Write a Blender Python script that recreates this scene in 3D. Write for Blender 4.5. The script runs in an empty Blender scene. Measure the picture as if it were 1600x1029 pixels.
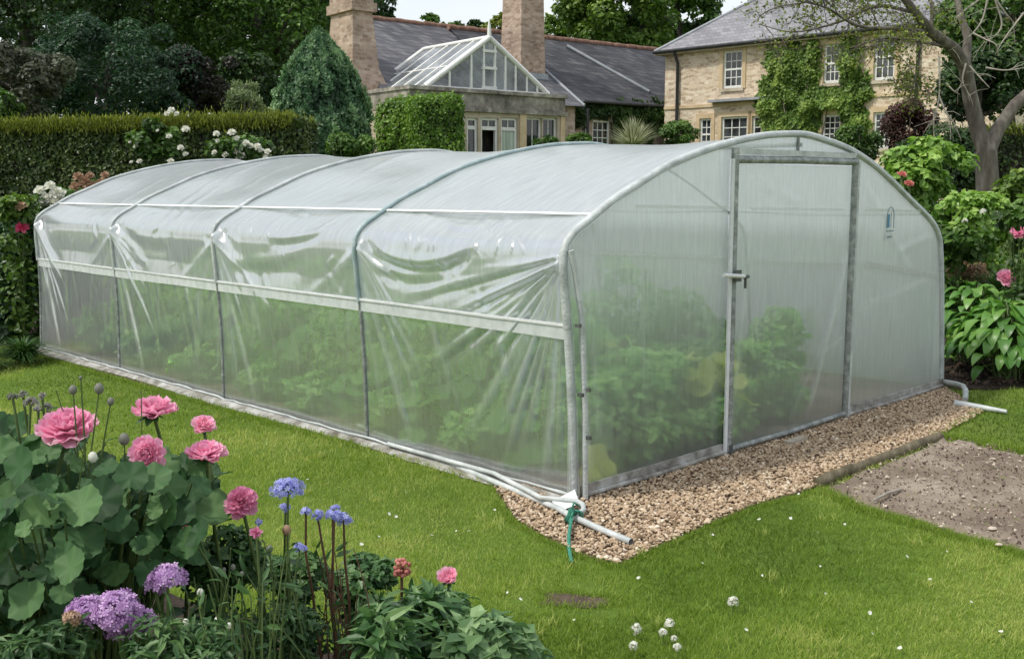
import bpy, math, random
import numpy as np
from mathutils import Vector, Matrix

rng = np.random.default_rng(7)
random.seed(7)
PI = math.pi
COL = bpy.context.scene.collection

# ------------------------------------------------------------------ camera
F = 1656.0; TH = math.atan(227.5 / F); H = 1.7
scene = bpy.context.scene
cam_d = bpy.data.cameras.new('camera'); cam = bpy.data.objects.new('camera', cam_d)
COL.objects.link(cam); scene.camera = cam
cam.location = (0, 0, H); cam.rotation_euler = (PI / 2 - TH, 0, 0)
cam_d.sensor_width = 36; cam_d.lens = 36 * F / 1600
cam_d.clip_start = 0.05; cam_d.clip_end = 2000

def ray(px, py):
    x = px - 800.0; y = py - 514.5
    return (x, F * math.cos(TH) - y * math.sin(TH), -(y * math.cos(TH) + F * math.sin(TH)))
def at_Y(px, py, Y):
    r = ray(px, py); s = Y / r[1]
    return (r[0] * s, Y, H + r[2] * s)
def at_z(px, py, z=0.0):
    r = ray(px, py); s = (z - H) / r[2]
    return (r[0] * s, r[1] * s, z)
def on_plane(px, py, P, ang):
    r = ray(px, py); dx, dy = math.cos(ang), math.sin(ang)
    det = r[0] * (-dy) + dx * r[1]
    t = (P[0] * (-dy) + dx * P[1]) / det
    return ((r[0] * t - P[0]) * dx + (r[1] * t - P[1]) * dy, H + r[2] * t)

# ------------------------------------------------------------------ objects
def tag(o, label=None, cat=None, group=None, kind=None):
    if label: o['label'] = label
    if cat: o['category'] = cat
    if group: o['group'] = group
    if kind: o['kind'] = kind
    return o
def empty(name, loc=(0, 0, 0), rz=0.0, label=None, cat=None, group=None):
    o = bpy.data.objects.new(name, None); COL.objects.link(o)
    o.location = loc; o.rotation_euler = (0, 0, rz); o.empty_display_size = 0.1
    return tag(o, label, cat, group)

class MB:
    """collects vertices and faces; build() links ONE mesh object"""
    def __init__(s):
        s.V = []; s.L = []; s.T = []; s.M = []; s.A = []; s.S = []; s.n = 0
    def add(s, v, f, mat=0, tint=0.5, smooth=False):
        v = np.asarray(v, float).reshape(-1, 3); f = np.asarray(f, int)
        if f.ndim == 1: f = f.reshape(1, -1)
        s.V.append(v); s.L.append((f + s.n).ravel()); s.T.append(np.full(len(f), f.shape[1]))
        s.M.append(np.full(len(f), mat)); s.S.append(np.full(len(f), smooth))
        t = np.asarray(tint, float)
        s.A.append(np.full(len(v), float(t)) if t.ndim == 0 else t)
        s.n += len(v)
    def box(s, c, d, rz=0.0, mat=0, tint=0.5):
        c = np.array(c, float); d = np.array(d, float) / 2
        v = np.array([[x, y, z] for x in (-1, 1) for y in (-1, 1) for z in (-1, 1)]) * d
        if rz:
            R = np.array([[math.cos(rz), -math.sin(rz), 0], [math.sin(rz), math.cos(rz), 0], [0, 0, 1]])
            v = v @ R.T
        s.add(v + c, [[0, 1, 3, 2], [4, 6, 7, 5], [0, 4, 5, 1], [2, 3, 7, 6], [0, 2, 6, 4], [1, 5, 7, 3]], mat, tint)
    def b2(s, a, b, mat=0):
        a = np.array(a, float); b = np.array(b, float)
        s.box((a + b) / 2, np.abs(b - a), 0, mat)
    def tube(s, pts, r, n=8, mat=0, tint=0.5, cap=True):
        P = np.asarray(pts, float); k = len(P)
        R = np.full(k, float(r)) if np.isscalar(r) else np.asarray(r, float)
        T = np.gradient(P, axis=0); T /= np.linalg.norm(T, axis=1)[:, None] + 1e-12
        up = np.array([0, 0, 1.0]) if abs(T[0][2]) < .9 else np.array([1.0, 0, 0])
        a = np.cross(T[0], up); a /= np.linalg.norm(a)
        rings = []
        an = np.linspace(0, 2 * PI, n, endpoint=False)
        for i in range(k):
            a = a - T[i] * a.dot(T[i]); a /= np.linalg.norm(a) + 1e-12
            b = np.cross(T[i], a)
            rings.append(P[i] + R[i] * (np.cos(an)[:, None] * a + np.sin(an)[:, None] * b))
        v = np.concatenate(rings); f = []
        i0 = np.arange(n); i1 = (i0 + 1) % n
        for i in range(k - 1):
            f.append(np.stack([i * n + i0, i * n + i1, (i + 1) * n + i1, (i + 1) * n + i0], 1))
        s.add(v, np.concatenate(f), mat, tint, True)
        if cap:
            c0 = rings[0]; c1 = rings[-1]
            s.add(c0, [list(range(n))[::-1]], mat, tint); s.add(c1, [list(range(n))], mat, tint)
    def inst(s, tv, tf, R, pos, scale, tint, mat=0, smooth=False, vt=None):
        """N copies of a template; R (N,3,3), pos (N,3), scale (N,) or (N,3)"""
        N = len(R); pos = np.asarray(pos, float) * np.ones((N, 1)); tv = np.asarray(tv, float); tf = np.asarray(tf, int); Vn = len(tv)
        sc = np.asarray(scale, float)
        if sc.ndim == 0: sc = np.full(N, float(sc))
        if sc.ndim == 1: sc = np.repeat(sc[:, None], 3, 1)
        v = tv[None] * sc[:, None, :]
        v = np.einsum('nij,nvj->nvi', R, v) + np.asarray(pos)[:, None, :]
        f = tf[None] + (np.arange(N) * Vn)[:, None, None]
        t = np.repeat(np.asarray(tint, float) * np.ones(N), Vn)
        if vt is not None: t = t + np.tile(vt, N)
        s.add(v.reshape(-1, 3), f.reshape(-1, tf.shape[1]), mat, t, smooth)
    def build(s, name, mats, parent=None, origin=None, label=None, cat=None, group=None, kind=None, attr=None):
        me = bpy.data.meshes.new(name)
        V = np.concatenate(s.V); L = np.concatenate(s.L); T = np.concatenate(s.T)
        if origin is not None: V = V - np.array(origin)
        me.vertices.add(len(V)); me.vertices.foreach_set('co', V.ravel().astype(np.float32))
        me.loops.add(len(L)); me.loops.foreach_set('vertex_index', L.astype(np.int32))
        me.polygons.add(len(T))
        st = np.concatenate([[0], np.cumsum(T)[:-1]])
        me.polygons.foreach_set('loop_start', st.astype(np.int32))
        me.polygons.foreach_set('material_index', np.concatenate(s.M).astype(np.int32))
        me.update(calc_edges=True)
        me.polygons.foreach_set('use_smooth', np.concatenate(s.S).astype(bool))
        at = me.attributes.new('tint', 'FLOAT', 'POINT')
        at.data.foreach_set('value', np.concatenate(s.A).astype(np.float32))
        if attr:
            for k_, arr in attr.items():
                at = me.attributes.new(k_, 'FLOAT', 'POINT'); at.data.foreach_set('value', np.asarray(arr).astype(np.float32))
        if not isinstance(mats, (list, tuple)): mats = [mats]
        for m in mats: me.materials.append(m)
        o = bpy.data.objects.new(name, me); COL.objects.link(o)
        if parent is not None: o.parent = parent
        elif origin is not None: o.location = origin
        return tag(o, label, cat, group, kind)

# ------------------------------------------------------------------ materials
def newmat(name):
    m = bpy.data.materials.new(name); m.use_nodes = True
    nt = m.node_tree; nt.nodes.clear()
    return m, nt.nodes, nt.links
def nd(ns, t, **kw):
    n = ns.new(t)
    for k, v in kw.items():
        if k in ('in_',):
            for a, b in v.items(): n.inputs[a].default_value = b
        else: setattr(n, k, v)
    return n
def rgba(c): return (c[0], c[1], c[2], 1.0)
def ramp(ns, stops):
    r = ns.new('ShaderNodeValToRGB'); e = r.color_ramp.elements
    e[0].position = stops[0][0]; e[0].color = rgba(stops[0][1])
    e[1].position = stops[-1][0]; e[1].color = rgba(stops[-1][1])
    for p, c in stops[1:-1]:
        q = e.new(p); q.color = rgba(c)
    return r
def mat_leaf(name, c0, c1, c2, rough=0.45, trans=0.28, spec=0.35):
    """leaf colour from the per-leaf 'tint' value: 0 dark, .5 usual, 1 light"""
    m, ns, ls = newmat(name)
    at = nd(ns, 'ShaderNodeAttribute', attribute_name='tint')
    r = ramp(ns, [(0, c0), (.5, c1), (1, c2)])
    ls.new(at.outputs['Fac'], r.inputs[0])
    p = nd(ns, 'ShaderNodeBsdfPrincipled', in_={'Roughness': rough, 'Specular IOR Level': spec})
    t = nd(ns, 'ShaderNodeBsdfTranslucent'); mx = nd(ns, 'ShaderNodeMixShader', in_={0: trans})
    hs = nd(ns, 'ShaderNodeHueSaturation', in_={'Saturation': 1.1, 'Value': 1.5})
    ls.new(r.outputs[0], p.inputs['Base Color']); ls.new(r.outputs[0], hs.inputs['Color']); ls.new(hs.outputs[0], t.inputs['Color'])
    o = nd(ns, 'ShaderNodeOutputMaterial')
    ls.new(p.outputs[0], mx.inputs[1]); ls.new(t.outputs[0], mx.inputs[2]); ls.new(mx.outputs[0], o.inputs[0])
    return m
def mat_noise(name, stops, scale=5.0, rough=0.8, bump=0.0, bscale=None, spec=0.3, detail=6, metal=0.0, stretch=(1, 1, 1), coord='Object'):
    m, ns, ls = newmat(name)
    tc = nd(ns, 'ShaderNodeTexCoord'); mp = nd(ns, 'ShaderNodeMapping'); mp.inputs['Scale'].default_value = stretch
    n = nd(ns, 'ShaderNodeTexNoise', in_={'Scale': scale, 'Detail': detail, 'Roughness': .6})
    r = ramp(ns, stops); p = nd(ns, 'ShaderNodeBsdfPrincipled', in_={'Roughness': rough, 'Specular IOR Level': spec, 'Metallic': metal})
    o = nd(ns, 'ShaderNodeOutputMaterial')
    ls.new(tc.outputs[coord], mp.inputs[0]); ls.new(mp.outputs[0], n.inputs['Vector']); ls.new(n.outputs[0], r.inputs[0])
    ls.new(r.outputs[0], p.inputs['Base Color']); ls.new(p.outputs[0], o.inputs[0])
    if bump:
        n2 = nd(ns, 'ShaderNodeTexNoise', in_={'Scale': bscale or scale * 4, 'Detail': 5})
        b = nd(ns, 'ShaderNodeBump', in_={'Strength': bump, 'Distance': .02})
        ls.new(mp.outputs[0], n2.inputs['Vector']); ls.new(n2.outputs[0], b.inputs['Height']); ls.new(b.outputs[0], p.inputs['Normal'])
    return m
def mat_brick(name, cols, mortar, bw, bh, ms=.012, rough=.85, distort=.03, bump=.5, swirl=True, zscale=1.0, stain=(.7, 1.15)):
    """rubble / slate courses laid along (x+y, z)"""
    m, ns, ls = newmat(name)
    tc = nd(ns, 'ShaderNodeTexCoord'); sp = nd(ns, 'ShaderNodeSeparateXYZ'); ls.new(tc.outputs['Object'], sp.inputs[0])
    ad = nd(ns, 'ShaderNodeMath', operation='ADD'); ls.new(sp.outputs[0], ad.inputs[0]); ls.new(sp.outputs[1], ad.inputs[1])
    zm = nd(ns, 'ShaderNodeMath', operation='MULTIPLY', in_={1: zscale}); ls.new(sp.outputs[2], zm.inputs[0])
    cb = nd(ns, 'ShaderNodeCombineXYZ'); ls.new(ad.outputs[0], cb.inputs[0]); ls.new(zm.outputs[0], cb.inputs[1])
    nz = nd(ns, 'ShaderNodeTexNoise', in_={'Scale': 3.0, 'Detail': 3}); ls.new(cb.outputs[0], nz.inputs['Vector'])
    vm = nd(ns, 'ShaderNodeVectorMath', operation='SCALE', in_={3: distort * 4}); ls.new(nz.outputs['Color'], vm.inputs[0])
    va = nd(ns, 'ShaderNodeVectorMath', operation='ADD'); ls.new(cb.outputs[0], va.inputs[0]); ls.new(vm.outputs[0], va.inputs[1])
    br = nd(ns, 'ShaderNodeTexBrick', in_={'Scale': 1.0, 'Mortar Size': ms, 'Brick Width': bw, 'Row Height': bh, 'Color1': (0, 0, 0, 1), 'Color2': (1, 1, 1, 1), 'Mortar': (.5, .5, .5, 1), 'Mortar Smooth': .3})
    ls.new(va.outputs[0], br.inputs['Vector'])
    n2 = nd(ns, 'ShaderNodeTexNoise', in_={'Scale': 7.0, 'Detail': 8, 'Roughness': .7}); ls.new(cb.outputs[0], n2.inputs['Vector'])
    ml = nd(ns, 'ShaderNodeMix', data_type='FLOAT', in_={0: .45}); ls.new(br.outputs['Color'], ml.inputs[2]); ls.new(n2.outputs[0], ml.inputs[3])
    r = ramp(ns, cols); ls.new(ml.outputs[0], r.inputs[0])
    mx = nd(ns, 'ShaderNodeMix', data_type='RGBA'); ls.new(br.outputs['Fac'], mx.inputs[0]); ls.new(r.outputs[0], mx.inputs[6]); mx.inputs[7].default_value = rgba(mortar)
    n3 = nd(ns, 'ShaderNodeTexNoise', in_={'Scale': .9, 'Detail': 6, 'Roughness': .65}); ls.new(cb.outputs[0], n3.inputs['Vector'])
    mr = nd(ns, 'ShaderNodeMapRange', in_={1: .3, 2: .7, 3: stain[0], 4: stain[1]}); ls.new(n3.outputs[0], mr.inputs[0])
    hs = nd(ns, 'ShaderNodeHueSaturation'); ls.new(mr.outputs[0], hs.inputs['Value']); ls.new(mx.outputs[2], hs.inputs['Color'])
    p = nd(ns, 'ShaderNodeBsdfPrincipled', in_={'Roughness': rough, 'Specular IOR Level': .25}); ls.new(hs.outputs[0], p.inputs['Base Color'])
    b = nd(ns, 'ShaderNodeBump', in_={'Strength': bump, 'Distance': .03}); ls.new(ml.outputs[0], b.inputs['Height']); ls.new(b.outputs[0], p.inputs['Normal'])
    o = nd(ns, 'ShaderNodeOutputMaterial'); ls.new(p.outputs[0], o.inputs[0])
    return m

# ------------------------------------------------------------------ light and sky
w = bpy.data.worlds.new('World'); scene.world = w; w.use_nodes = True
ns, ls = w.node_tree.nodes, w.node_tree.links; ns.clear()
SUN_EL = math.radians(56); SUN_AZ = math.radians(-112)      # azimuth from +Y, clockwise
sky = nd(ns, 'ShaderNodeTexSky', sky_type='NISHITA', sun_disc=False, sun_elevation=SUN_EL, sun_rotation=SUN_AZ, air_density=1.3, dust_density=2.5, ozone_density=1.0)
tc = nd(ns, 'ShaderNodeTexCoord'); mp = nd(ns, 'ShaderNodeMapping'); mp.inputs['Scale'].default_value = (1, 1, 3.2)
nz = nd(ns, 'ShaderNodeTexNoise', in_={'Scale': 2.2, 'Detail': 7, 'Roughness': .55})
cr = ramp(ns, [(.34, (.35, .35, .35)), (.6, (.97, .97, .97))])
mx = nd(ns, 'ShaderNodeMix', data_type='RGBA'); mx.inputs[7].default_value = (4.4, 4.5, 4.6, 1)
bg = nd(ns, 'ShaderNodeBackground', in_={'Strength': .225}); o = nd(ns, 'ShaderNodeOutputWorld')
ls.new(tc.outputs['Generated'], mp.inputs[0]); ls.new(mp.outputs[0], nz.inputs['Vector']); ls.new(nz.outputs[0], cr.inputs[0])
ls.new(cr.outputs[0], mx.inputs[0]); ls.new(sky.outputs[0], mx.inputs[6]); ls.new(mx.outputs[2], bg.inputs[0]); ls.new(bg.outputs[0], o.inputs[0])
sun_d = bpy.data.lights.new('sun', 'SUN'); sun_d.energy = 2.9; sun_d.angle = math.radians(4); sun_d.color = (1, .955, .88)
sun = bpy.data.objects.new('sun', sun_d); COL.objects.link(sun)
sd = Vector((math.sin(SUN_AZ) * math.cos(SUN_EL), math.cos(SUN_AZ) * math.cos(SUN_EL), math.sin(SUN_EL)))
sun.rotation_euler = sd.to_track_quat('Z', 'Y').to_euler(); sun.location = (-20, 0, 30)
scene.view_settings.view_transform = 'Standard'; scene.view_settings.look = 'None'; scene.view_settings.exposure = 0
scene.cycles.max_bounces = 10; scene.cycles.transparent_max_bounces = 16; scene.cycles.transmission_bounces = 8
scene.cycles.diffuse_bounces = 4; scene.cycles.glossy_bounces = 3
scene.cycles.use_denoising = True; scene.cycles.caustics_reflective = False; scene.cycles.caustics_refractive = False
scene.cycles.sample_clamp_indirect = 6

# ------------------------------------------------------------------ foliage helpers
LEAF_V = np.array([[0, 0, 0], [.34, .45, .07], [0, 1, -.05], [-.34, .45, .07]]); LEAF_F = np.array([[0, 1, 2, 3]])
OVAL_V = np.array([[0, 0, 0], [.26, .28, .05], [.3, .6, .06], [0, 1, -.12], [-.3, .6, .06], [-.26, .28, .05], [0, .5, -.02]])
OVAL_F = np.array([[0, 1, 6, 6], [1, 2, 6, 6], [2, 3, 6, 6], [3, 4, 6, 6], [4, 5, 6, 6], [5, 0, 6, 6]])[:, :3]
LANCE_V = np.array([[0, 0, 0], [.13, .35, .03], [0, .35, -.02], [-.13, .35, .03], [.1, .7, -.02], [0, .7, -.06], [-.1, .7, -.02], [0, 1, -.17]])
LANCE_F = np.array([[0, 1, 2], [0, 2, 3], [1, 4, 5], [1, 5, 2], [2, 5, 6], [2, 6, 3], [4, 7, 5], [5, 7, 6]])
BLADE_V = np.array([[-.5, 0, 0], [.5, 0, 0], [-.35, .5, .12], [.35, .5, .12], [0, 1, .4]]); BLADE_F = np.array([[0, 1, 3], [0, 3, 2], [2, 3, 4]])
def unit(a): return a / (np.linalg.norm(a, axis=-1, keepdims=True) + 1e-9)
def frames(nrm, r=None, dirs=None):
    """rotation matrices with local z = nrm, local y = random or dirs projected"""
    r = r or rng
    n = unit(nrm); N = len(n)
    t = r.normal(size=(N, 3)) if dirs is None else np.asarray(dirs, float) + r.normal(size=(N, 3)) * .02
    y = unit(t - (t * n).sum(1)[:, None] * n); x = np.cross(y, n)
    return np.stack([x, y, n], 2)
def clump_points(c, rad, nclump, nleaf, cl=.3, seed=1, shell=.65, cut=None, up=.5, squash=.8):
    """leaf positions / normals / tints of a lumpy crown"""
    r = np.random.default_rng(seed); c = np.array(c, float); rad = np.array(rad, float)
    d = unit(r.normal(size=(nclump, 3))); q = shell + (1 - shell) * r.random(nclump) ** .6
    cc = d * q[:, None] * r.uniform(.8, 1.1, (nclump, 1)) * rad * (1 - cl * .5)
    cs = r.uniform(.6, 1.25, nclump) * cl; ct = r.normal(0, .12, nclump)
    k = r.choice(nclump, nleaf, p=cs ** 2 / (cs ** 2).sum())
    dd = unit(r.normal(size=(nleaf, 3)) + np.array([0, 0, .35])); rr = r.uniform(.45, 1.0, nleaf) ** .5
    off = dd * rr[:, None] * cs[k][:, None] * rad.mean() * np.array([1, 1, squash])
    p = c + cc[k] + off
    n = unit(dd + np.array([0, 0, up]) + r.normal(0, .45, (nleaf, 3)))
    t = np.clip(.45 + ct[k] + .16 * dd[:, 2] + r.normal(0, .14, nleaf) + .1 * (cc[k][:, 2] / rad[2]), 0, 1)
    if cut is not None:
        m = cut(p); p, n, t = p[m], n[m], t[m]
    return p, n, t, r
def crown_mb(c, rad, nclump, nleaf, size, cl=.3, seed=1, tmpl='leaf', tmul=1.0, **kw):
    p, n, t, r = clump_points(c, rad, nclump, nleaf, cl, seed, **kw)
    m = MB(); V, Fc = {'leaf': (LEAF_V, LEAF_F), 'oval': (OVAL_V, OVAL_F), 'lance': (LANCE_V, LANCE_F)}[tmpl]
    m.inst(V, Fc, frames(n, r), p, size * r.uniform(.6, 1.3, len(p)), t * tmul)
    return m
def trunk_mb(base, top, r0, r1, nlimb=6, spread=1.5, seed=1, wob=.08, limb_from=.4):
    r = np.random.default_rng(seed); m = MB(); b = np.array(base, float); t = np.array(top, float)
    k = 9; u = np.linspace(0, 1, k); P = b + (t - b) * u[:, None]; P[1:] += r.normal(0, wob, (k - 1, 3)) * [1, 1, .2]
    R = r0 + (r1 - r0) * u; R[0] *= 1.35
    m.tube(P, R, 8)
    for i in range(nlimb):
        q = r.uniform(limb_from, .95); p0 = P[int(q * (k - 1))]; a = r.uniform(0, 2 * PI)
        e = p0 + np.array([math.cos(a) * spread, math.sin(a) * spread, spread * r.uniform(.3, .9)]) * r.uniform(.6, 1)
        mid = (p0 + e) / 2 + np.array([0, 0, -.08 * spread]) + r.normal(0, .05 * spread, 3)
        m.tube([p0, mid, e], [r0 * .4, r0 * .28, r0 * .08], 6)
    return m

M = {}
M['bark'] = mat_noise('bark', [(.3, (.06, .05, .04)), (.55, (.16, .14, .115)), (.75, (.28, .26, .22))], 9, .9, .8, 40, stretch=(1, 1, .25))
M['bark_dark'] = mat_noise('bark_dark', [(.3, (.02, .018, .015)), (.7, (.07, .06, .05))], 9, .9, .6, 30, stretch=(1, 1, .3))
M['twig'] = mat_noise('twig', [(.3, (.22, .2, .16)), (.7, (.42, .39, .33))], 14, .8)
M['stem'] = mat_noise('stem', [(.3, (.06, .1, .03)), (.7, (.13, .18, .06))], 12, .55)
M['stem_red'] = mat_noise('stem_red', [(.3, (.09, .045, .035)), (.7, (.16, .09, .05))], 12, .55)
# ------------------------------------------------------------------ the ground
def mat_lawn():
    m, ns, ls = newmat('lawn')
    tc = nd(ns, 'ShaderNodeTexCoord')
    n1 = nd(ns, 'ShaderNodeTexNoise', in_={'Scale': .55, 'Detail': 5, 'Roughness': .6}); n2 = nd(ns, 'ShaderNodeTexNoise', in_={'Scale': 9, 'Detail': 8, 'Roughness': .75})
    n3 = nd(ns, 'ShaderNodeTexNoise', in_={'Scale': 90, 'Detail': 4, 'Roughness': .7})
    for n in (n1, n2, n3): ls.new(tc.outputs['Object'], n.inputs['Vector'])
    r1 = ramp(ns, [(.3, (.09, .155, .022)), (.5, (.15, .235, .036)), (.72, (.25, .31, .065))]); ls.new(n1.outputs[0], r1.inputs[0])
    r2 = ramp(ns, [(.3, (.45, .45, .45)), (.65, (1.15, 1.15, 1.1))]); ls.new(n2.outputs[0], r2.inputs[0])
    r3 = ramp(ns, [(.3, (.4, .4, .4)), (.65, (1.25, 1.25, 1.2))]); ls.new(n3.outputs[0], r3.inputs[0])
    a = nd(ns, 'ShaderNodeMix', data_type='RGBA', blend_type='MULTIPLY', in_={0: .5}); b = nd(ns, 'ShaderNodeMix', data_type='RGBA', blend_type='MULTIPLY', in_={0: .7})
    ls.new(r1.outputs[0], a.inputs[6]); ls.new(r2.outputs[0], a.inputs[7]); ls.new(a.outputs[2], b.inputs[6]); ls.new(r3.outputs[0], b.inputs[7])
    p = nd(ns, 'ShaderNodeBsdfPrincipled', in_={'Roughness': .85, 'Specular IOR Level': .15}); bp = nd(ns, 'ShaderNodeBump', in_={'Strength': .8, 'Distance': .02})
    ls.new(n3.outputs[0], bp.inputs['Height']); ls.new(bp.outputs[0], p.inputs['Normal'])
    ls.new(b.outputs[2], p.inputs['Base Color']); o = nd(ns, 'ShaderNodeOutputMaterial'); ls.new(p.outputs[0], o.inputs[0])
    return m
M['lawn'] = mat_lawn()
M['soil'] = mat_noise('soil', [(.25, (.05, .034, .025)), (.5, (.105, .075, .056)), (.75, (.18, .14, .11))], 5, .95, 1.0, 45)
M['soil_dark'] = mat_noise('soil_dark', [(.25, (.016, .011, .008)), (.6, (.05, .035, .025)), (.8, (.09, .065, .045))], 9, .95, 1.0, 50)
M['soil_plot'] = mat_noise('soil_plot', [(.3, (.10, .075, .052)), (.48, (.21, .165, .125)), (.68, (.38, .315, .25))], 1.1, .95, 1.0, 40, detail=10)
M['gravel_bed'] = mat_noise('gravel_bed', [(.3, (.07, .045, .03)), (.7, (.24, .17, .12))], 60, .95, 1.0, 90)

m = MB(); S = 900
m.add([[-S, -30, 0], [S, -30, 0], [S, S, 0], [-S, S, 0]], [[0, 1, 2, 3]])
ground = m.build('lawn_ground', M['lawn'], kind='structure')

def poly_grid(poly, z, step, name, mat, bumpy=.0, seed=3):
    """flat polygon sheet, triangulated on a grid inside the outline, gently uneven"""
    P = np.array(poly)[:, :2]; cx = P.mean(0)
    import bmesh
    bm = bmesh.new(); vs = [bm.verts.new((p[0], p[1], z)) for p in P]; f = bm.faces.new(vs)
    bmesh.ops.triangulate(bm, faces=[f])
    if bumpy:
        for _ in range(6):
            es = [e for e in bm.edges if e.calc_length() > step]
            if not es: break
            bmesh.ops.subdivide_edges(bm, edges=es, cuts=1)
            bmesh.ops.triangulate(bm, faces=bm.faces[:])
        from mathutils import noise
        for v in bm.verts:
            if not v.is_boundary: v.co.z += (noise.noise(v.co * 3) * .5 + .5 + noise.noise(v.co * 11) * .35) * bumpy
    if sum(f.normal.z for f in bm.faces) < 0: bmesh.ops.reverse_faces(bm, faces=bm.faces[:])
    me = bpy.data.meshes.new(name); bm.to_mesh(me); bm.free(); me.materials.append(mat)
    for p in me.polygons: p.use_smooth = True
    o = bpy.data.objects.new(name, me); COL.objects.link(o); return tag(o, kind='structure')
def smooth_poly(pts, jit=.03, sub=5, seed=2, closed=True):
    r = np.random.default_rng(seed); out = []; n = len(pts)
    for i in range(n):
        a = np.array(pts[i][:2]); b = np.array(pts[(i + 1) % n][:2])
        for k in range(sub):
            q = a + (b - a) * k / sub
            out.append((q[0] + r.normal(0, jit), q[1] + r.normal(0, jit)))
    return out
def inside(poly, x, y):
    P = np.array(poly)[:, :2]; n = len(P); c = np.zeros(len(x), bool); j = n - 1
    for i in range(n):
        xi, yi = P[i]; xj, yj = P[j]
        with np.errstate(divide='ignore', invalid='ignore'):
            k = ((yi > y) != (yj > y)) & (x < (xj - xi) * (y - yi) / (yj - yi + 1e-12) + xi)
        c ^= k; j = i
    return c

TA = (0.3618, 5.5262); TANG = math.radians(44.52); TW = 4.57; TL = 7.5
cu, su = math.cos(TANG), math.sin(TANG)
def T2W(u, v, z=0.0): return (TA[0] + u * cu - v * su, TA[1] + u * su + v * cu, z)
def uv(px, py):
    x, y, _ = at_z(px, py); x -= TA[0]; y -= TA[1]; return (x * cu + y * su, -x * su + y * cu)

# gravel apron around the tunnel (outline in metres, tunnel frame u across the door end, v along the side)
gv = [uv(788, 784), uv(806, 812), uv(850, 840), uv(908, 868), uv(966, 884), uv(1023, 858), uv(1075, 835), uv(1120, 814), uv(1185, 788), uv(1270, 764), uv(1380, 712), uv(1462, 684), uv(1500, 665), uv(1536, 645), uv(1500, 622), uv(1470, 603)]
gravel_poly = [T2W(*p)[:2] for p in gv] + [T2W(4.5, .1)[:2], T2W(.06, .1)[:2], T2W(.03, .75)[:2]]
poly_grid(smooth_poly(gravel_poly, .012, 4), .006, 9, 'gravel_path', M['gravel_bed'])
side_poly = [T2W(.05, .8), T2W(.05, 7.9), T2W(-.17, 7.75), T2W(-.13, 6.0), T2W(-.1, 4), T2W(-.07, 2.2), T2W(-.08, .85)]
poly_grid(smooth_poly(side_poly, .012, 6), .004, 9, 'soil_strip', M['soil'])
plot_poly = [at_z(1292, 762), at_z(1390, 722), at_z(1470, 689), at_z(1520, 696), at_z(1600, 712), at_z(1760, 760), at_z(1850, 1000), at_z(1600, 862), at_z(1500, 836), at_z(1400, 806), at_z(1340, 790)]
plot_poly = smooth_poly(plot_poly, .015, 6)
poly_grid(plot_poly, .004, .08, 'bare_soil_plot', M['soil_plot'], .03)
inner_poly = [T2W(.05, .1), T2W(4.5, .1), T2W(4.5, 7.4), T2W(.05, 7.4)]
poly_grid(inner_poly, .010, 9, 'soil_inside_tunnel', M['soil_plot'])
bed_poly = [at_z(1486, 607), at_z(1540, 609), at_z(1640, 604), at_z(1800, 590), (20, 12.0), (26, 18), (8, 24), T2W(4.75, 7.5), T2W(4.75, 3.8), T2W(4.72, .6)]
poly_grid(smooth_poly(bed_poly, .03, 6), .005, .3, 'flower_bed_soil', M['soil_dark'], .02)
front_bed = [(-3.6, 5.6), (-2.3, 4.9), (-1.45, 4.25), (-.75, 3.75), (-.15, 3.4), (.18, 3.0), (.2, 2.4), (0, 1.4), (-5, 1.0), (-6, 5)]
poly_grid(smooth_poly(front_bed, .03, 6), .005, .15, 'front_bed_soil', M['soil_dark'], .02)
left_bed = [T2W(-.3, 8.0), T2W(-1.0, 8.05), (-7.5, 11.2), (-12, 11.6), (-20, 12), (-20, 17), (2, 17), T2W(4.7, 7.6)]
poly_grid(smooth_poly(left_bed, .03, 5), .005, .4, 'back_bed_soil', M['soil_dark'], .02)
# bare worn patch in the near lawn
wp = at_z(893, 938); patch_poly = [(wp[0] + math.cos(a) * .14 * (1 + .25 * math.sin(3 * a + 2)), wp[1] + math.sin(a) * .085 * (1 + .3 * math.cos(2 * a + 1))) for a in np.linspace(0, 2 * PI, 24, endpoint=False)]
poly_grid(patch_poly, .003, .03, 'bare_patch', M['soil'], .006)

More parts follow.
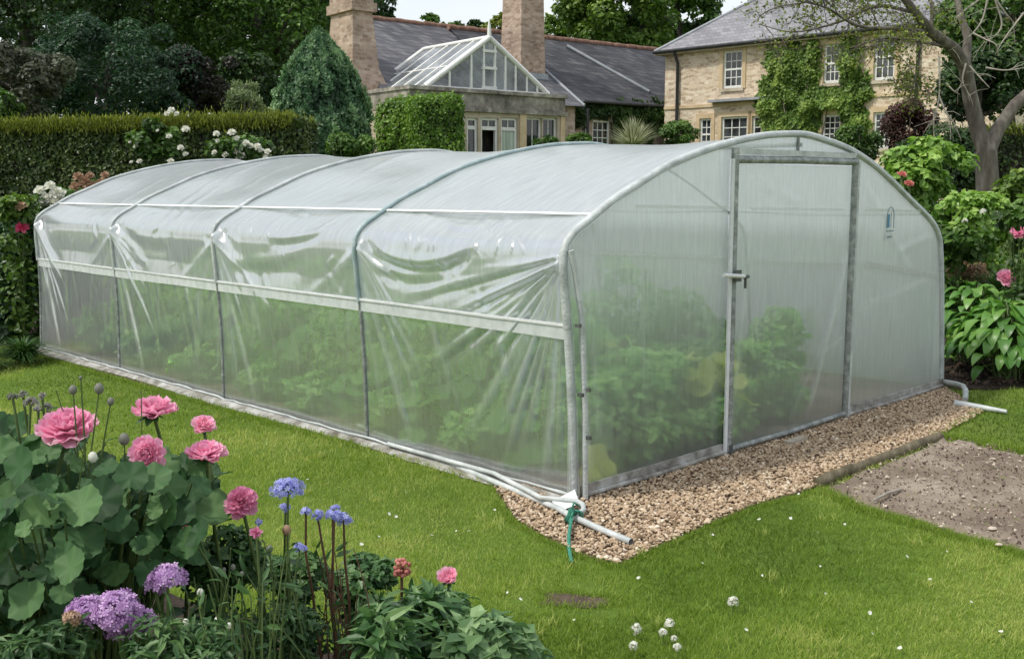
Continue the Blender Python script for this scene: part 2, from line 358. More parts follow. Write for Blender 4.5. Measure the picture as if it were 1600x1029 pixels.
# gravel: loose rounded chips
def ico():
    t = (1 + 5 ** .5) / 2
    v = unit(np.array([[-1, t, 0], [1, t, 0], [-1, -t, 0], [1, -t, 0], [0, -1, t], [0, 1, t], [0, -1, -t], [0, 1, -t], [t, 0, -1], [t, 0, 1], [-t, 0, -1], [-t, 0, 1]], float))
    f = np.array([[0, 11, 5], [0, 5, 1], [0, 1, 7], [0, 7, 10], [0, 10, 11], [1, 5, 9], [5, 11, 4], [11, 10, 2], [10, 7, 6], [7, 1, 8], [3, 9, 4], [3, 4, 2], [3, 2, 6], [3, 6, 8], [3, 8, 9], [4, 9, 5], [2, 4, 11], [6, 2, 10], [8, 6, 7], [9, 8, 1]])
    return v, f
ICO_V, ICO_F = ico()
M['pebble'] = None
def mat_tint(name, stops, rough=.8, spec=.3, trans=0.0, noise=0.0, nscale=60):
    m, ns, ls = newmat(name)
    at = nd(ns, 'ShaderNodeAttribute', attribute_name='tint'); r = ramp(ns, stops)
    if noise:
        tc = nd(ns, 'ShaderNodeTexCoord'); n = nd(ns, 'ShaderNodeTexNoise', in_={'Scale': nscale, 'Detail': 4}); ls.new(tc.outputs['Object'], n.inputs['Vector'])
        a = nd(ns, 'ShaderNodeMath', operation='MULTIPLY_ADD', in_={1: noise, 2: -noise / 2}); ls.new(n.outputs[0], a.inputs[0])
        b = nd(ns, 'ShaderNodeMath', operation='ADD'); ls.new(a.outputs[0], b.inputs[0]); ls.new(at.outputs['Fac'], b.inputs[1]); ls.new(b.outputs[0], r.inputs[0])
    else: ls.new(at.outputs['Fac'], r.inputs[0])
    p = nd(ns, 'ShaderNodeBsdfPrincipled', in_={'Roughness': rough, 'Specular IOR Level': spec}); ls.new(r.outputs[0], p.inputs['Base Color'])
    o = nd(ns, 'ShaderNodeOutputMaterial')
    if trans:
        t = nd(ns, 'ShaderNodeBsdfTranslucent'); ls.new(r.outputs[0], t.inputs['Color']); x = nd(ns, 'ShaderNodeMixShader', in_={0: trans})
        ls.new(p.outputs[0], x.inputs[1]); ls.new(t.outputs[0], x.inputs[2]); ls.new(x.outputs[0], o.inputs[0])
    else: ls.new(p.outputs[0], o.inputs[0])
    return m
M['pebble'] = mat_tint('pebble', [(0, (.16, .105, .06)), (.3, (.36, .26, .165)), (.6, (.51, .39, .265)), (.85, (.60, .49, .36)), (1, (.72, .64, .52))], .8, .25, 0, .25, 80)
def scatter(poly, dens, r, margin=0):
    P = np.array(poly)[:, :2]; lo, hi = P.min(0), P.max(0); n = int((hi - lo).prod() * dens)
    x = r.uniform(lo[0], hi[0], n); y = r.uniform(lo[1], hi[1], n); k = inside(poly, x, y)
    return x[k], y[k]
r = np.random.default_rng(5)
def pebbles(poly, dens, s0, s1, name, matr, label, z=.008, tlo=.0, thi=1.0, keep=None):
    x, y = scatter(poly, dens, r)
    if keep is not None:
        k = keep(x, y); x, y = x[k], y[k]
    n = len(x); s = (r.uniform(s0, s1, n) * np.where(r.random(n) < .03, 1.5, 1) * np.where(r.random(n) < .3, .65, 1))[:, None] * np.stack([r.uniform(.8, 1.4, n), r.uniform(.6, 1, n), r.uniform(.4, .75, n)], 1)
    R = frames(np.stack([r.normal(0, .45, n), r.normal(0, .45, n), np.ones(n)], 1), r)
    m = MB(); m.inst(ICO_V * r.uniform(.85, 1.15, ICO_V.shape), ICO_F, R, np.stack([x, y, z + r.uniform(0, s1 * .9, n)], 1), s, np.clip(r.normal(.45 * (tlo + thi), .24 * (thi - tlo), n), tlo, thi), smooth=False)
    return m.build(name, matr, label=label, cat='gravel', kind='stuff')
pebbles(gravel_poly, 5200, .007, .0145, 'gravel', M['pebble'], 'tan and buff gravel chips spread in front of the polytunnel')

# soil debris: crumbs, pale chips on the bare plot
M['crumb'] = mat_tint('crumb', [(0, (.05, .035, .028)), (.6, (.16, .12, .095)), (1, (.6, .52, .42))], .95, .1, 0, .2)
x, y = scatter(plot_poly, 1100, r); n = len(x)
m = MB(); sz = r.uniform(.002, .007, n) * np.where(r.random(n) < .08, 1.6, 1)
m.inst(ICO_V * r.uniform(.75, 1.2, ICO_V.shape), ICO_F, frames(r.normal(size=(n, 3)), r), np.stack([x, y, .022 + r.uniform(0, .01, n)], 1), sz[:, None] * np.stack([r.uniform(.8, 1.6, n), np.ones(n), np.full(n, .6)], 1), np.where(r.random(n) < .14, 1, np.where(r.random(n) < .2, r.uniform(0, .3, n), r.uniform(.5, .8, n))))
m.build('soil_crumbs', M['crumb'], label='loose crumbs and pale chips of soil on the bare plot', cat='soil crumbs', kind='stuff')
rb = [at_z(1486, 606), at_z(1650, 604), at_z(1700, 560), at_z(1486, 552)]
x, y = scatter(rb, 330, r); n = len(x); m = MB()
m.inst(ICO_V * r.uniform(.75, 1.2, ICO_V.shape), ICO_F, frames(r.normal(size=(n, 3)), r), np.stack([x, y, .02 + r.uniform(0, .02, n)], 1), (r.uniform(.008, .024, n))[:, None] * np.stack([r.uniform(.8, 1.6, n), np.ones(n), np.full(n, .6)], 1), np.where(r.random(n) < .035, 1, r.uniform(0, .3, n)))
m.build('bark_mulch', M['crumb'], label='dark bark mulch on the bed under the hosta', cat='mulch', kind='stuff')

# grass blades
M['grass'] = mat_leaf('grass', (.08, .135, .016), (.23, .34, .05), (.52, .54, .18), .5, .38, .3)
def not_lawn(x, y):
    k = np.zeros(len(x), bool)
    for q in (gravel_poly, side_poly, plot_poly, bed_poly, front_bed, left_bed): k |= inside([p[:2] for p in q], x, y)
    u = (x - TA[0]) * cu + (y - TA[1]) * su; v = -(x - TA[0]) * su + (y - TA[1]) * cu
    return k | ((u > .0) & (u < 4.7) & (v > -.02) & (v < 7.6))
from mathutils import noise as mnoise
def blades(n, y0, y1, hgt, wid, seed):
    r = np.random.default_rng(seed)
    Y = y0 * (y1 / y0) ** r.random(n); X = Y * r.uniform(-.56, .56, n)
    k = ~not_lawn(X, Y) & ~((np.hypot((X - wp[0]) / .19, (Y - wp[1]) / .14) * (1 + .35 * np.sin(3 * np.arctan2(Y - wp[1], X - wp[0]) + 1)) < r.uniform(.55, 1.5, n))); X, Y = X[k], Y[k]; n = len(X)
    g = np.array([mnoise.noise(Vector((a * .9, b * .9, 0))) for a, b in zip(X[::8], Y[::8])]); g = np.repeat(g, 8)[:n] if n else g
    g = np.array([mnoise.noise(Vector((a * .9, b * .9, 0))) + .6 * mnoise.noise(Vector((a * 4, b * 4, 3))) for a, b in zip(X, Y)])
    dirs = np.stack([r.normal(0, .55, n), r.normal(0, .55, n), np.ones(n)], 1)
    R = frames(r.normal(size=(n, 3)) * [1, 1, .1], r, dirs)
    # local y along the blade
    s = np.stack([wid * r.uniform(.6, 1.3, n), hgt * r.uniform(.5, 1.5, n) * (1 + .5 * g), hgt * np.ones(n)], 1)
    g2 = np.array([mnoise.noise(Vector((a * .7 + 9, b * .7, 1))) for a, b in zip(X, Y)]); t = np.clip(.44 + g * .4 + g2 * .75 + r.normal(0, .17, n), 0, 1)
    # dry / yellow patch near the worn spot
    d = np.hypot(X - wp[0], (Y - wp[1]) * 1.2); t = np.where(d < .45, np.clip(t + .3 * (1 - d / .45), 0, 1), t)
    m.inst(BLADE_V, BLADE_F, R, np.stack([X, Y, np.full(n, .0)], 1), s, t)
m = MB()
blades(170000, 3.2, 6.5, .024, .0032, 11)
blades(130000, 6.0, 14.0, .026, .006, 12)
for k_ in range(260):
    r_ = np.random.default_rng(900 + k_); Yt = 3.6 * (9 / 3.6) ** r_.random(); Xt = Yt * r_.uniform(-.5, .5)
    if not_lawn(np.array([Xt]), np.array([Yt]))[0]: continue
    n_ = int(r_.uniform(12, 34)); ps_ = np.stack([Xt + r_.normal(0, .018, n_), Yt + r_.normal(0, .018, n_), np.zeros(n_)], 1); di_ = np.stack([r_.normal(0, .5, n_), r_.normal(0, .5, n_), np.ones(n_)], 1)
    m.inst(BLADE_V, BLADE_F, frames(r_.normal(size=(n_, 3)) * [1, 1, .1], r_, di_), ps_, np.stack([.0035 * r_.uniform(.6, 1.2, n_), .05 * r_.uniform(.5, 1.3, n_), np.full(n_, .05)], 1), np.clip(r_.normal(r_.uniform(.3, .9), .12, n_), 0, 1))
m.build('grass', M['grass'], label='short mown grass of the lawn with slightly longer tufts', cat='grass', kind='stuff')
# longer fringe of grass along the edges of gravel, bed and base
def fringe(path, n, hgt, wid, spread, seed, m):
    r = np.random.default_rng(seed); P = np.array([p[:2] for p in path]); L = np.r_[0, np.cumsum(np.linalg.norm(np.diff(P, axis=0), axis=1))]
    s = r.uniform(0, L[-1], n); x = np.interp(s, L, P[:, 0]) + r.normal(0, spread, n); y = np.interp(s, L, P[:, 1]) + r.normal(0, spread, n)
    dirs = np.stack([r.normal(0, .6, n), r.normal(0, .6, n), np.ones(n)], 1); R = frames(r.normal(size=(n, 3)) * [1, 1, .1], r, dirs)
    m.inst(BLADE_V, BLADE_F, R, np.stack([x, y, np.zeros(n)], 1), np.stack([wid * r.uniform(.6, 1.3, n), hgt * r.uniform(.4, 1.5, n), np.full(n, hgt)], 1), np.clip(r.normal(.4, .18, n), 0, 1))
m = MB()
fringe([T2W(-.22, 7.6), T2W(-.2, 5), T2W(-.17, 3), T2W(-.14, 1.7)], 3500, .04, .004, .02, 21, m)
fringe([at_z(770, 782), at_z(800, 816), at_z(848, 844), at_z(905, 870), at_z(966, 887), at_z(1023, 862), at_z(1075, 839), at_z(1120, 818), at_z(1188, 792), at_z(1275, 770)], 5000, .022, .003, .012, 22, m)
fringe([at_z(1292, 768), at_z(1340, 795), at_z(1400, 811), at_z(1500, 841), at_z(1600, 868)], 5500, .03, .003, .03, 23, m)
fringe([at_z(1300, 758), at_z(1470, 692)], 700, .028, .003, .03, 27, m)
fringe([at_z(1470, 682), at_z(1520, 690), at_z(1600, 706), at_z(1700, 736)], 4000, .04, .004, .035, 24, m)
fringe([(p[0], p[1]) for p in patch_poly] + [patch_poly[0]], 900, .026, .003, .022, 26, m)
fringe([at_z(1536, 640), at_z(1475, 675)], 800, .03, .004, .02, 25, m)
m.build('edge_grass', M['grass'], label='longer uncut grass along the edges of gravel and soil', cat='grass', kind='stuff')

# sparse weeds, moss and litter on the bare plot
x, y = scatter(plot_poly, 60, np.random.default_rng(88)); r8 = np.random.default_rng(89); keep_ = np.array([mnoise.noise(Vector((a * 2, b * 2, 5))) > .05 for a, b in zip(x, y)]); x, y = x[keep_], y[keep_]; m = MB(); n = len(x)
for k_ in range(6): m.inst(BLADE_V, BLADE_F, frames(r8.normal(size=(n, 3)) * [1, 1, .1], r8, np.stack([r8.normal(0, .9, n), r8.normal(0, .9, n), np.ones(n)], 1)), np.stack([x + r8.normal(0, .012, n), y + r8.normal(0, .012, n), np.full(n, .015)], 1), np.stack([np.full(n, .003), .022 * r8.uniform(.4, 1.3, n), np.full(n, .02)], 1), np.clip(r8.normal(.5, .2, n), 0, 1))
m.build('weeds', M['grass'], label='sparse weed seedlings on the bare soil plot', cat='weeds', kind='stuff')
x, y = scatter(plot_poly, 45, r8); n = len(x); m = MB(); dr_ = np.stack([r8.normal(size=n), r8.normal(size=n), np.zeros(n)], 1)
m.inst(LANCE_V, LANCE_F, frames(np.array([0, 0, 1.]) + r8.normal(0, .12, (n, 3)), r8, dr_), np.stack([x, y, np.full(n, .034)], 1), np.stack([np.full(n, .022), r8.uniform(.02, .07, n), np.full(n, .02)], 1), .95)
m.build('straw_litter', M['crumb'], label='thin pale straw and twig litter strewn over the bare soil plot', cat='litter', kind='stuff')

# timber edging between gravel and bare plot
M['timber'] = mat_noise('timber', [(.3, (.07, .06, .035)), (.55, (.16, .135, .085)), (.75, (.25, .21, .15))], 6, .9, .8, 30, stretch=(3, 1, 1))
a = np.array(at_z(1276, 760)); b = np.array(at_z(1468, 687)); k = 14; q = np.linspace(0, 1, k)[:, None]
rr = np.random.default_rng(4); P = a + (b - a) * q; P[:, 2] = .022 + rr.normal(0, .003, k)
m = MB(); m.tube(P, .034 + rr.normal(0, .0025, k), 10); m.build('edging_log', M['timber'], origin=tuple(a), label='mossy round timber edging between the gravel and the bare soil plot', cat='edging')
# stick lying on the plot, board scrap by the base
m = MB(); a = np.array(at_z(1364, 791)); b = np.array(at_z(1407, 774)); m.tube([a + [0, 0, .035], (a + b) / 2 + [.005, .01, .042], b + [0, 0, .035]], [.006, .009, .007], 7)
m.build('stick', M['twig'], origin=tuple(a), label='short pale stick lying on the bare soil plot', cat='stick')
m = MB(); a = np.array(at_z(1243, 694)); m.box(a + [0, 0, .028], (.2, .06, .022), TANG, 0)
m.build('board_scrap', mat_noise('pale_board', [(.3, (.3, .26, .2)), (.7, (.5, .45, .37))], 20, .8), origin=tuple(a), label='small pale board scrap on gravel under the door', cat='board')
# ------------------------------------------------------------------ the polytunnel
tun = empty('polytunnel', (TA[0], TA[1], 0), TANG, 'long low polytunnel of milky polythene over pale hoops with a framed door end', 'polytunnel')
def mat_film(name, tintc=(.80, .83, .84), haze_mul=1.0, blur=.5, streak=.12, rough=.16, fleck=.06, vert=True):
    m, ns, ls = newmat(name)
    at = nd(ns, 'ShaderNodeAttribute', attribute_name='haze')
    tc = nd(ns, 'ShaderNodeTexCoord'); mp = nd(ns, 'ShaderNodeMapping'); mp.inputs['Scale'].default_value = (42, 42, 1.6) if vert else (5, 5, 5)
    n1 = nd(ns, 'ShaderNodeTexNoise', in_={'Scale': 1.0, 'Detail': 5, 'Roughness': .65}); ls.new(tc.outputs['Object'], mp.inputs[0]); ls.new(mp.outputs[0], n1.inputs['Vector'])
    n2 = nd(ns, 'ShaderNodeTexNoise', in_={'Scale': 2.3, 'Detail': 8, 'Roughness': .7}); ls.new(tc.outputs['Object'], n2.inputs['Vector'])
    a = nd(ns, 'ShaderNodeMath', operation='MULTIPLY_ADD', in_={1: streak * 2, 2: -streak}); ls.new(n1.outputs[0], a.inputs[0])
    b = nd(ns, 'ShaderNodeMath', operation='MULTIPLY_ADD', in_={1: fleck * 2, 2: -fleck}); ls.new(n2.outputs[0], b.inputs[0])
    c = nd(ns, 'ShaderNodeMath', operation='ADD'); ls.new(a.outputs[0], c.inputs[0]); ls.new(b.outputs[0], c.inputs[1])
    h = nd(ns, 'ShaderNodeMath', operation='MULTIPLY', in_={1: haze_mul}); ls.new(at.outputs['Fac'], h.inputs[0])
    d = nd(ns, 'ShaderNodeMath', operation='ADD', use_clamp=True); ls.new(c.outputs[0], d.inputs[0]); ls.new(h.outputs[0], d.inputs[1])
    # a thin sheet grows milkier as it is seen more edge-on
    lw = nd(ns, 'ShaderNodeLayerWeight', in_={'Blend': .35}); e = nd(ns, 'ShaderNodeMath', operation='MULTIPLY_ADD', in_={1: .25}); ls.new(lw.outputs['Facing'], e.inputs[0]); ls.new(d.outputs[0], e.inputs[2])
    e2 = nd(ns, 'ShaderNodeClamp', in_={1: 0.02, 2: .97}); ls.new(e.outputs[0], e2.inputs[0])
    df = nd(ns, 'ShaderNodeBsdfDiffuse'); df.inputs[0].default_value = rgba(tintc)
    tl = nd(ns, 'ShaderNodeBsdfTranslucent'); tl.inputs[0].default_value = rgba(tintc)
    mp5 = nd(ns, 'ShaderNodeMapping'); mp5.inputs['Rotation'].default_value = (0, 0, .5); mp5.inputs['Scale'].default_value = (1.2, 9, 1.5) if not vert else (20, 20, 1.5); ls.new(tc.outputs['Object'], mp5.inputs[0])
    n5 = nd(ns, 'ShaderNodeTexNoise', in_={'Scale': 3.0, 'Detail': 9, 'Roughness': .75}); ls.new(mp5.outputs[0], n5.inputs['Vector'])
    r5 = ramp(ns, [(.32, [q * .78 for q in tintc]), (.66, [min(1, q * 1.08) for q in tintc])]); ls.new(n5.outputs[0], r5.inputs[0])
    sp5 = nd(ns, 'ShaderNodeSeparateXYZ'); ls.new(tc.outputs['Object'], sp5.inputs[0]); mr5 = nd(ns, 'ShaderNodeMapRange', in_={1: .02, 2: .28, 3: .75, 4: 0.0}); ls.new(sp5.outputs[2], mr5.inputs[0])
    mu5 = nd(ns, 'ShaderNodeMath', operation='MULTIPLY', use_clamp=True); ls.new(mr5.outputs[0], mu5.inputs[0]); n6 = nd(ns, 'ShaderNodeTexNoise', in_={'Scale': 9, 'Detail': 8, 'Roughness': .75}); ls.new(tc.outputs['Object'], n6.inputs['Vector']); ls.new(n6.outputs[0], mu5.inputs[1])
    mx5 = nd(ns, 'ShaderNodeMix', data_type='RGBA'); ls.new(mu5.outputs[0], mx5.inputs[0]); ls.new(r5.outputs[0], mx5.inputs[6]); mx5.inputs[7].default_value = (.38, .36, .27, 1); r5 = mx5; r5_out = mx5.outputs[2]
    ls.new(r5_out, df.inputs[0]); ls.new(r5_out, tl.inputs[0])
    dt = nd(ns, 'ShaderNodeMixShader', in_={0: .6}); ls.new(df.outputs[0], dt.inputs[1]); ls.new(tl.outputs[0], dt.inputs[2])
    tr = nd(ns, 'ShaderNodeBsdfTransparent'); tr.inputs[0].default_value = (.95, .97, .96, 1)
    rf = nd(ns, 'ShaderNodeBsdfRefraction', in_={'Roughness': .42, 'IOR': 1.06}); rf.inputs[0].default_value = (.95, .97, .96, 1)
    tt = nd(ns, 'ShaderNodeMixShader', in_={0: blur}); ls.new(tr.outputs[0], tt.inputs[1]); ls.new(rf.outputs[0], tt.inputs[2])
    mxx = nd(ns, 'ShaderNodeMixShader'); ls.new(e2.outputs[0], mxx.inputs[0]); ls.new(tt.outputs[0], mxx.inputs[1]); ls.new(dt.outputs[0], mxx.inputs[2])
    gl = nd(ns, 'ShaderNodeBsdfGlossy', in_={'Roughness': rough}); gl.inputs[0].default_value = (1, 1, 1, 1)
    bp = nd(ns, 'ShaderNodeBump', in_={'Strength': .3, 'Distance': .012}); n4 = nd(ns, 'ShaderNodeTexNoise', in_={'Scale': 7, 'Detail': 4, 'Distortion': .6}); ls.new(tc.outputs['Object'], n4.inputs['Vector']); h5 = nd(ns, 'ShaderNodeMath', operation='MULTIPLY_ADD', in_={1: .35}); ls.new(n5.outputs[0], h5.inputs[0]); ls.new(n4.outputs[0], h5.inputs[2]); ls.new(h5.outputs[0], bp.inputs['Height'])
    for q in (gl, df): ls.new(bp.outputs[0], q.inputs['Normal'])
    fr = nd(ns, 'ShaderNodeFresnel', in_={'IOR': 1.45}); ls.new(bp.outputs[0], fr.inputs['Normal'])
    fc = nd(ns, 'ShaderNodeMath', operation='MINIMUM', in_={1: .32 if not vert else .22}); ls.new(fr.outputs[0], fc.inputs[0])
    out = nd(ns, 'ShaderNodeMixShader'); ls.new(fc.outputs[0], out.inputs[0]); ls.new(mxx.outputs[0], out.inputs[1]); ls.new(gl.outputs[0], out.inputs[2])
    o = nd(ns, 'ShaderNodeOutputMaterial'); ls.new(out.outputs[0], o.inputs[0])
    return m
M['film'] = mat_film('film_side', vert=False, streak=.05, fleck=.09, blur=.12, rough=.16, tintc=(.76, .80, .84))
M['film_end'] = mat_film('film_end', vert=True, streak=.10, fleck=.07, blur=.3, rough=.3, tintc=(.84, .90, .85))
M['film_band'] = mat_film('film_band', vert=True, streak=.2, fleck=.1, blur=.1, tintc=(.93, .95, .93))
M['lath'] = mat_noise('lath', [(.3, (.62, .64, .64)), (.7, (.78, .79, .78))], 12, .6, .2, 40)
M['pipe'] = mat_noise('pipe', [(.3, (.32, .35, .34)), (.5, (.48, .51, .50)), (.72, (.64, .67, .66))], 7, .42, .3, 60, spec=.5)
M['pipe_teal'] = mat_noise('pipe_teal', [(.3, (.22, .31, .31)), (.5, (.34, .43, .43)), (.72, (.50, .56, .56))], 7, .42, .3, 60, spec=.5)
M['steel'] = mat_noise('steel', [(.3, (.16, .175, .165)), (.5, (.27, .29, .275)), (.72, (.46, .48, .46))], 16, .5, .5, 60, spec=.5, metal=.3)
M['steel_dark'] = mat_noise('steel_dark', [(.3, (.05, .055, .05)), (.7, (.16, .17, .16))], 20, .5, .3, 60, metal=.3)
M['grime'] = mat_noise('grime', [(.3, (.12, .105, .085)), (.5, (.3, .29, .26)), (.7, (.5, .5, .48))], 9, .8, .4, 40)

PROF = [(0, 0), (-.012, .3), (-.03, .6), (-.06, .93), (-.095, 1.22), (-.10, 1.30), (-.085, 1.375), (-.02, 1.44), (.11, 1.51), (.28, 1.60), (.48, 1.68), (.76, 1.79), (1.07, 1.875), (1.39, 1.94), (1.74, 1.99), (2.05, 2.01), (2.25, 2.012), (2.46, 1.99), (2.84, 1.93), (3.2, 1.83), (3.51, 1.71), (3.85, 1.56), (4.09, 1.46), (4.27, 1.365), (4.36, 1.28), (4.40, 1.2), (4.46, .9), (4.52, .45), (4.57, 0)]
PR = np.array(PROF, float)
def catmull(P, n):
    Q = np.vstack([2 * P[0] - P[1], P, 2 * P[-1] - P[-2]]); out = []
    for i in range(1, len(Q) - 2):
        for t in np.linspace(0, 1, n, endpoint=False):
            p0, p1, p2, p3 = Q[i - 1:i + 3]
            out.append(.5 * ((2 * p1) + (-p0 + p2) * t + (2 * p0 - 5 * p1 + 4 * p2 - p3) * t * t + (-p0 + 3 * p1 - 3 * p2 + p3) * t ** 3))
    out.append(P[-1]); return np.array(out)
FINE = catmull(PR, 12)
ARC = np.r_[0, np.cumsum(np.linalg.norm(np.diff(FINE, axis=0), axis=1))]; ALEN = ARC[-1]
def prof(t, off=0.0):
    t = np.asarray(t, float); x = np.interp(t, ARC, FINE[:, 0]); z = np.interp(t, ARC, FINE[:, 1])
    dx = np.interp(t + .02, ARC, FINE[:, 0]) - np.interp(t - .02, ARC, FINE[:, 0]); dz = np.interp(t + .02, ARC, FINE[:, 1]) - np.interp(t - .02, ARC, FINE[:, 1])
    l = np.hypot(dx, dz) + 1e-9; nx, nz_ = -dz / l, dx / l          # outward
    return x + nx * off, z + nz_ * off, nx, nz_
T_RAIL = float(np.interp(.93, FINE[:60, 1], ARC[:60])); T_SH = float(np.interp(1.36, FINE[:80, 1], ARC[:80]))
T_PUR = float(ARC[np.argmin(np.hypot(FINE[:, 0] - .13, FINE[:, 1] - 1.52))]) + .0
HV = [0.03, 1.88, 3.75, 5.62, 7.47]

# main sheet
tg = np.unique(np.r_[np.arange(0, 2.1, .0105), np.arange(2.1, ALEN - .01, .05), ALEN]); vg = np.linspace(0, TL, 860)
Tt, Vv = np.meshgrid(tg, vg, indexing='ij')
D = np.zeros_like(Tt); HZ = np.zeros_like(Tt)
ph = np.zeros_like(Vv)
for a, b in zip(HV[:-1], HV[1:]):
    k = (Vv >= a) & (Vv <= b); ph[k] = (Vv[k] - a) / (b - a)
sag = np.sin(PI * ph) ** 2
roof = np.clip((Tt - T_SH) / .5, 0, 1) * np.clip((ALEN - T_SH - Tt) / .5, 0, 1)
upper = np.clip((Tt - T_RAIL) / .15, 0, 1) * np.clip((T_PUR + .05 - Tt) / .3, 0, 1)
D -= .028 * sag * roof
D -= .028 * sag * upper
D -= .012 * sag * np.clip(1 - Tt / T_RAIL, 0, 1)
HZ += .27 + .26 * np.clip((Tt - T_RAIL) / .05, 0, 1) + .28 * np.clip((Tt - T_SH + .25) / .5, 0, 1)
fr_ = np.random.default_rng(31)
def fold(v0, t0, ang, L, amp, wd, hz=.25, flare=.5, start=.02, curve=0.0):
    """a tension fold running from (v0,t0); ang is measured from straight down, + towards the near end"""
    global D, HZ
    dv, dt = -math.sin(ang), -math.cos(ang)
    l = (Vv - v0) * dv + (Tt - t0) * dt; wv = (Vv - v0) * dt - (Tt - t0) * dv + curve * l * l
    q = np.clip(l / L, 0, 1); on = (l > -.02) & (l < L)
    sg = wd * (start / wd + flare * q + .35)
    g = np.exp(-(wv / sg) ** 2) * np.clip((l + .02) / .05, 0, 1) * np.clip((1 - q) / .35, 0, 1) * on
    g2 = np.exp(-((wv - sg * 1.7) / (sg * 1.1)) ** 2) * np.clip((l + .02) / .08, 0, 1) * np.clip((1 - q) / .35, 0, 1) * on
    D += amp * g - amp * .7 * g2; HZ += hz * g
# the fans below every hoop's shoulder, running down towards the near end
for i, v in enumerate(HV[1:]):
    s = [0.5, 1.0, 1.0, .9][i]
    for j, (an, L) in enumerate([(.30, .62), (.62, .72), (.80, .78), (1.02, .7), (1.2, .5)]):
        if i == 0 and j > 2: continue
        fold(v - .035, T_SH - .02, an + fr_.normal(0, .04), L * fr_.uniform(.85, 1.15), .017 * s * [.6, 1.2, 1, .7, .5][j], .034, .16, .9)
    fold(v - .06, T_SH - .3, .38, 1.25, .006, .012, .28, .4)             # long fold crossing the rail to the base
    fold(v - .03, T_RAIL + .02, .2, .8, .004, .012, .16, .4)
for i, v in enumerate(HV[1:4]):                                            # the fans that run away from a hoop to the far end
    for an, L in [(-.55, .6), (-.85, .75), (-1.05, .85)]: fold(v + .03, T_SH - .1, an, L, .009, .03, .10, .8)
# the big fan from the near corner
for an in np.linspace(-.12, -1.38, 19):
    an = an + fr_.normal(0, .03); fold(.045, T_SH - .03 - fr_.uniform(0, .05), an, fr_.uniform(.75, 1.5), fr_.uniform(.006, .013), .012, fr_.uniform(.12, .38), fr_.uniform(.8, 2.2), start=.006)
for v in HV[1:]:
    for k in range(4): fold(v - .03, T_SH - .05, fr_.uniform(.1, 1.1), fr_.uniform(.4, 1.3), fr_.uniform(.003, .008), .009, fr_.uniform(.12, .35), fr_.uniform(.5, 1.5), start=.005)
# long swags hanging in the first bays: v0, t0, v1, t1, sag, depth, width
def swag(va, ta, vb, tb_, sg, amp, wd, hz=0.0):
    global D, HZ
    u = (Vv - va) / (vb - va); on = np.clip(u * 6, 0, 1) * np.clip((1 - u) * 6, 0, 1) * (u > 0) * (u < 1); line = ta + (tb_ - ta) * u - sg * 4 * u * (1 - u); d_ = (Tt - line) / wd
    D += amp * on * (np.exp(-d_ ** 2) - 1.1 * np.exp(-((d_ + 1.9) / 1.1) ** 2)); HZ += hz * on * np.exp(-(d_ / .5) ** 2)
for a_ in [(.75, T_SH + .02, 1.72, T_SH - .02, .12, .020, .035), (1.0, T_SH - .16, 1.75, T_SH - .14, .05, .010, .03), (.8, T_SH + .2, 1.2, T_SH + .22, .03, .008, .03), (2.2, T_SH + .12, 3.0, T_SH - .02, .05, .012, .03), (2.5, T_SH - .10, 3.6, T_SH - .2, .05, .009, .05), (4.5, T_SH - .08, 5.5, T_SH + .05, .07, .007, .05)]: swag(*a_)
for k in range(40):
    fold(fr_.choice([fr_.uniform(1.0, 1.8), fr_.uniform(2.6, 3.7), fr_.uniform(.3, 1.0)]), T_SH + fr_.uniform(-.1, .22), fr_.normal(.2, .35), fr_.uniform(.05, .16), fr_.uniform(.003, .007), .008, .05, .4, start=.004)
for k in range(26):                                                        # small crinkles of slack sheet
    v0 = fr_.uniform(.4, 6.8); t0 = fr_.uniform(T_RAIL + .1, T_PUR + .05)
    fold(v0, t0, fr_.normal(0, 1.0), fr_.uniform(.12, .32), fr_.uniform(.003, .008), .016, .04, .5)
for k in range(60):                                                        # long faint vertical creases of the lower sheet
    fold(fr_.uniform(.1, 7.4), T_RAIL - .02, fr_.normal(.12, .2), fr_.uniform(.3, .9), fr_.uniform(.001, .003), .01, fr_.uniform(.03, .10), .5)
# broad ripple on the roof, running along the slope
for k in range(14):
    v0 = fr_.uniform(0, 7.5); t0 = fr_.uniform(1.6, 3.6); g = np.exp(-((Vv - v0 - (Tt - t0) * .5) / .05) ** 2 - ((Tt - t0) / .6) ** 2)
    D += .006 * g; HZ += .05 * g
# soil splash and the buried skirt at the foot
HZ += .42 * np.clip((.085 - Tt) / .02, 0, 1)
HZ += .12 * np.clip((.35 - Tt) / .3, 0, 1)
D[Tt < .02] *= 0
hoopmask = np.ones_like(D)
for v in HV: hoopmask *= 1 - np.exp(-((Vv - v) / .03) ** 2) * .85
D *= hoopmask
X, Z, nx, nz_ = prof(Tt); X = X + nx * D; Z = np.maximum(Z + nz_ * D, .004)
verts = np.stack([X, Vv, Z], -1).reshape(-1, 3); ni, nj = Tt.shape
idx = np.arange(ni * nj).reshape(ni, nj)
fc = np.stack([idx[:-1, :-1], idx[:-1, 1:], idx[1:, 1:], idx[1:, :-1]], -1).reshape(-1, 4)
m = MB(); m.add(verts, fc, smooth=True); m.build('film', M['film'], tun, attr={'haze': np.clip(HZ, 0, .95).ravel()})

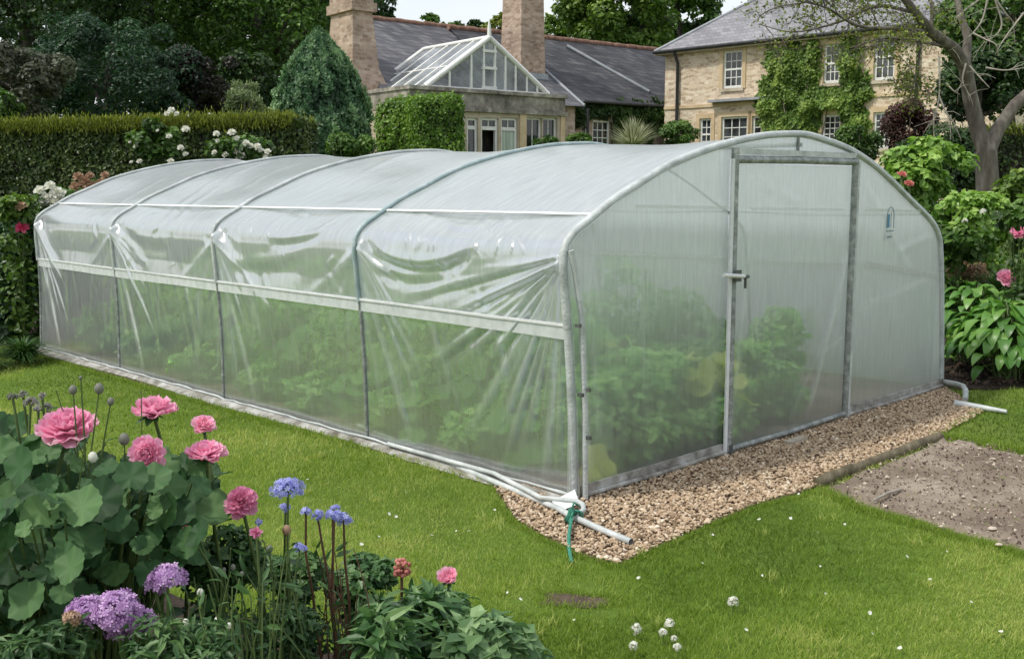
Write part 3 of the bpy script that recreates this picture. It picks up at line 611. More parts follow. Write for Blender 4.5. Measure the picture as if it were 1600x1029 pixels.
# white clamping rail along both sides, thin roof purlins
def strip(t, hw, y0, y1, off, th, name, mt, nseg=40, wob=.004, seed=1):
    r = np.random.default_rng(seed); ys = np.linspace(y0, y1, nseg); m = MB(); w_ = np.cumsum(r.normal(0, .001, nseg)); w_ -= np.linspace(w_[0], w_[-1], nseg)
    vs = []
    for y, a in zip(ys, w_):
        for tt_, oo in ((t - hw + a, off), (t + hw + a, off), (t + hw + a, off + th), (t - hw + a, off + th)):
            x, z, _, _ = prof(tt_, oo); vs.append((float(x), y, float(z)))
    f = []
    for i in range(nseg - 1):
        for k in range(4): f.append([i * 4 + k, i * 4 + (k + 1) % 4, i * 4 + 4 + (k + 1) % 4, i * 4 + 4 + k])
    f += [[3, 2, 1, 0], [nseg * 4 - 4, nseg * 4 - 3, nseg * 4 - 2, nseg * 4 - 1]]
    m.add(vs, f); return m.build(name, mt, tun)
def mat_band():
    m, ns, ls = newmat('band')
    tc = nd(ns, 'ShaderNodeTexCoord'); n1 = nd(ns, 'ShaderNodeTexNoise', in_={'Scale': 14, 'Detail': 5}); ls.new(tc.outputs['Object'], n1.inputs['Vector'])
    r_ = ramp(ns, [(.35, (.6, .6, .6)), (.65, (.82, .82, .82))]); ls.new(n1.outputs[0], r_.inputs[0])
    d = nd(ns, 'ShaderNodeBsdfPrincipled', in_={'Roughness': .4}); d.inputs['Base Color'].default_value = (.74, .77, .77, 1)
    t = nd(ns, 'ShaderNodeBsdfTransparent'); x = nd(ns, 'ShaderNodeMixShader'); ls.new(r_.outputs[0], x.inputs[0]); ls.new(t.outputs[0], x.inputs[1]); ls.new(d.outputs[0], x.inputs[2])
    o = nd(ns, 'ShaderNodeOutputMaterial'); ls.new(x.outputs[0], o.inputs[0]); return m
M['band'] = mat_band()
strip(T_RAIL, .042, .04, TL - .02, .004, .006, 'side_rail', M['band'], seed=1)
strip(T_RAIL + .036, .006, .04, TL - .02, .0105, .006, 'rail_edging', M['lath'], seed=2)
strip(ALEN - 1.0, .036, .06, TL - .06, -.02, .008, 'side_rail', M['lath'], seed=3)
for t_, nm in ((T_PUR + .02, 'roof_purlin'), (ALEN - T_PUR + .02, 'roof_purlin')):
    strip(t_, .010, .03, TL - .03, .001, .008, nm, M['lath'], seed=4)
m = MB(); m.tube([(2.2, y, 1.955) for y in np.linspace(.03, TL - .03, 9)], .014, 8, 0); m.build('ridge_pipe', M['pipe'], tun)

# hoops
for i, v in enumerate(HV):
    first = i == 0
    rad = .023 if first else .0165
    t_hi = np.arange(T_RAIL + .02, ALEN - 1.0, .05); x, z, _, _ = prof(t_hi, .010)
    P = [(a, v, b) for a, b in zip(x, z)]
    m = MB(); m.tube(P, rad, 10); m.build('hoop', M['pipe_teal'] if i == 1 else M['pipe'], tun)
    for lo, hi in ((0.0, T_RAIL + .02), (ALEN - 1.0, ALEN)):
        t_ = np.linspace(lo, hi, 8); x, z, _, _ = prof(t_, .010 if first else .004); Q = [(a, v, max(b, .0)) for a, b in zip(x, z)]
        m = MB(); m.tube(Q, rad * (.95 if first else .8), 8); m.build('hoop_leg', M['pipe'] if first else M['steel'], tun)
# second upright and gathered film at the near corner
m = MB(); m.tube([(.035, -.012, .0), (.022, -.016, .5), (-.01, -.016, 1.0), (-.06, -.012, 1.25), (-.088, -.005, 1.36)], .016, 8); m.build('corner_post', M['pipe'], tun)
# clips on the near post
for z_, x_ in ((.62, .02), (.60, -.035), (.97, -.06), (.36, .028)): m = MB(); m.box((x_, -.035, z_), (.022, .03, .02)); m.build('clip', M['steel_dark'], tun)

# the door end (sheet in three panels, plane v = 0)
def end_panel(u0, u1, z0, z1f, v0, name, mt, hz, seed, nu=70, nz=90, billow=.012, folds=(), par=None):
    r = np.random.default_rng(seed); U, Q = np.meshgrid(np.linspace(u0, u1, nu), np.linspace(0, 1, nz), indexing='ij')
    if callable(u0): pass
    top = z1f(U); Zz = z0 + (top - z0) * Q
    e = np.sin(PI * np.clip((U - u0) / (u1 - u0), 0, 1)) * np.sin(PI * Q)
    Dd = billow * e; Hh = hz(U, Zz)
    for (ua, za, ub, zb, am, wd, hh) in folds:
        L = math.hypot(ub - ua, zb - za); du, dz = (ub - ua) / L, (zb - za) / L
        l = (U - ua) * du + (Zz - za) * dz; wv = -(U - ua) * dz + (Zz - za) * du
        g = np.exp(-(wv / wd) ** 2) * np.clip(l / .06, 0, 1) * np.clip((L - l) / .15, 0, 1)
        Dd = Dd + am * g * np.clip(e * 6, 0, 1); Hh = Hh + hh * g
    for k in range(18):
        a = r.uniform(u0, u1); g = np.exp(-((U - a - r.normal(0, .06) * (Zz - .8)) / .012) ** 2) * np.clip(np.sin(PI * Q), 0, 1)
        Dd += r.uniform(-.0015, .0025) * g; Hh += r.uniform(0, .05) * g
    vs = np.stack([U, v0 - Dd, Zz], -1).reshape(-1, 3); ix = np.arange(nu * nz).reshape(nu, nz)
    f = np.stack([ix[:-1, :-1], ix[1:, :-1], ix[1:, 1:], ix[:-1, 1:]], -1).reshape(-1, 4)
    m = MB(); m.add(vs, f, smooth=True); return m.build(name, mt, par or tun, attr={'haze': np.clip(Hh, 0, .95).ravel()})
TOP = FINE[(np.argmax(FINE[:, 1] > 1.38)):]; TOP = TOP[TOP[:, 1] > .0]
def arch(u): return np.interp(u, TOP[:, 0], TOP[:, 1]) - .004
def left_edge_u(z): return np.interp(z, PR[:8, 1], PR[:8, 0])
hz = lambda U, Zz: .20 + .30 * np.clip((Zz - .6) / .7, 0, 1) + .08 * np.clip((.2 - Zz) / .15, 0, 1) + .4 * np.clip((.085 - Zz) / .02, 0, 1)
D0, D1, DTOP = 1.385, 2.895, 1.85
end_panel(-.06, D0, .02, arch, .035, 'end_film', M['film_end'], hz, 51, folds=[(.12, .12, .02, 1.2, .006, .02, .2), (.2, .3, .06, 1.3, .004, .02, .12), (1.3, .15, 1.1, 1.2, .004, .03, .05)])
end_panel(D1, 4.395, .02, arch, .035, 'end_film', M['film_end'], lambda U, Zz: hz(U, Zz) + .12, 52, folds=[(3.0, 1.78, 3.9, 1.0, .005, .04, .05), (3.6, 1.18, 4.35, 1.3, .006, .03, .15), (3.05, .8, 4.3, .93, .004, .03, .1), (4.32, .1, 4.2, 1.3, .004, .02, .15)])
m = MB()
zz = np.linspace(0, 1.2, 14); ue = np.interp(zz, [0, .45, .9, 1.2], [4.57, 4.52, 4.46, 4.40])
vs = [(4.395, .035, .02 + z * .98) for z in zz] + [(u - .004, .035, .02 + z * .98) for u, z in zip(ue, zz)]
m.add(vs, [[i, i + 14, i + 15, i + 1] for i in range(13)], smooth=True); m.build('end_film', M['film_end'], tun, attr={'haze': np.full(28, .55)})
end_panel(D0, D1, DTOP, arch, .035, 'end_film', M['film_end'], lambda U, Zz: .5 + 0 * U, 53, nu=40, nz=8, billow=.004)
# the far end sheet
end_panel(.0, 4.395, .02, arch, TL - .03, 'end_film', M['film_end'], lambda U, Zz: .45 + .12 * np.clip((Zz - .75) / .6, 0, 1), 54, billow=-.01)
# door frame: pale jamb strip in front of a dark steel post, lintel, bottom rails
for u0, s_ in ((D0, 1), (D1, -1)):
    m = MB(); m.tube([(u0 + .012 * s_, .0, -.0), (u0 + .012 * s_, .0, 1.0), (u0 + .008 * s_, .002, float(arch(u0)) - .02)], .024, 8); m.build('door_post', M['steel'], tun)
    m = MB(); m.box((u0 - .026 * (1 if s_ == 1 else -1), -.006, .93), (.03, .012, 1.84)); m.build('jamb_strip', M['lath'] if s_ == 1 else M['pipe'], tun)
m = MB(); m.tube([(D0, .0, DTOP - .005), ((D0 + D1) / 2, .0, DTOP + .002), (D1, .0, DTOP)], .024, 8); m.build('lintel', M['steel'], tun)
m = MB(); m.box(((D0 + D1) / 2, -.006, DTOP + .045), (D1 - D0 - .03, .01, .035)); m.build('lintel_strip', M['pipe'], tun)
m = MB(); m.tube([(2.14, .02, DTOP + .02), (2.14, .02, float(arch(2.14)) - .01)], .012, 6); m.build('stay', M['steel'], tun)
door = tun
end_panel(D0 + .035, D1 - .035, .05, lambda U: DTOP - .03 + 0 * U, .012, 'door_film', M['film_end'], lambda U, Zz: .19 + .30 * np.clip((Zz - .7) / .7, 0, 1) + .12 * np.clip((.35 - Zz) / .3, 0, 1), 55, billow=.02,
          folds=[(2.86, 1.25, 2.35, .1, .014, .03, .25), (2.84, 1.0, 2.1, .1, .006, .02, .1), (2.86, .62, 2.45, .52, .005, .015, .2), (2.82, 1.5, 2.7, .5, .006, .03, .08), (1.5, 1.75, 2.2, 1.55, .005, .03, .06), (1.44, .1, 1.6, 1.6, .004, .02, .1)])
m = MB(); m.tube([(D0 + .03, -.004, .045), (2.1, -.008, .04), (D1 - .02, -.004, .05)], .019, 7); m.build('door_bottom_rail', M['steel'], tun)
for a, b in ((.03, D0 - .02), (D1 + .03, 4.56)):
    m = MB(); m.tube([(a, .0, .035), ((a + b) / 2, -.01, .03), (b, .0, .035)], .014, 7); m.build('bottom_rail', M['grime'], tun)
    m = MB(); m.b2((a, .004, .0), (b, .022, .085)); m.build('base_board', M['grime'], tun)
m = MB(); m.box((D0 + .015, -.01, .02), (.05, .05, .03)); m.box((D0 + .015, -.012, .055), (.03, .03, .05)); m.build('post_foot', M['steel_dark'], tun)
for (xa, ya, xb, yb, hw_) in ((985, 322, 1128, 324, .009), (1165, 325, 1312, 327, .009), (1345, 327, 1432, 330, .010), (1345, 411, 1462, 432, .022), (915, 396, 1128, 402, .006), (1165, 405, 1310, 410, .006)):
    a_ = on_plane(xa, ya, T2W(0, .05), TANG); b2_ = on_plane(xb, yb, T2W(0, .05), TANG); m = MB(); m.add([(a_[0], .016, a_[1] - hw_), (b2_[0], .016, b2_[1] - hw_), (b2_[0], .016, b2_[1] + hw_), (a_[0], .016, a_[1] + hw_)], [[0, 1, 2, 3]]); m.build('pale_band', M['film_band'], tun, attr={'haze': np.full(4, .42)})  # pale strips added outside the film, standing in for rails seen through it
# latch bar
m = MB(); m.tube([(D0 - .15, -.045, 1.155), (D0 + .07, -.045, 1.135)], .013, 7); m.build('latch_bar', M['lath'], tun)
m = MB(); m.tube([(D0 + .065, -.045, 1.13), (D0 + .115, -.045, 1.132)], .012, 6); m.box((D0 + .085, -.045, 1.09), (.012, .012, .06)); m.box((D0 + .02, -.03, 1.14), (.06, .02, .07)); m.build('latch_catch', M['steel_dark'], tun)

# maker's label on the right-hand panel (arched blue window mark over two lines of small lettering)
M['ink_blue'] = mat_noise('ink_blue', [(.3, (.06, .2, .32)), (.7, (.10, .27, .40))], 30, .5)
M['ink_grey'] = mat_noise('ink_grey', [(.3, (.16, .22, .25)), (.7, (.25, .32, .34))], 30, .5)
M['label_white'] = mat_noise('label_white', [(.3, (.52, .56, .56)), (.7, (.62, .66, .66))], 30, .5)
su_, sz_ = 3.48, 1.40
m = MB(); m.b2((su_ - .062, .0165, sz_ - .12), (su_ + .062, .018, sz_ - .068)); m.build('label_panel', M['label_white'], tun)
def arc_pts(r_, n=12): return [(su_ + math.cos(a) * r_ * .75, .012, sz_ + .055 + math.sin(a) * r_) for a in np.linspace(PI, 0, n)]
m = MB(); P = [(su_ - .054, .012, sz_ - .03)] + arc_pts(.072) + [(su_ + .054, .012, sz_ - .03)]; m.tube(P, .0035, 5, 1); m.b2((su_ - .046, .011, sz_ - .025), (su_ - .014, .013, sz_ + .075), 0)
m.b2((su_ + .006, .011, sz_ - .025), (su_ + .012, .013, sz_ + .09), 1); m.build('label_mark', [M['ink_blue'], M['ink_grey']], tun)
r = np.random.default_rng(66)
for z_, hh_, xa_, xb_, n_ in ((sz_ - .050, .020, su_ - .055, su_ + .055, 9), (sz_ - .094, .016, su_ - .036, su_ + .036, 8)):      # lettering too worn to read
    m = MB(); xs = np.linspace(xa_, xb_, n_)
    for i_, x_ in enumerate(xs): a_ = hh_ * r.uniform(.5, 1); m.b2((x_ - .0022, .0115, z_ - a_ / 2), (x_ + .0022, .013, z_ + a_ / 2))
    m.b2((xa_, .0118, z_ - hh_ * .28), (xb_, .0128, z_ - hh_ * .1)); m.build('worn_lettering', M['ink_grey'], tun)

# rolled foot of the sheet along the side
m = MB(); r = np.random.default_rng(61); k = 60; ys = np.linspace(-.02, TL + .02, k); m.tube(np.stack([np.full(k, -.03) + r.normal(0, .004, k), ys, .04 + r.normal(0, .003, k)], 1), .008 + r.normal(0, .0015, k), 7); m.build('film_roll', M['pipe'], tun)
def skirt():
    m = MB(); k = 120; ys = np.linspace(.05, TL, k); r = np.random.default_rng(62); w_ = .055 + .02 * np.sin(ys * 2.1) + r.normal(0, .006, k); vs = []
    for y, ww in zip(ys, w_): vs += [(-.035, y, .03), (-.05 - ww * .5, y, .016), (-.05 - ww, y, .006)]
    m.add(vs, [q for i in range(k - 1) for q in ([i * 3, i * 3 + 3, i * 3 + 4, i * 3 + 1], [i * 3 + 1, i * 3 + 4, i * 3 + 5, i * 3 + 2])], smooth=True); return m.build('ground_flap', M['grime'], tun)
skirt()
# foot tube that hooks round the near corner
pa = T2W(-.09, 2.6); 
def loc(px, py, z): x, y, _ = at_z(px, py, z); x -= TA[0]; y -= TA[1]; return (x * cu + y * su, -x * su + y * cu, z)
m = MB(); m.tube([(-.05, 1.6, .05), (-.06, .6, .055), loc(845, 777, .06), loc(885, 781, .062), loc(903, 783, .062), loc(911, 788, .06), loc(912, 796, .045), loc(903, 802, .03)], .014, 8); m.build('corner_tube', M['pipe'], tun)
m = MB(); m.add([loc(862, 783, .05), loc(898, 764, .10), loc(905, 786, .055), loc(880, 796, .03)], [[0, 3, 2, 1]]); m.build('corner_flap', M['lath'], tun)
m = MB(); m.tube([(4.56, -.01, .06), loc(1496, 600, .08), loc(1505, 603, .08), loc(1509, 610, .07), loc(1508, 624, .03)], .022, 8); m.build('corner_tube', M['pipe'], tun)

# loose ground pipe along the side, green twine, second loose pipe by the far corner
a = at_z(640, 699, .03); P = [at_z(560, 664, .02), at_z(650, 702, .025), at_z(760, 747, .025), at_z(872, 794, .03), at_z(893, 806, .045), at_z(940, 827, .035), at_z(986, 846, .03)]
m = MB(); m.tube(P, .0165, 9, cap=False); m.tube([P[-1], np.array(P[-1]) + (np.array(P[-1]) - np.array(P[-2])) * .004], .010, 8, mat=1); m.build('ground_pipe', [M['pipe'], M['steel_dark']], origin=P[0], label='weathered pale pipe on the ground along the side, its open end on the gravel', cat='pipe')
P = [at_z(1492, 630, .03), at_z(1530, 636, .025), at_z(1573, 643, .02)]
m = MB(); m.tube(P, [.03, .024, .016], 8); m.build('ground_pipe', M['pipe'], origin=P[0], label='short pale pipe on the grass beyond the right corner of the tunnel', cat='pipe')
M['twine'] = mat_noise('twine', [(.3, (.02, .2, .13)), (.7, (.12, .42, .3))], 60, .7, .8, 200)
m = MB(); c = np.array(at_z(893, 806, .05)); kk = np.linspace(0, 1, 60)
ax = unit(np.array(at_z(940, 827, .04)) - np.array(at_z(872, 794, .04))); e1 = np.array([0, 0, 1.0]); e2 = np.cross(ax, e1)
for j in range(3):
    P = [c + ax * (.02 * j - .02 + .03 * math.sin(q * 9)) + (e1 * math.cos(q * 2 * PI) + e2 * math.sin(q * 2 * PI)) * (.031 + .004 * j) for q in kk]; m.tube(P, .0055, 6)
m.tube([c + [.0, -.02, .04], c + [.012, -.035, .02], c + [.0, -.045, .03], c + [-.008, -.03, .045]], .010, 6)
P = [c + np.array([0, -.03, .01]), np.array(at_z(889, 835, .03)), np.array(at_z(889, 855, .012)), np.array(at_z(893, 878, .012))]; m.tube(P, [.009, .009, .010, .009], 7)
P = [c + np.array([0, -.03, .05]), c + np.array([.01, -.03, .08]), np.array(at_z(905, 790, .09))]; m.tube(P, .005, 6)
m.build('twine', M['twine'], origin=tuple(c), label='green twine knotted round the pipe with its loose end on the grass', cat='twine')

# the far end stands a little lower and more upright than the near one
for ch in list(tun.children):
    me = ch.data
    if not me or ch.name.startswith('worn') : continue
    co = np.empty(len(me.vertices) * 3, np.float32); me.vertices.foreach_get('co', co); co = co.reshape(-1, 3)
    f_ = np.clip(co[:, 1] / TL, 0, 1); co[:, 0] += .125 * f_ * np.clip(co[:, 2] / 1.3, 0, 1) * np.clip(1 - co[:, 0] / 2.2, 0, 1); co[:, 2] *= 1 - .026 * f_
    me.vertices.foreach_set('co', co.ravel()); me.update()

# ---- plants inside the tunnel
M['leaf_squash'] = mat_leaf('leaf_squash', (.05, .15, .035), (.14, .35, .08), (.34, .56, .16), .5, .35)
M['leaf_dim'] = mat_leaf('leaf_dim', (.07, .17, .045), (.16, .34, .09), (.30, .50, .15), .5, .35)
M['leaf_yellow'] = mat_leaf('leaf_yellow', (.28, .38, .06), (.46, .54, .12), (.60, .64, .22), .5, .4)
M['leaf_fine'] = mat_leaf('leaf_fine', (.12, .26, .07), (.26, .50, .14), (.46, .68, .24), .5, .35)
def round_leaf(n=18, lobes=5, notch=.35, lob=.08):
    vs = [(0, .0, 0)]; a = np.linspace(0, 2 * PI, n, endpoint=False)
    for q in (.5, 1.0):
        for t in a:
            rr = 1 + lob * math.cos(lobes * t) - notch * math.exp(-((math.pi - abs(t - math.pi) if False else min(t, 2 * PI - t)) / .35) ** 2)
            rr *= q; vs.append((math.sin(t) * rr * .5, -math.cos(t) * rr * .5 , .10 * q * q * math.cos(lobes * t) * .5 + (.10 * q * q)))
    f = [[0, 1 + i, 1 + (i + 1) % n] for i in range(n)]
    for i in range(n): a0, a1 = 1 + i, 1 + (i + 1) % n; b0, b1 = a0 + n, a1 + n; f += [[a0, b0, b1], [a0, b1, a1]]
    v = np.array(vs); v[:, 1] += .42; return v, np.array(f)
RLV, RLF = round_leaf()
def squash_plant(c, rx, ry, hgt, n, size, mt, seed, name='squash_plant', **kw):
    r = np.random.default_rng(seed); m = MB(); root = empty(name, (c[0], c[1], 0), 0, **kw)
    a = r.uniform(0, 2 * PI, n); q = r.random(n) ** .6
    p = np.stack([c[0] + np.cos(a) * q * rx, c[1] + np.sin(a) * q * ry, hgt * (1 - .35 * q ** 2) * r.uniform(.14, 1.0, n)], 1)
    nn = np.stack([np.cos(a) * q * .7, np.sin(a) * q * .7, np.ones(n)], 1) + r.normal(0, .35, (n, 3)) + np.array([0, -.35, 0])
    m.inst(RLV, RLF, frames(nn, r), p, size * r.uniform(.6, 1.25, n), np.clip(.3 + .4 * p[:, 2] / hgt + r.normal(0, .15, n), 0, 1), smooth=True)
    m.build('foliage', mt, root, origin=(c[0], c[1], 0)); s = MB()
    for i in range(min(n, 26)): s.tube([(c[0] + r.normal(0, .03), c[1] + r.normal(0, .03), .01), tuple((p[i] * .6 + np.array([c[0], c[1], 0]) * .4) * [1, 1, 1.0]), tuple(p[i])], [.008, .006, .004], 5)
    s.build('stem', M['stem'], root, origin=(c[0], c[1], 0)); return root
ins = 'plants growing inside the tunnel'
k = 0
for u, v, rx, h, n, sz, lab in [
    (.46, .75, .26, .5, 60, .17, 'broad-leaved squash plant inside, just behind the near corner post'),
    (.48, 1.55, .27, .48, 60, .18, 'low broad-leaved squash plant inside the nearest long bay'),
    (.5, 2.45, .28, .55, 60, .17, 'squash plant inside behind the teal hoop'),
    (.55, 3.4, .3, .6, 60, .17, 'squash plant inside the second long bay from the door'),
    (.55, 4.5, .3, .7, 60, .17, 'bushy plant inside the third long bay from the door'),
    (.55, 5.8, .3, .75, 60, .17, 'blurred bushy plant inside by the far end of the long side')]:
    p = T2W(u, v); squash_plant(p, rx, rx, h, n, sz, M['leaf_squash'], 70 + k, label=lab, cat='plant', group=ins); k += 1
for u, v, rad, h, lab, mt in [
    (1.15, 1.5, .5, 1.0, 'tall feathery green crop inside, left of the door post', 'leaf_fine'), (1.3, 2.8, .6, 1.15, 'tall green crop inside behind the left end panel', 'leaf_fine'),
    (1.2, 4.2, .6, 1.1, 'tall green crop in the middle of the tunnel', 'leaf_fine'), (1.2, 5.8, .6, 1.15, 'tall green crop deep inside near the far end', 'leaf_fine'),
    (2.3, 2.9, .5, .95, 'green crop inside behind the upper half of the door', 'leaf_fine'), (2.4, 4.6, .6, 1.1, 'dark green crop deep behind the door', 'leaf_fine'),
    (.75, .9, .42, .85, 'bushy green crop inside right behind the near corner', 'leaf_fine'), (.62, 2.0, .40, .8, 'green crop behind the first long bay near its left end', 'leaf_fine'),
    (.7, 3.0, .40, .85, 'green crop behind the right part of the second long bay', 'leaf_fine'), (.7, 3.95, .42, .85, 'green crop behind the left part of the second long bay', 'leaf_fine'), (.7, 5.1, .42, .85, 'green crop behind the third long bay', 'leaf_fine'), (.7, 6.4, .42, .9, 'green crop behind the farthest long bay', 'leaf_fine'),
    (1.75, 1.9, .5, .95, 'pale green crop inside behind the door post', 'leaf_fine'), (.55, .45, .3, .6, 'low leafy crop inside between the corner post and the yellow leaf', 'leaf_fine'), (1.35, .7, .34, .62, 'low green crop inside just left of the door', 'leaf_fine'), (2.1, 4.0, .6, 1.05, 'green crop halfway down the tunnel behind the door', 'leaf_fine'),
    (.95, .42, .3, .72, 'light green crop pressed close to the left end panel', 'leaf_fine'), (2.5, .55, .3, .55, 'low green crop close behind the door sheet', 'leaf_fine'), (1.9, .5, .28, .5, 'low green crop at the hinge side of the door', 'leaf_fine'),
    (.62, .38, .22, .34, 'low leafy weeds inside at the foot of the left end panel', 'leaf_fine'), (.8, .3, .24, .36, 'low weeds inside along the middle of the left end panel', 'leaf_fine'), (1.25, .3, .2, .34, 'low weeds inside next to the foot of the door post', 'leaf_fine'), (1.7, .3, .22, .34, 'low weeds inside at the foot of the door, left half', 'leaf_fine'), (2.45, .3, .22, .3, 'low weeds inside at the foot of the door, right half', 'leaf_dim'),
    (.3, 1.15, .22, .3, 'low weeds inside at the foot of the nearest bay', 'leaf_fine'), (.3, 2.0, .22, .3, 'low weeds inside at the foot of the side, left part of the nearest bay', 'leaf_fine'), (.3, 2.9, .24, .3, 'low weeds inside at the foot of the second bay, right part', 'leaf_fine'), (.3, 3.6, .24, .3, 'low weeds inside at the foot of the second bay, left part', 'leaf_fine'), (.3, 4.6, .26, .32, 'low weeds inside at the foot of the third bay', 'leaf_fine'), (.3, 5.7, .26, .34, 'low weeds inside at the foot of the hoop before the last bay', 'leaf_fine'), (.32, 6.7, .28, .5, 'leafy weeds inside at the far end of the side', 'leaf_fine'),
    (2.15, .75, .34, .6, 'low dark crop inside at the foot of the door', 'leaf_dim'), (2.65, 1.3, .42, .85, 'dark crop inside right behind the door sheet', 'leaf_dim'), (3.15, .75, .22, .75, 'narrow green plant inside just right of the door', 'leaf_fine'),
    (3.25, 2.3, .45, 1.05, 'leafy stems inside, right of the door behind the right panel', 'leaf_fine'), (3.3, 4.2, .5, 1.1, 'green crop deep behind the right end panel', 'leaf_fine')]:
    p = T2W(u, v); root = empty('crop_plant', (p[0], p[1], 0), 0, lab, 'plant', ins)
    crown_mb((p[0], p[1], h * .52), (rad, rad, h * .5), 34, 1700 if h > .5 else 700, .075, .32, 80 + k, 'oval').build('foliage', M[mt], root, origin=(p[0], p[1], 0))
    s = MB(); r = np.random.default_rng(k)
    for j in range(7): a = r.uniform(0, 2 * PI); s.tube([(p[0] + .1 * math.cos(a), p[1] + .1 * math.sin(a), 0), (p[0] + .3 * rad * math.cos(a), p[1] + .3 * rad * math.sin(a), h * .9)], [.012, .005], 5)
    s.build('stem', M['stem'], root, origin=(p[0], p[1], 0)); k += 1
p = T2W(1.72, .42); squash_plant(p, .3, .26, .60, 52, .165, M['leaf_yellow'], 90, 'yellowing_plant', label='yellowing leafy plant inside, seen right behind the door post', cat='plant')
p = T2W(1.05, .62); root = squash_plant(p, .36, .3, .74, 100, .11, mat_leaf('leaf_lime', (.14, .28, .05), (.34, .48, .10), (.55, .62, .16), .5, .4), 91, 'lime_plant', label='lime green leafy plant with one red bloom inside, left of the door post', cat='plant')
q = np.array(on_plane(1119, 627, T2W(0, .35), TANG)); b = T2W(q[0], .35, q[1])
m = MB(); r = np.random.default_rng(8); n = 40; d = unit(r.normal(size=(n, 3))); m.inst(OVAL_V, OVAL_F, frames(d, r), np.array(b) + d * .012, .045, .5); m.build('bloom', mat_tint('red_petal', [(0, (.5, .03, .06)), (1, (.8, .1, .15))], .6, .3, .2), root, origin=(p[0], p[1], 0))
m = MB(); m.tube([(p[0], p[1], .05), (b[0], b[1], b[2] - .02)], .005, 5); m.build('flower_stalk', M['stem'], root, origin=(p[0], p[1], 0))
p0 = T2W(.18, .10); root = empty('yellow_seedling', (p0[0], p0[1], 0), 0, 'single large pale yellow leaf inside at the foot of the near corner', 'plant')
q = on_plane(938, 733, T2W(0, .09), TANG); b = np.array(T2W(q[0], .09, q[1]))
m = MB(); r = np.random.default_rng(9); fr = np.array([su, -cu, .5]); m.inst(RLV, RLF, frames(np.array([fr, fr + [.5, 0, .3], fr + [-.3, .2, .6]]), r, [[0.1, 0, 1], [1, .2, .3], [-.6, 0, .6]]), np.array([b - [0, 0, .08], b - [0, 0, .05], b - [0, 0, .07]]), [.25, .20, .15], [.5, .7, .4], smooth=True)
m.build('leaf', M['leaf_yellow'], root, origin=(p0[0], p0[1], 0)); m = MB(); m.tube([(p0[0], p0[1], 0), tuple(b - [0, 0, .07])], .005, 5); m.build('stem', M['stem'], root, origin=(p0[0], p0[1], 0))
# ------------------------------------------------------------------ house materials
M['stone_gold'] = mat_brick('stone_gold', [(0, (.26, .19, .13)), (.32, (.52, .39, .27)), (.55, (.70, .56, .41)), (1, (.86, .80, .66))], (.66, .58, .44), .21, .10, .014, distort=.07, bump=.9, stain=(.78, 1.1))
M['stone_pink'] = mat_brick('stone_pink', [(0, (.16, .11, .085)), (.35, (.32, .23, .18)), (.65, (.46, .35, .28)), (1, (.58, .50, .42))], (.40, .33, .27), .26, .13, .014, distort=.03, stain=(.6, 1.15))
M['stone_chim'] = mat_brick('stone_chim', [(0, (.20, .13, .095)), (.35, (.37, .26, .19)), (.65, (.50, .38, .29)), (1, (.62, .52, .43))], (.44, .35, .28), .20, .10, .014, distort=.06, stain=(.6, 1.15))
M['dressed'] = mat_noise('dressed', [(.3, (.34, .28, .20)), (.5, (.47, .40, .30)), (.7, (.56, .50, .40))], 2.2, .85, .3, 30)
M['dressed_gold'] = mat_noise('dressed_gold', [(.3, (.46, .34, .2)), (.5, (.58, .45, .28)), (.7, (.66, .55, .38))], 2.2, .85, .3, 30)
M['lichen_stone'] = mat_noise('lichen_stone', [(.3, (.10, .095, .08)), (.5, (.26, .235, .2)), (.68, (.46, .43, .37))], 3.2, .9, .6, 22, detail=9)
M['slate'] = mat_brick('slate', [(0, (.05, .05, .058)), (.4, (.10, .10, .112)), (.7, (.155, .15, .16)), (1, (.25, .245, .25))], (.05, .05, .055), .28, .16, .01, distort=.006, stain=(.65, 1.3), rough=.6, bump=.3, zscale=1.25)
M['slate_dark'] = mat_brick('slate_dark', [(0, (.026, .027, .032)), (.4, (.055, .056, .064)), (.7, (.085, .085, .09)), (1, (.16, .155, .15))], (.03, .03, .032), .28, .16, .01, distort=.006, stain=(.65, 1.3), rough=.7, bump=.3, zscale=1.25)
M['slate_pale'] = mat_brick('slate_pale', [(0, (.15, .15, .16)), (.4, (.22, .22, .235)), (.7, (.28, .275, .29)), (1, (.36, .355, .36))], (.15, .15, .16), .28, .16, .01, distort=.006, stain=(.8, 1.15), rough=.55, bump=.25, zscale=1.25)
M['ridge_tile'] = mat_noise('ridge_tile', [(.3, (.14, .075, .05)), (.7, (.32, .19, .14))], 5, .85, .3)
M['lead'] = mat_noise('lead', [(.3, (.22, .24, .26)), (.7, (.36, .38, .40))], 3, .5)
M['paint'] = mat_noise('paint', [(.3, (.66, .66, .62)), (.7, (.80, .80, .77))], 6, .45)
M['black_iron'] = mat_noise('black_iron', [(.3, (.02, .022, .024)), (.7, (.05, .052, .055))], 5, .5)
M['curtain'] = mat_noise('curtain', [(.35, (.3, .36, .3)), (.65, (.6, .66, .58))], 1, .9, stretch=(14, 14, .3))
M['interior'] = mat_noise('interior', [(.3, (.01, .01, .01)), (.6, (.03, .028, .024)), (.8, (.10, .09, .07))], 1.3, .9)
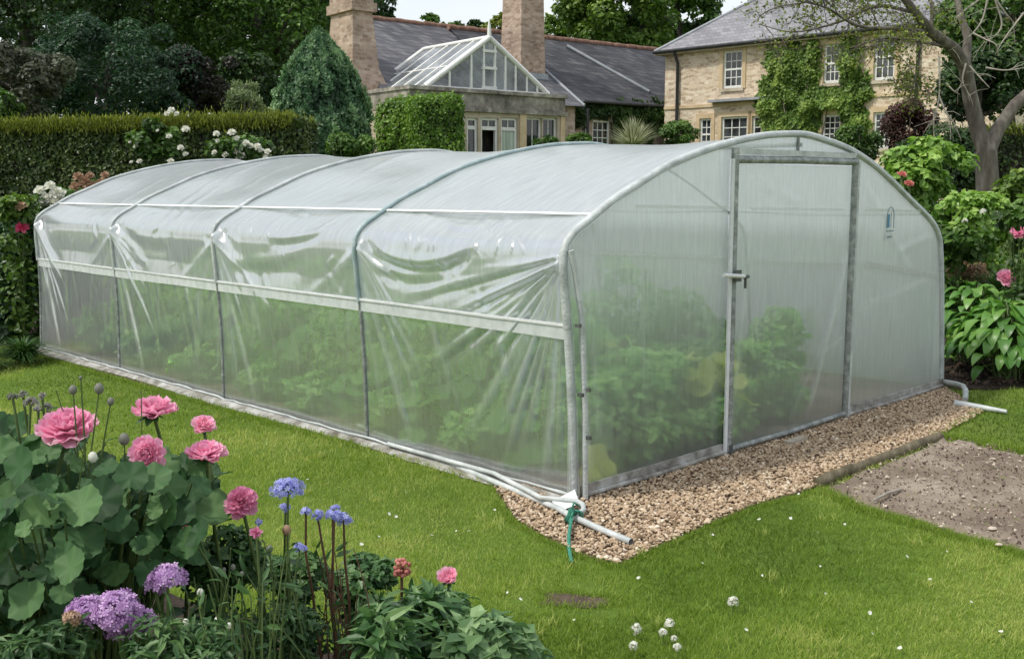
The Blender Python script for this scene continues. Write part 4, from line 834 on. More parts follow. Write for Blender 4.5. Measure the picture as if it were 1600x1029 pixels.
def mat_glass(name, base, rough=.05, var=1.0):
    m, ns, ls = newmat(name); tc = nd(ns, 'ShaderNodeTexCoord')
    n = nd(ns, 'ShaderNodeTexNoise', in_={'Scale': 1.7, 'Detail': 4}); ls.new(tc.outputs['Object'], n.inputs['Vector'])
    r_ = ramp(ns, [(.35, [c * .35 for c in base]), (.5, base), (.68, [min(1, c * 2.6 * var) for c in base])]); ls.new(n.outputs[0], r_.inputs[0])  # noise tones in the pane colour stand in for varied reflections
    p = nd(ns, 'ShaderNodeBsdfPrincipled', in_={'Roughness': rough, 'Specular IOR Level': .8}); ls.new(r_.outputs[0], p.inputs['Base Color'])
    b = nd(ns, 'ShaderNodeBump', in_={'Strength': .06, 'Distance': .05}); n2 = nd(ns, 'ShaderNodeTexNoise', in_={'Scale': 2.2}); ls.new(tc.outputs['Object'], n2.inputs['Vector']); ls.new(n2.outputs[0], b.inputs['Height']); ls.new(b.outputs[0], p.inputs['Normal'])
    o = nd(ns, 'ShaderNodeOutputMaterial'); ls.new(p.outputs[0], o.inputs[0]); return m
M['glass'] = mat_glass('window_glass', (.03, .035, .038))
def mat_clearglass():
    m, ns, ls = newmat('roof_glass')
    t = nd(ns, 'ShaderNodeBsdfTransparent'); t.inputs[0].default_value = (.82, .86, .88, 1); g = nd(ns, 'ShaderNodeBsdfGlossy', in_={'Roughness': .12}); d = nd(ns, 'ShaderNodeBsdfDiffuse'); d.inputs[0].default_value = (.5, .54, .56, 1)
    tc = nd(ns, 'ShaderNodeTexCoord'); n = nd(ns, 'ShaderNodeTexNoise', in_={'Scale': 1.6, 'Detail': 5}); ls.new(tc.outputs['Object'], n.inputs['Vector'])
    r_ = ramp(ns, [(.35, (.12, .12, .12)), (.7, (.55, .55, .55))]); ls.new(n.outputs[0], r_.inputs[0])
    a = nd(ns, 'ShaderNodeMixShader'); ls.new(r_.outputs[0], a.inputs[0]); ls.new(t.outputs[0], a.inputs[1]); ls.new(d.outputs[0], a.inputs[2])
    f = nd(ns, 'ShaderNodeFresnel', in_={'IOR': 1.5}); b = nd(ns, 'ShaderNodeMixShader'); ls.new(f.outputs[0], b.inputs[0]); ls.new(a.outputs[0], b.inputs[1]); ls.new(g.outputs[0], b.inputs[2])
    o = nd(ns, 'ShaderNodeOutputMaterial'); ls.new(b.outputs[0], o.inputs[0]); return m
M['roof_glass'] = mat_clearglass()

def wall(m, x0, x1, z0, z1, y, holes, depth=.16, mat=0):
    """front wall facing -y at y, with real openings; holes = (x0,x1,z0,z1)"""
    xs = sorted({x0, x1, *[h[0] for h in holes], *[h[1] for h in holes]}); zs = sorted({z0, z1, *[h[2] for h in holes], *[h[3] for h in holes]})
    for a, b in zip(xs[:-1], xs[1:]):
        for c, d in zip(zs[:-1], zs[1:]):
            cx, cz = (a + b) / 2, (c + d) / 2
            if any(h[0] < cx < h[1] and h[2] < cz < h[3] for h in holes): continue
            m.add([[a, y, c], [b, y, c], [b, y, d], [a, y, d]], [[0, 1, 2, 3]], mat)
    for a, b, c, d in holes:
        e = y + depth
        m.add([[a, y, c], [a, y, d], [a, e, d], [a, e, c]], [[0, 1, 2, 3]], mat); m.add([[b, y, c], [b, e, c], [b, e, d], [b, y, d]], [[0, 1, 2, 3]], mat)
        m.add([[a, y, d], [b, y, d], [b, e, d], [a, e, d]], [[0, 1, 2, 3]], mat); m.add([[a, y, c], [a, e, c], [b, e, c], [b, y, c]], [[0, 1, 2, 3]], mat)
def window(par, x0, x1, z0, z1, y, cols, rows, sash=True, sill=True, glassmat='glass', bar=.028, fr=.07, framemat='paint', lab=None):
    m = MB(); f = fr
    m.b2((x0, y + .05, z0), (x0 + f, y + .12, z1)); m.b2((x1 - f, y + .05, z0), (x1, y + .12, z1)); m.b2((x0 + f, y + .05, z1 - f), (x1 - f, y + .12, z1)); m.b2((x0 + f, y + .05, z0), (x1 - f, y + .12, z0 + f * 1.3))
    ix0, ix1, iz0, iz1 = x0 + f, x1 - f, z0 + f * 1.3, z1 - f
    if sash: mz = (iz0 + iz1) / 2; m.b2((ix0, y + .055, mz - .03), (ix1, y + .115, mz + .03))
    for i in range(1, cols): a = ix0 + (ix1 - ix0) * i / cols; m.b2((a - bar / 2, y + .07, iz0), (a + bar / 2, y + .105, iz1))
    for j in range(1, rows):
        if sash and j * 2 == rows: continue
        a = iz0 + (iz1 - iz0) * j / rows; m.b2((ix0, y + .073, a - bar / 2), (ix1, y + .102, a + bar / 2))
    o = m.build('window', M[framemat], par)
    g = MB(); g.b2((x0 + .01, y + .085, z0 + .01), (x1 - .01, y + .09, z1 - .01)); g.build('pane', M[glassmat], o)
    if sill: s = MB(); s.b2((x0 - .08, y - .06, z0 - .10), (x1 + .08, y + .14, z0)); s.build('sill', M['dressed'], o)
    return o

# ------------------------------------------------------------------ right-hand house
HD = 38.0
HC = at_Y(1036, 287, HD)[:2]; HANG = -PI / 4
house = empty('stone_house', (HC[0], HC[1], 0), HANG, 'two storey golden stone house with slate hipped roof and white sash windows', 'house')
def hp(px, py): return on_plane(px, py, HC, HANG)
def hbox(x0, y0, x1, y1):
    a = hp(x0, (y0 + y1) / 2); b = hp(x1, (y0 + y1) / 2); xm = (x0 + x1) / 2; c = hp(xm, y0); d = hp(xm, y1); return (a[0], b[0], d[1], c[1])
eave = hp(1036, 82)[1]; HL = 11.5; HDp = 7.0
ups = [hbox(1130, 79, 1160, 138), hbox(1287, 69, 1313, 130), hbox(1366, 53, 1399, 125)]
lows = [hbox(1093, 185, 1111, 236), hbox(1127, 182, 1168, 232), hbox(1175, 181, 1190, 232), hbox(1284, 179, 1313, 232), hbox(1364, 175, 1391, 232)]
m = MB(); wall(m, 0, HL, 0, eave, 0, ups + lows)
m.add([[0, 0, 0], [0, 0, eave], [0, HDp, eave], [0, HDp, 0]], [[0, 1, 2, 3]]); m.add([[HL, 0, 0], [HL, HDp, 0], [HL, HDp, eave], [HL, 0, eave]], [[0, 1, 2, 3]]); m.add([[0, HDp, 0], [0, HDp, eave], [HL, HDp, eave], [HL, HDp, 0]], [[0, 1, 2, 3]])
m.build('wall', M['stone_gold'], house)
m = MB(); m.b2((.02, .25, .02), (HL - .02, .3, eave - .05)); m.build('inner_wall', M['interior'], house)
for h in ups: window(house, *h, 0, 3, 4)
window(house, *lows[0], 0, 2, 4); window(house, *lows[1], 0, 3, 3, False); window(house, *lows[2], 0, 1, 3, False); window(house, *lows[3], 0, 3, 5, False); window(house, *lows[4], 0, 3, 5, False)
for h in ups + lows:        # dressed surrounds
    m = MB()
    m.b2((h[0] - .14, -.03, h[2] - .02), (h[0], .0, h[3] + .16)); m.b2((h[1], -.03, h[2] - .02), (h[1] + .14, .0, h[3] + .16)); m.b2((h[0], -.03, h[3]), (h[1], .0, h[3] + .16))
    m.build('window_surround', M['dressed_gold'], house)
zc = hp(1110, 165)[1]; m = MB(); m.b2((0, -.04, zc - .05), (HL, 0, zc + .05)); m.build('string_course', M['dressed_gold'], house)
a = hp(1190, 160); m = MB(); m.b2((hp(1113, 170)[0], -.3, zc + .08), (hp(1200, 165)[0], 0, zc + .16)); m.build('lead_canopy', M['lead'], house)
# hipped roof
ov = .28; rz = 2.75; rb_ = HDp / 2
V = [(-ov, -ov, eave), (HL + ov, -ov, eave), (HL + ov, HDp + ov, eave), (-ov, HDp + ov, eave), (rb_, rb_, eave + rz), (HL - rb_, rb_, eave + rz)]
m = MB()
V2 = [(x, y, z - .001) for x, y, z in V[:4]]
m.add(V, [[0, 1, 5, 4]]); m.add([V[2], V[3], V[4], V[5]], [[0, 1, 2, 3]]); m.add([V[3], V[0], V[4]], [[0, 1, 2]]); m.add([V[1], V[2], V[5]], [[0, 1, 2]])
rf = m.build('roof', M['slate_pale'], house)
m = MB(); m.tube([V[0], V[4]], .07, 6); m.tube([V[4], V[5]], .08, 6); m.tube([V[1], V[5]], .07, 6); m.build('ridge_capping', M['lead'], rf)
m = MB(); m.b2((-ov, -ov + .02, eave - .12), (HL + ov, .0, eave - .03)); m.b2((-ov, 0, eave - .12), (0, HDp, eave - .03)); m.build('soffit', M['dressed'], house)
m = MB(); m.tube([(-ov, -ov - .04, eave - .02), (HL + ov, -ov - .04, eave - .02)], .06, 8); m.build('gutter', M['black_iron'], house)
xd = hp(1061, 120)[0]; m = MB(); m.tube([(xd, -ov - .04, eave - .05), (xd, -.09, eave - .45), (xd, -.09, .1)], .055, 8); m.build('downpipe', M['black_iron'], house)
for xx, z1 in ((hp(1436, 100)[0], eave - .1),):
    m = MB(); m.tube([(xx, -ov - .04, eave - .05), (xx, -.09, eave - .45), (xx, -.09, .1)], .05, 8); m.build('downpipe', M['black_iron'], house)
m = MB(); cx_ = 2.7; m.b2((cx_ - .45, rb_ - .4 + .9, eave + 1.2), (cx_ + .35, rb_ + .4 + .9, eave + 4.2)); m.b2((cx_ - .52, rb_ + .43, eave + 4.2), (cx_ + .42, rb_ + 1.37, eave + 4.4)); m.build('chimney', M['stone_chim'], rf)

# ------------------------------------------------------------------ long slate-roofed wing
WANG = math.radians(38)
WP = at_Y(1034, 287, 38.6)[:2]
def wp_(px, py): return on_plane(px, py, WP, WANG)
def wframe(off):   # plane displaced outwards (towards the viewer) by off
    return (WP[0] + math.sin(WANG) * off, WP[1] - math.cos(WANG) * off)
wing = empty('slate_wing', (WP[0], WP[1], 0), WANG, 'long single storey stone wing with dark slate roof and tall chimneys', 'house')
x905 = wp_(905, 160)[0]; ez = wp_(1000, 163)[1]
rd = 3.3; back = wframe(-rd)
def ridge_at(px, py, off): return on_plane(px, py, wframe(-off), WANG)
# far lower part
rz1 = ridge_at(940, 69, rd)[1]
lw = hbox
h_low = [None]
a = wp_(926, 200); b = wp_(953, 200); hz0, hz1 = wp_(940, 225)[1] - .4, wp_(940, 188)[1]
c = wp_(908, 200); d_ = wp_(919, 200)
holes = [(a[0], b[0], hz0, hz1), (c[0], d_[0], hz0, hz1 - .05)]
XE = 3.0
m = MB(); wall(m, x905 - .5, XE, 0, ez, 0, holes); m.build('wall', M['stone_pink'], wing)
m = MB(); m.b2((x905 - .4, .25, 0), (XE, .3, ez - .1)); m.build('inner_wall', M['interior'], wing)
window(wing, *holes[0], 0, 3, 4, False); window(wing, *holes[1], 0, 2, 3, False, sill=False)
m = MB(); e0 = x905 - 3.0
m.add([(e0, -.25, ez - .05), (XE, -.25, ez - .05), (XE, rd, rz1), (e0, rd, rz1)], [[0, 1, 2, 3]]); m.add([(XE, 2 * rd, ez), (e0, 2 * rd, ez), (e0, rd, rz1), (XE, rd, rz1)], [[0, 1, 2, 3]])
rf2 = m.build('roof', M['slate_dark'], wing)
m = MB(); r = np.random.default_rng(3)
for q in np.arange(e0, XE, .42): m.tube([(q, rd, rz1 + r.normal(0, .008)), (q + .40, rd, rz1 + r.normal(0, .008))], .11, 7)
m.build('ridge_tiles', M['ridge_tile'], rf2)
s0 = ridge_at(998, 84, rd * .86); m = MB(); p1 = (wp_(998, 150)[0] - .9, rd * .85, ez + (rz1 - ez) * .86); p2 = (wp_(1033, 150)[0] - .1, -.1 + .6, ez + .45)
m.tube([(p1[0], p1[1], p1[2] + .06), (p2[0], p2[1], p2[2] + .06)], .07, 6); m.build('lead_valley', M['lead'], rf2)
m = MB(); m.tube([(x905, -.3, ez - .05), (XE, -.3, ez - .05)], .05, 6); m.build('gutter', M['black_iron'], wing)

# nearer, taller part with the two stacks
OFF = .55
NP = wframe(OFF)
def np_(px, py): return on_plane(px, py, NP, WANG)
main = empty('orangery_house', (NP[0], NP[1], 0), WANG, 'stone orangery with glazed gabled roof lantern in front of a slate roofed range', 'house')
xr = np_(903, 160)[0]; xl = np_(586, 160)[0]; ez2 = np_(903, 158)[1]
rd2 = 4.1
def r2(px, py): return on_plane(px, py, (NP[0] - math.sin(WANG) * rd2, NP[1] + math.cos(WANG) * rd2), WANG)
rza = r2(700, 42)[1]; xr_r = r2(850, 60)[0]
KS = r2(578, 40)[0] - xl
m = MB(); m.add([(xl, 0, 0), (xr - .12, 0, 0), (xr - .12, 0, ez2), (xl, 0, ez2)], [[0, 1, 2, 3]])
m.add([(xl, 0, 0), (xl, 0, ez2), (xl + KS, rd2, rza - .1), (xl + 2 * KS, 2 * rd2, ez2), (xl + 2 * KS, 2 * rd2, 0)], [[0, 1, 2, 3, 4]])
m.add([(xr - .12, 0, 0), (xr - .12, 2 * rd2, 0), (xr - .12, 2 * rd2, ez2), (xr - .12, rd2, rza - .1), (xr - .12, 0, ez2)], [[0, 1, 2, 3, 4]]); m.build('wall', M['stone_pink'], main)
sl = (rza - ez2) / rd2
m = MB(); m.add([(xl - .0, -.3, ez2 - .3 * sl), (xr, -.3, ez2 - .3 * sl), (xr, rd2, rza), (xl + KS, rd2, rza)], [[0, 1, 2, 3]]); m.add([(xr, 2 * rd2, ez2), (xl + 2 * KS, 2 * rd2, ez2), (xl + KS, rd2, rza), (xr, rd2, rza)], [[0, 1, 2, 3]])
m.add([(xr, -.3, ez2 - .3 * sl - .1), (xr, rd2, rza - .1), (xr, rd2, rza), (xr, -.3, ez2 - .3 * sl)], [[0, 1, 2, 3]])
rf3 = m.build('roof', M['slate'], main)
m = MB()
for q in np.arange(xl + KS, xr - .3, .42): m.tube([(q, rd2, rza + r.normal(0, .01)), (q + .40, rd2, rza + r.normal(0, .01))], .10, 7)
m.build('ridge_tiles', M['ridge_tile'], rf3)
m = MB(); m.tube([(xr + .02, -.3, ez2 - .3 * sl + .03), (xr + .02, rd2, rza + .03)], .05, 6); m.build('verge', M['lead'], rf3)
m = MB(); m.tube([(xr + .12, -.35, ez2 - .3 * sl - .05), (xr + .12, -.35, .1)], .05, 6); m.build('downpipe', M['black_iron'], main)
# big stack on the left gable: battered shaft on broad shoulders
def frus(m, a, b, mat=0):     # a,b = (x0,x1,y0,y1,z)
    v = []
    for (x0, x1, y0, y1, z) in (a, b): v += [(x0, y0, z), (x1, y0, z), (x1, y1, z), (x0, y1, z)]
    m.add(v, [[0, 1, 5, 4], [1, 2, 6, 5], [2, 3, 7, 6], [3, 0, 4, 7], [4, 5, 6, 7], [3, 2, 1, 0]], mat)
m = MB(); cx0, cx1 = xl - .95, xl + .28; cy0, cy1 = .35, 1.9
ztop = np_(560, 12)[1]; zsh = np_(590, 145)[1]
CS = .35
frus(m, (cx0 - .2, xl + .75, cy0 - .25, cy1 + .4, 0), (cx0 - .2, xl + .75, cy0 - .25, cy1 + .4, zsh - .3)); frus(m, (cx0 - .2, xl + .75, cy0 - .25, cy1 + .4, zsh - .3), (cx0 + .1 + CS, xl + .02 + CS, cy0, cy1, zsh + .7))
frus(m, (cx0 + .1 + CS, xl + .02 + CS, cy0, cy1, zsh + .7), (cx0 + .22 + CS, xl - .10 + CS, cy0 + .15, cy1 - .15, ztop)); frus(m, (cx0 + .13 + CS, xl + CS, cy0 + .03, cy1 - .03, ztop), (cx0 + .13 + CS, xl + CS, cy0 + .03, cy1 - .03, ztop + .25)); frus(m, (cx0 + .2 + CS, xl - .07 + CS, cy0 + .1, cy1 - .1, ztop + .25), (cx0 + .22 + CS, xl - .1 + CS, cy0 + .12, cy1 - .12, ztop + 1.2))
m.build('chimney', M['stone_chim'], main)
# second stack rising through the roof
q0 = np_(812, 100)[0] + 1.55; m = MB(); y2 = 1.75; zb = ez2 + y2 * sl - .6
frus(m, (q0 - .52, q0 + .55, y2 - .5, y2 + .65, zb - .3), (q0 - .40, q0 + .46, y2 - .42, y2 + .5, zb + 4.6)); m.build('chimney', M['stone_chim'], main)
m = MB(); frus(m, (q0 - .62, q0 + .66, y2 - .62, y2 - .45, zb - .15), (q0 - .56, q0 + .60, y2 - .56, y2 - .4, zb + .42)); m.tube([(q0 - .62, y2 - .5, zb + .4), (q0 - .62, y2 + .9, zb + .4 + 1.4 * sl)], .13, 6); m.build('chimney_flashing', M['lead'], main)

# orangery box
OD = 2.3; OP = (NP[0] + math.sin(WANG) * OD, NP[1] - math.cos(WANG) * OD)
def op(px, py): return on_plane(px, py, OP, WANG)
def obox(x0, y0, x1, y1):
    a = op(x0, (y0 + y1) / 2); b = op(x1, (y0 + y1) / 2); xm = (x0 + x1) / 2; return (a[0], b[0], op(xm, y1)[1], op(xm, y0)[1])
ox1 = op(881, 200)[0]; ox0 = op(640, 200)[0]; oz = op(780, 143.5)[1]; omz = op(780, 174)[1]
Y0 = -OD
H3 = [obox(730, 184, 747, 260), obox(752, 184, 779, 260), obox(783, 184, 809, 260), obox(823, 184, 847, 260), obox(848.5, 184, 871, 260)]
H3 = [(a, b, .9, d) for a, b, c, d in H3]
m = MB(); wall(m, ox0, ox1, 0, omz, Y0, H3, .2); m.add([(ox1, Y0, 0), (ox1, 0, 0), (ox1, 0, omz), (ox1, Y0, omz)], [[0, 1, 2, 3]]); m.add([(ox0, Y0, 0), (ox0, Y0, omz), (ox0, 0, omz), (ox0, 0, 0)], [[0, 1, 2, 3]]); m.build('orangery_wall', M['dressed'], main)
m = MB(); m.b2((ox0 - .02, Y0 - .02, omz), (ox1 + .03, -.02, oz - .08)); m.build('parapet', M['lichen_stone'], main)
m = MB(); m.b2((ox0 - .06, Y0 - .09, omz - .05), (ox1 + .08, Y0 + .02, omz + .06)); m.b2((ox0 - .06, Y0 - .10, oz - .08), (ox1 + .10, -.02, oz + .02)); m.build('cornice', M['lichen_stone'], main)
m = MB(); m.b2((op(812, 200)[0] - .02, Y0 - .05, 0), (op(821, 200)[0], Y0, omz - .05)); m.b2((op(875, 200)[0], Y0 - .05, 0), (ox1 + .01, Y0, omz - .05)); m.build('pilaster', M['dressed_gold'], main)
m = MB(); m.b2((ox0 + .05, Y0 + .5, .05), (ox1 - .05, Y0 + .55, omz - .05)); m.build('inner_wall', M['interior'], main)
zt = op(780, 201)[1]
for i, h in enumerate(H3):
    o = window(main, h[0], h[1], h[2], h[3], Y0 + .04, 2 if i != 0 else 2, 1, False, sill=False, glassmat='glass' if i != 1 else 'interior', bar=.025, fr=.055) if i > 2 else None
    if i <= 2:
        mm = MB(); a, b, c, d = h; f = .07
        mm.b2((a, Y0 + .06, c), (a + f, Y0 + .15, d)); mm.b2((b - f, Y0 + .06, c), (b, Y0 + .15, d)); mm.b2((a + f, Y0 + .06, d - f), (b - f, Y0 + .15, d)); mm.b2((a + f, Y0 + .06, zt - .05), (b - f, Y0 + .15, zt + .05)); mm.b2((a + f, Y0 + .06, c), (b - f, Y0 + .15, c + f))
        if i != 0: mm.b2(((a + b) / 2 - .015, Y0 + .08, zt + .05), ((a + b) / 2 + .015, Y0 + .13, d - f))
        o = mm.build('window', M['paint'], main); g = MB(); g.b2((a + .01, Y0 + .10, zt), (b - .01, Y0 + .105, d - .01))
        if i != 1: g.b2((a + .01, Y0 + .10, c), (b - .01, Y0 + .105, zt - .01))
        g.build('pane', M['glass'], o)
        if i == 2: g = MB(); xs = np.linspace(a + .05, b - .05, 24); g.add([(x, Y0 + .09 + .008 * math.sin(k_ * 1.9), z) for k_, x in enumerate(xs) for z in (c, zt - .06)], [[2 * q, 2 * q + 2, 2 * q + 3, 2 * q + 1] for q in range(23)]); g.build('curtain', M['curtain'], o)
    else:
        pass
m = MB()
# glazed lantern: gable towards the viewer, ridge running back
la = np.array([*op(668, 142)]); lb = np.array([*op(861, 147)]); lap = np.array([*op(757, 57)])
gy = Y0 + .12; gz = oz + .02; ap = lap[1]; xm = (la[0] + lb[0]) / 2; ln = 3.3
A_ = (la[0], gy, gz); B_ = (lb[0], gy, gz); C_ = (xm, gy, ap); A2 = (la[0], gy + ln, gz); B2 = (lb[0], gy + ln, gz); C2 = (xm, gy + ln, ap)
for p0_, p1_, r_ in ((A_, C_, .09), (B_, C_, .09), (A_, B_, .05), (C_, C2, .07), (A2, C2, .07), (B2, C2, .06), (A_, A2, .05), (B_, B2, .05)): m.tube([p0_, p1_], r_, 4)
lan = m.build('lantern_frame', M['paint'], main)
def lerp(a, b, t): return tuple(np.array(a) + (np.array(b) - np.array(a)) * t)
m = MB()
for t in (1 / 5, 2 / 5, 3 / 5, 4 / 5): m.tube([lerp(A_, A2, t), lerp(C_, C2, t)], .03, 4); m.tube([lerp(B_, B2, t), lerp(C_, C2, t)], .03, 4)
m.tube([lerp(A_, C_, .42), lerp(A2, C2, .42)], .025, 4); m.build('glazing_bars', M['paint'], lan)
m = MB(); wdt = lb[0] - la[0]; hh = ap - gz
def gab(x): return gz + hh * (1 - abs(x - xm) / (wdt / 2))
for fx in (.155, .325, .425, .515, .60, .685, .78, .87): 
    x = la[0] + wdt * (.5 + (fx - .47) * 1.0); m.b2((x - .03, gy - .02, gz), (x + .03, gy + .04, gab(x)))
xa, xb = la[0] + wdt * .455, la[0] + wdt * .545
m.b2((xa - .05, gy - .04, gz + hh * .40), (xb + .05, gy + .05, gz + hh * .45)); m.b2((xa - .05, gy - .035, gz + .03), (xb + .05, gy + .05, gz + .12)); m.b2((xa - .05, gy - .035, gz + hh * .72), (xb + .05, gy + .05, gz + hh * .77))
m.b2((la[0] + .1, gy - .015, gz + .0), (lb[0] - .1, gy + .045, gz + .05)); m.build('gable_bars', M['paint'], lan)
g = MB(); g.add([(A_[0], gy + .01, gz), (B_[0], gy + .01, gz), (xm, gy + .01, ap)], [[0, 1, 2]]); g.add([A_, C_, C2, A2], [[0, 1, 2, 3]]); g.add([B_, B2, C2, C_], [[0, 1, 2, 3]]); g.build('lantern_glass', M['roof_glass'], lan)
m = MB(); m.tube([(xm, gy, ap), (xm, gy, ap + .28), (xm, gy, ap + .5)], [.06, .05, .01], 6); m.build('finial', M['paint'], lan)

# ------------------------------------------------------------------ climbers
M['ivy'] = mat_leaf('ivy', (.035, .075, .012), (.14, .235, .04), (.32, .42, .09), .5, .2)
M['ivy_dark'] = mat_leaf('ivy_dark', (.012, .03, .008), (.04, .085, .016), (.10, .16, .03), .5, .2)
def on_wall(P, ang, name, mt, blobs, n, size, thick, seed, holes=(), base=None, **kw):
    """climber on a wall: blobs are (px,py,rx_px,ry_px) read on the wall plane"""
    r = np.random.default_rng(seed); pts = []; tot = sum(b[2] * b[3] for b in blobs)
    for px, py, rx, ry in blobs:
        k = int(n * rx * ry / tot); a = r.uniform(0, 2 * PI, k); q = np.sqrt(r.random(k)) * (1 + .10 * np.sin(a * 23 + py) + .25 * np.sin(a * 7 + px) + .1 * np.sin(a * 13))
        for a_, q_ in zip(a, q): pts.append((*on_plane(px + math.cos(a_) * q_ * rx, py + math.sin(a_) * q_ * ry, P, ang), q_))
    pts = np.array(pts); pts = pts[pts[:, 1] > .02]
    for h in holes: pts = pts[~((pts[:, 0] > h[0]) & (pts[:, 0] < h[1]) & (pts[:, 1] > h[2]) & (pts[:, 1] < h[3]))]
    k = len(pts); lump = np.array([mnoise.noise(Vector((a * 1.6, b * 1.6, seed))) + .5 * mnoise.noise(Vector((a * 4, b * 4, seed))) for a, b, _ in pts])
    th = .04 + thick * (1 - np.clip(pts[:, 2], 0, 1) ** 2) * (.6 + .8 * lump) * r.uniform(.3, 1, k)
    ca, sa = math.cos(ang), math.sin(ang); nrm = np.array([sa, -ca, 0])
    pos = np.stack([P[0] + pts[:, 0] * ca + nrm[0] * th, P[1] + pts[:, 0] * sa + nrm[1] * th, pts[:, 1]], 1)
    nn = nrm + np.array([0, 0, .5]) + r.normal(0, .5, (k, 3)); m = MB()
    m.inst(LEAF_V, LEAF_F, frames(nn, r), pos, size * r.uniform(.6, 1.4, k), np.clip(.42 + .5 * lump + r.normal(0, .15, k), 0, 1))
    b = (base[0], base[1], 0); root = empty(name, b, 0, **kw); m.build('foliage', mt, root, origin=b)
    s = MB()
    for i in range(7):
        t = pos[r.integers(k)]; s.tube([(b[0] + r.normal(0, .15) * ca, b[1] + r.normal(0, .15) * sa, 0), ((b[0] + t[0]) / 2 + r.normal(0, .1) * ca, (b[1] + t[1]) / 2 + r.normal(0, .1) * sa, t[2] * .55), tuple(t)], [.05, .035, .012], 5)
    s.build('stem', M['bark'], root, origin=b); return root
def wallpt(P, ang, s, off=.08): return (P[0] + s * math.cos(ang) + math.sin(ang) * off, P[1] + s * math.sin(ang) - math.cos(ang) * off)
on_wall(HC, HANG, 'wall_climber', M['ivy'], [(1245, 110, 38, 42), (1225, 150, 36, 34), (1262, 160, 42, 36), (1240, 190, 45, 32), (1290, 165, 36, 26), (1330, 100, 17, 42), (1338, 140, 24, 34), (1325, 170, 26, 26), (1215, 200, 24, 26), (1272, 84, 12, 24), (1212, 95, 14, 24), (1205, 160, 20, 30), (1333, 72, 8, 16), (1340, 195, 20, 22)], 26000, .11, .45, 5,
        holes=[(h[0] - .02, h[1] - .05, h[2] - .05, h[3]) for h in ups[1:2]] + [(lows[3][0] - .05, lows[3][1] + .05, lows[3][2], lows[3][3] + .2)], base=wallpt(HC, HANG, hp(1255, 200)[0]), label='bright green climber covering the golden house wall around the middle sash windows', cat='climber')
on_wall(WP, WANG, 'wall_climber', M['ivy_dark'], [(930, 174, 30, 12), (960, 172, 34, 13), (1000, 175, 34, 16), (1025, 178, 16, 22), (975, 190, 22, 24), (1000, 200, 24, 28), (905, 180, 12, 18), (970, 215, 20, 24)], 13000, .10, .4, 6, holes=[(holes[0][0] - .05, holes[0][1] + .05, holes[0][2], holes[0][3] + .03)], base=wallpt(WP, WANG, wp_(985, 200)[0]), label='dark green climber under the eave of the low slate wing', cat='climber')
# ------------------------------------------------------------------ trees and shrubs beyond the tunnel
def lf(name, c0, c1, c2, **k): M[name] = mat_leaf(name, c0, c1, c2, **k)
lf('dark_green', (.010, .024, .007), (.030, .068, .017), (.075, .14, .034))
lf('blue_green', (.008, .024, .012), (.022, .058, .026), (.05, .11, .045))
lf('mid_green', (.018, .045, .008), (.062, .13, .022), (.15, .26, .05))
lf('bright_green', (.03, .06, .01), (.10, .18, .03), (.24, .34, .07))
lf('yellow_green', (.05, .08, .012), (.16, .21, .03), (.32, .38, .08))
lf('grey_brown', (.02, .026, .014), (.06, .07, .04), (.12, .14, .085))
lf('purple', (.010, .010, .008), (.024, .024, .017), (.05, .045, .03))
lf('red_brown', (.02, .010, .009), (.065, .030, .024), (.14, .07, .05))
lf('conifer', (.014, .036, .016), (.065, .145, .062), (.25, .38, .18))
lf('hedge', (.014, .030, .006), (.045, .080, .014), (.13, .175, .03), trans=.15)
lf('hedge_new', (.05, .075, .012), (.16, .20, .025), (.34, .37, .06), trans=.3)
lf('variegated', (.10, .12, .05), (.32, .34, .20), (.62, .62, .45))
lf('shrub_bright', (.04, .085, .012), (.14, .26, .035), (.32, .46, .09))
lf('weeping', (.05, .08, .03), (.15, .20, .08), (.30, .36, .17))
def tree(px, py, Y, wpx, hpx, nl, size, mt, seed, label, ncl=60, cl=.26, name='tree', group='trees beyond the garden', zbot=None, bark='bark_dark', depth=None, up=.5, tmpl='leaf', cat='tree'):
    """crown centred on a picture point at distance Y; width/height given as seen"""
    c = at_Y(px, py, Y); k = Y / F; rx, rz_ = wpx * k / 2, hpx * k / 2
    root = empty(name, (c[0], c[1], 0), 0, label, cat, group)
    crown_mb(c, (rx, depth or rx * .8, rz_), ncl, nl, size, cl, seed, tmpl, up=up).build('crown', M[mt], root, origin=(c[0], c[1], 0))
    trunk_mb((c[0], c[1], 0), (c[0], c[1], c[2] + rz_ * .5), max(.12, rx * .09), max(.04, rx * .03), 7, rx * .75, seed, .1 * rx / 3).build('trunk', M[bark], root, origin=(c[0], c[1], 0))
    return root
# dark wood on the left
tree(40, -40, 46, 420, 420, 24000, .22, 'dark_green', 1, 'tall dark tree at the far left edge behind the hedge', 150, .2)
tree(230, -60, 52, 400, 420, 26000, .23, 'mid_green', 2, 'very tall green tree behind the left half of the hedge', 150, .2)
tree(400, -30, 50, 330, 400, 22000, .21, 'mid_green', 3, 'tall green tree left of the big chimney stack', 140, .2)
tree(470, -20, 58, 260, 300, 12000, .28, 'dark_green', 4, 'dark tree rising behind the big chimney stack', 70)
tree(175, 120, 36, 290, 200, 20000, .13, 'blue_green', 5, 'dark blue green tree with spreading layered boughs behind the hedge', 120, .2)
tree(20, 140, 30, 200, 150, 9000, .14, 'grey_brown', 6, 'grey brown shrubby tree behind the hedge at the left', 50)
tree(-10, 175, 27, 90, 90, 4000, .12, 'mid_green', 60, 'small green tree at the left edge just above the hedge', 30)
tree(300, 130, 38, 150, 140, 9000, .17, 'purple', 7, 'dark purple leaved tree between the hedge and the green trees', 50)
tree(380, 150, 40, 110, 160, 5000, .2, 'dark_green', 8, 'dark tree in the gap behind the weeping shrub', 40)
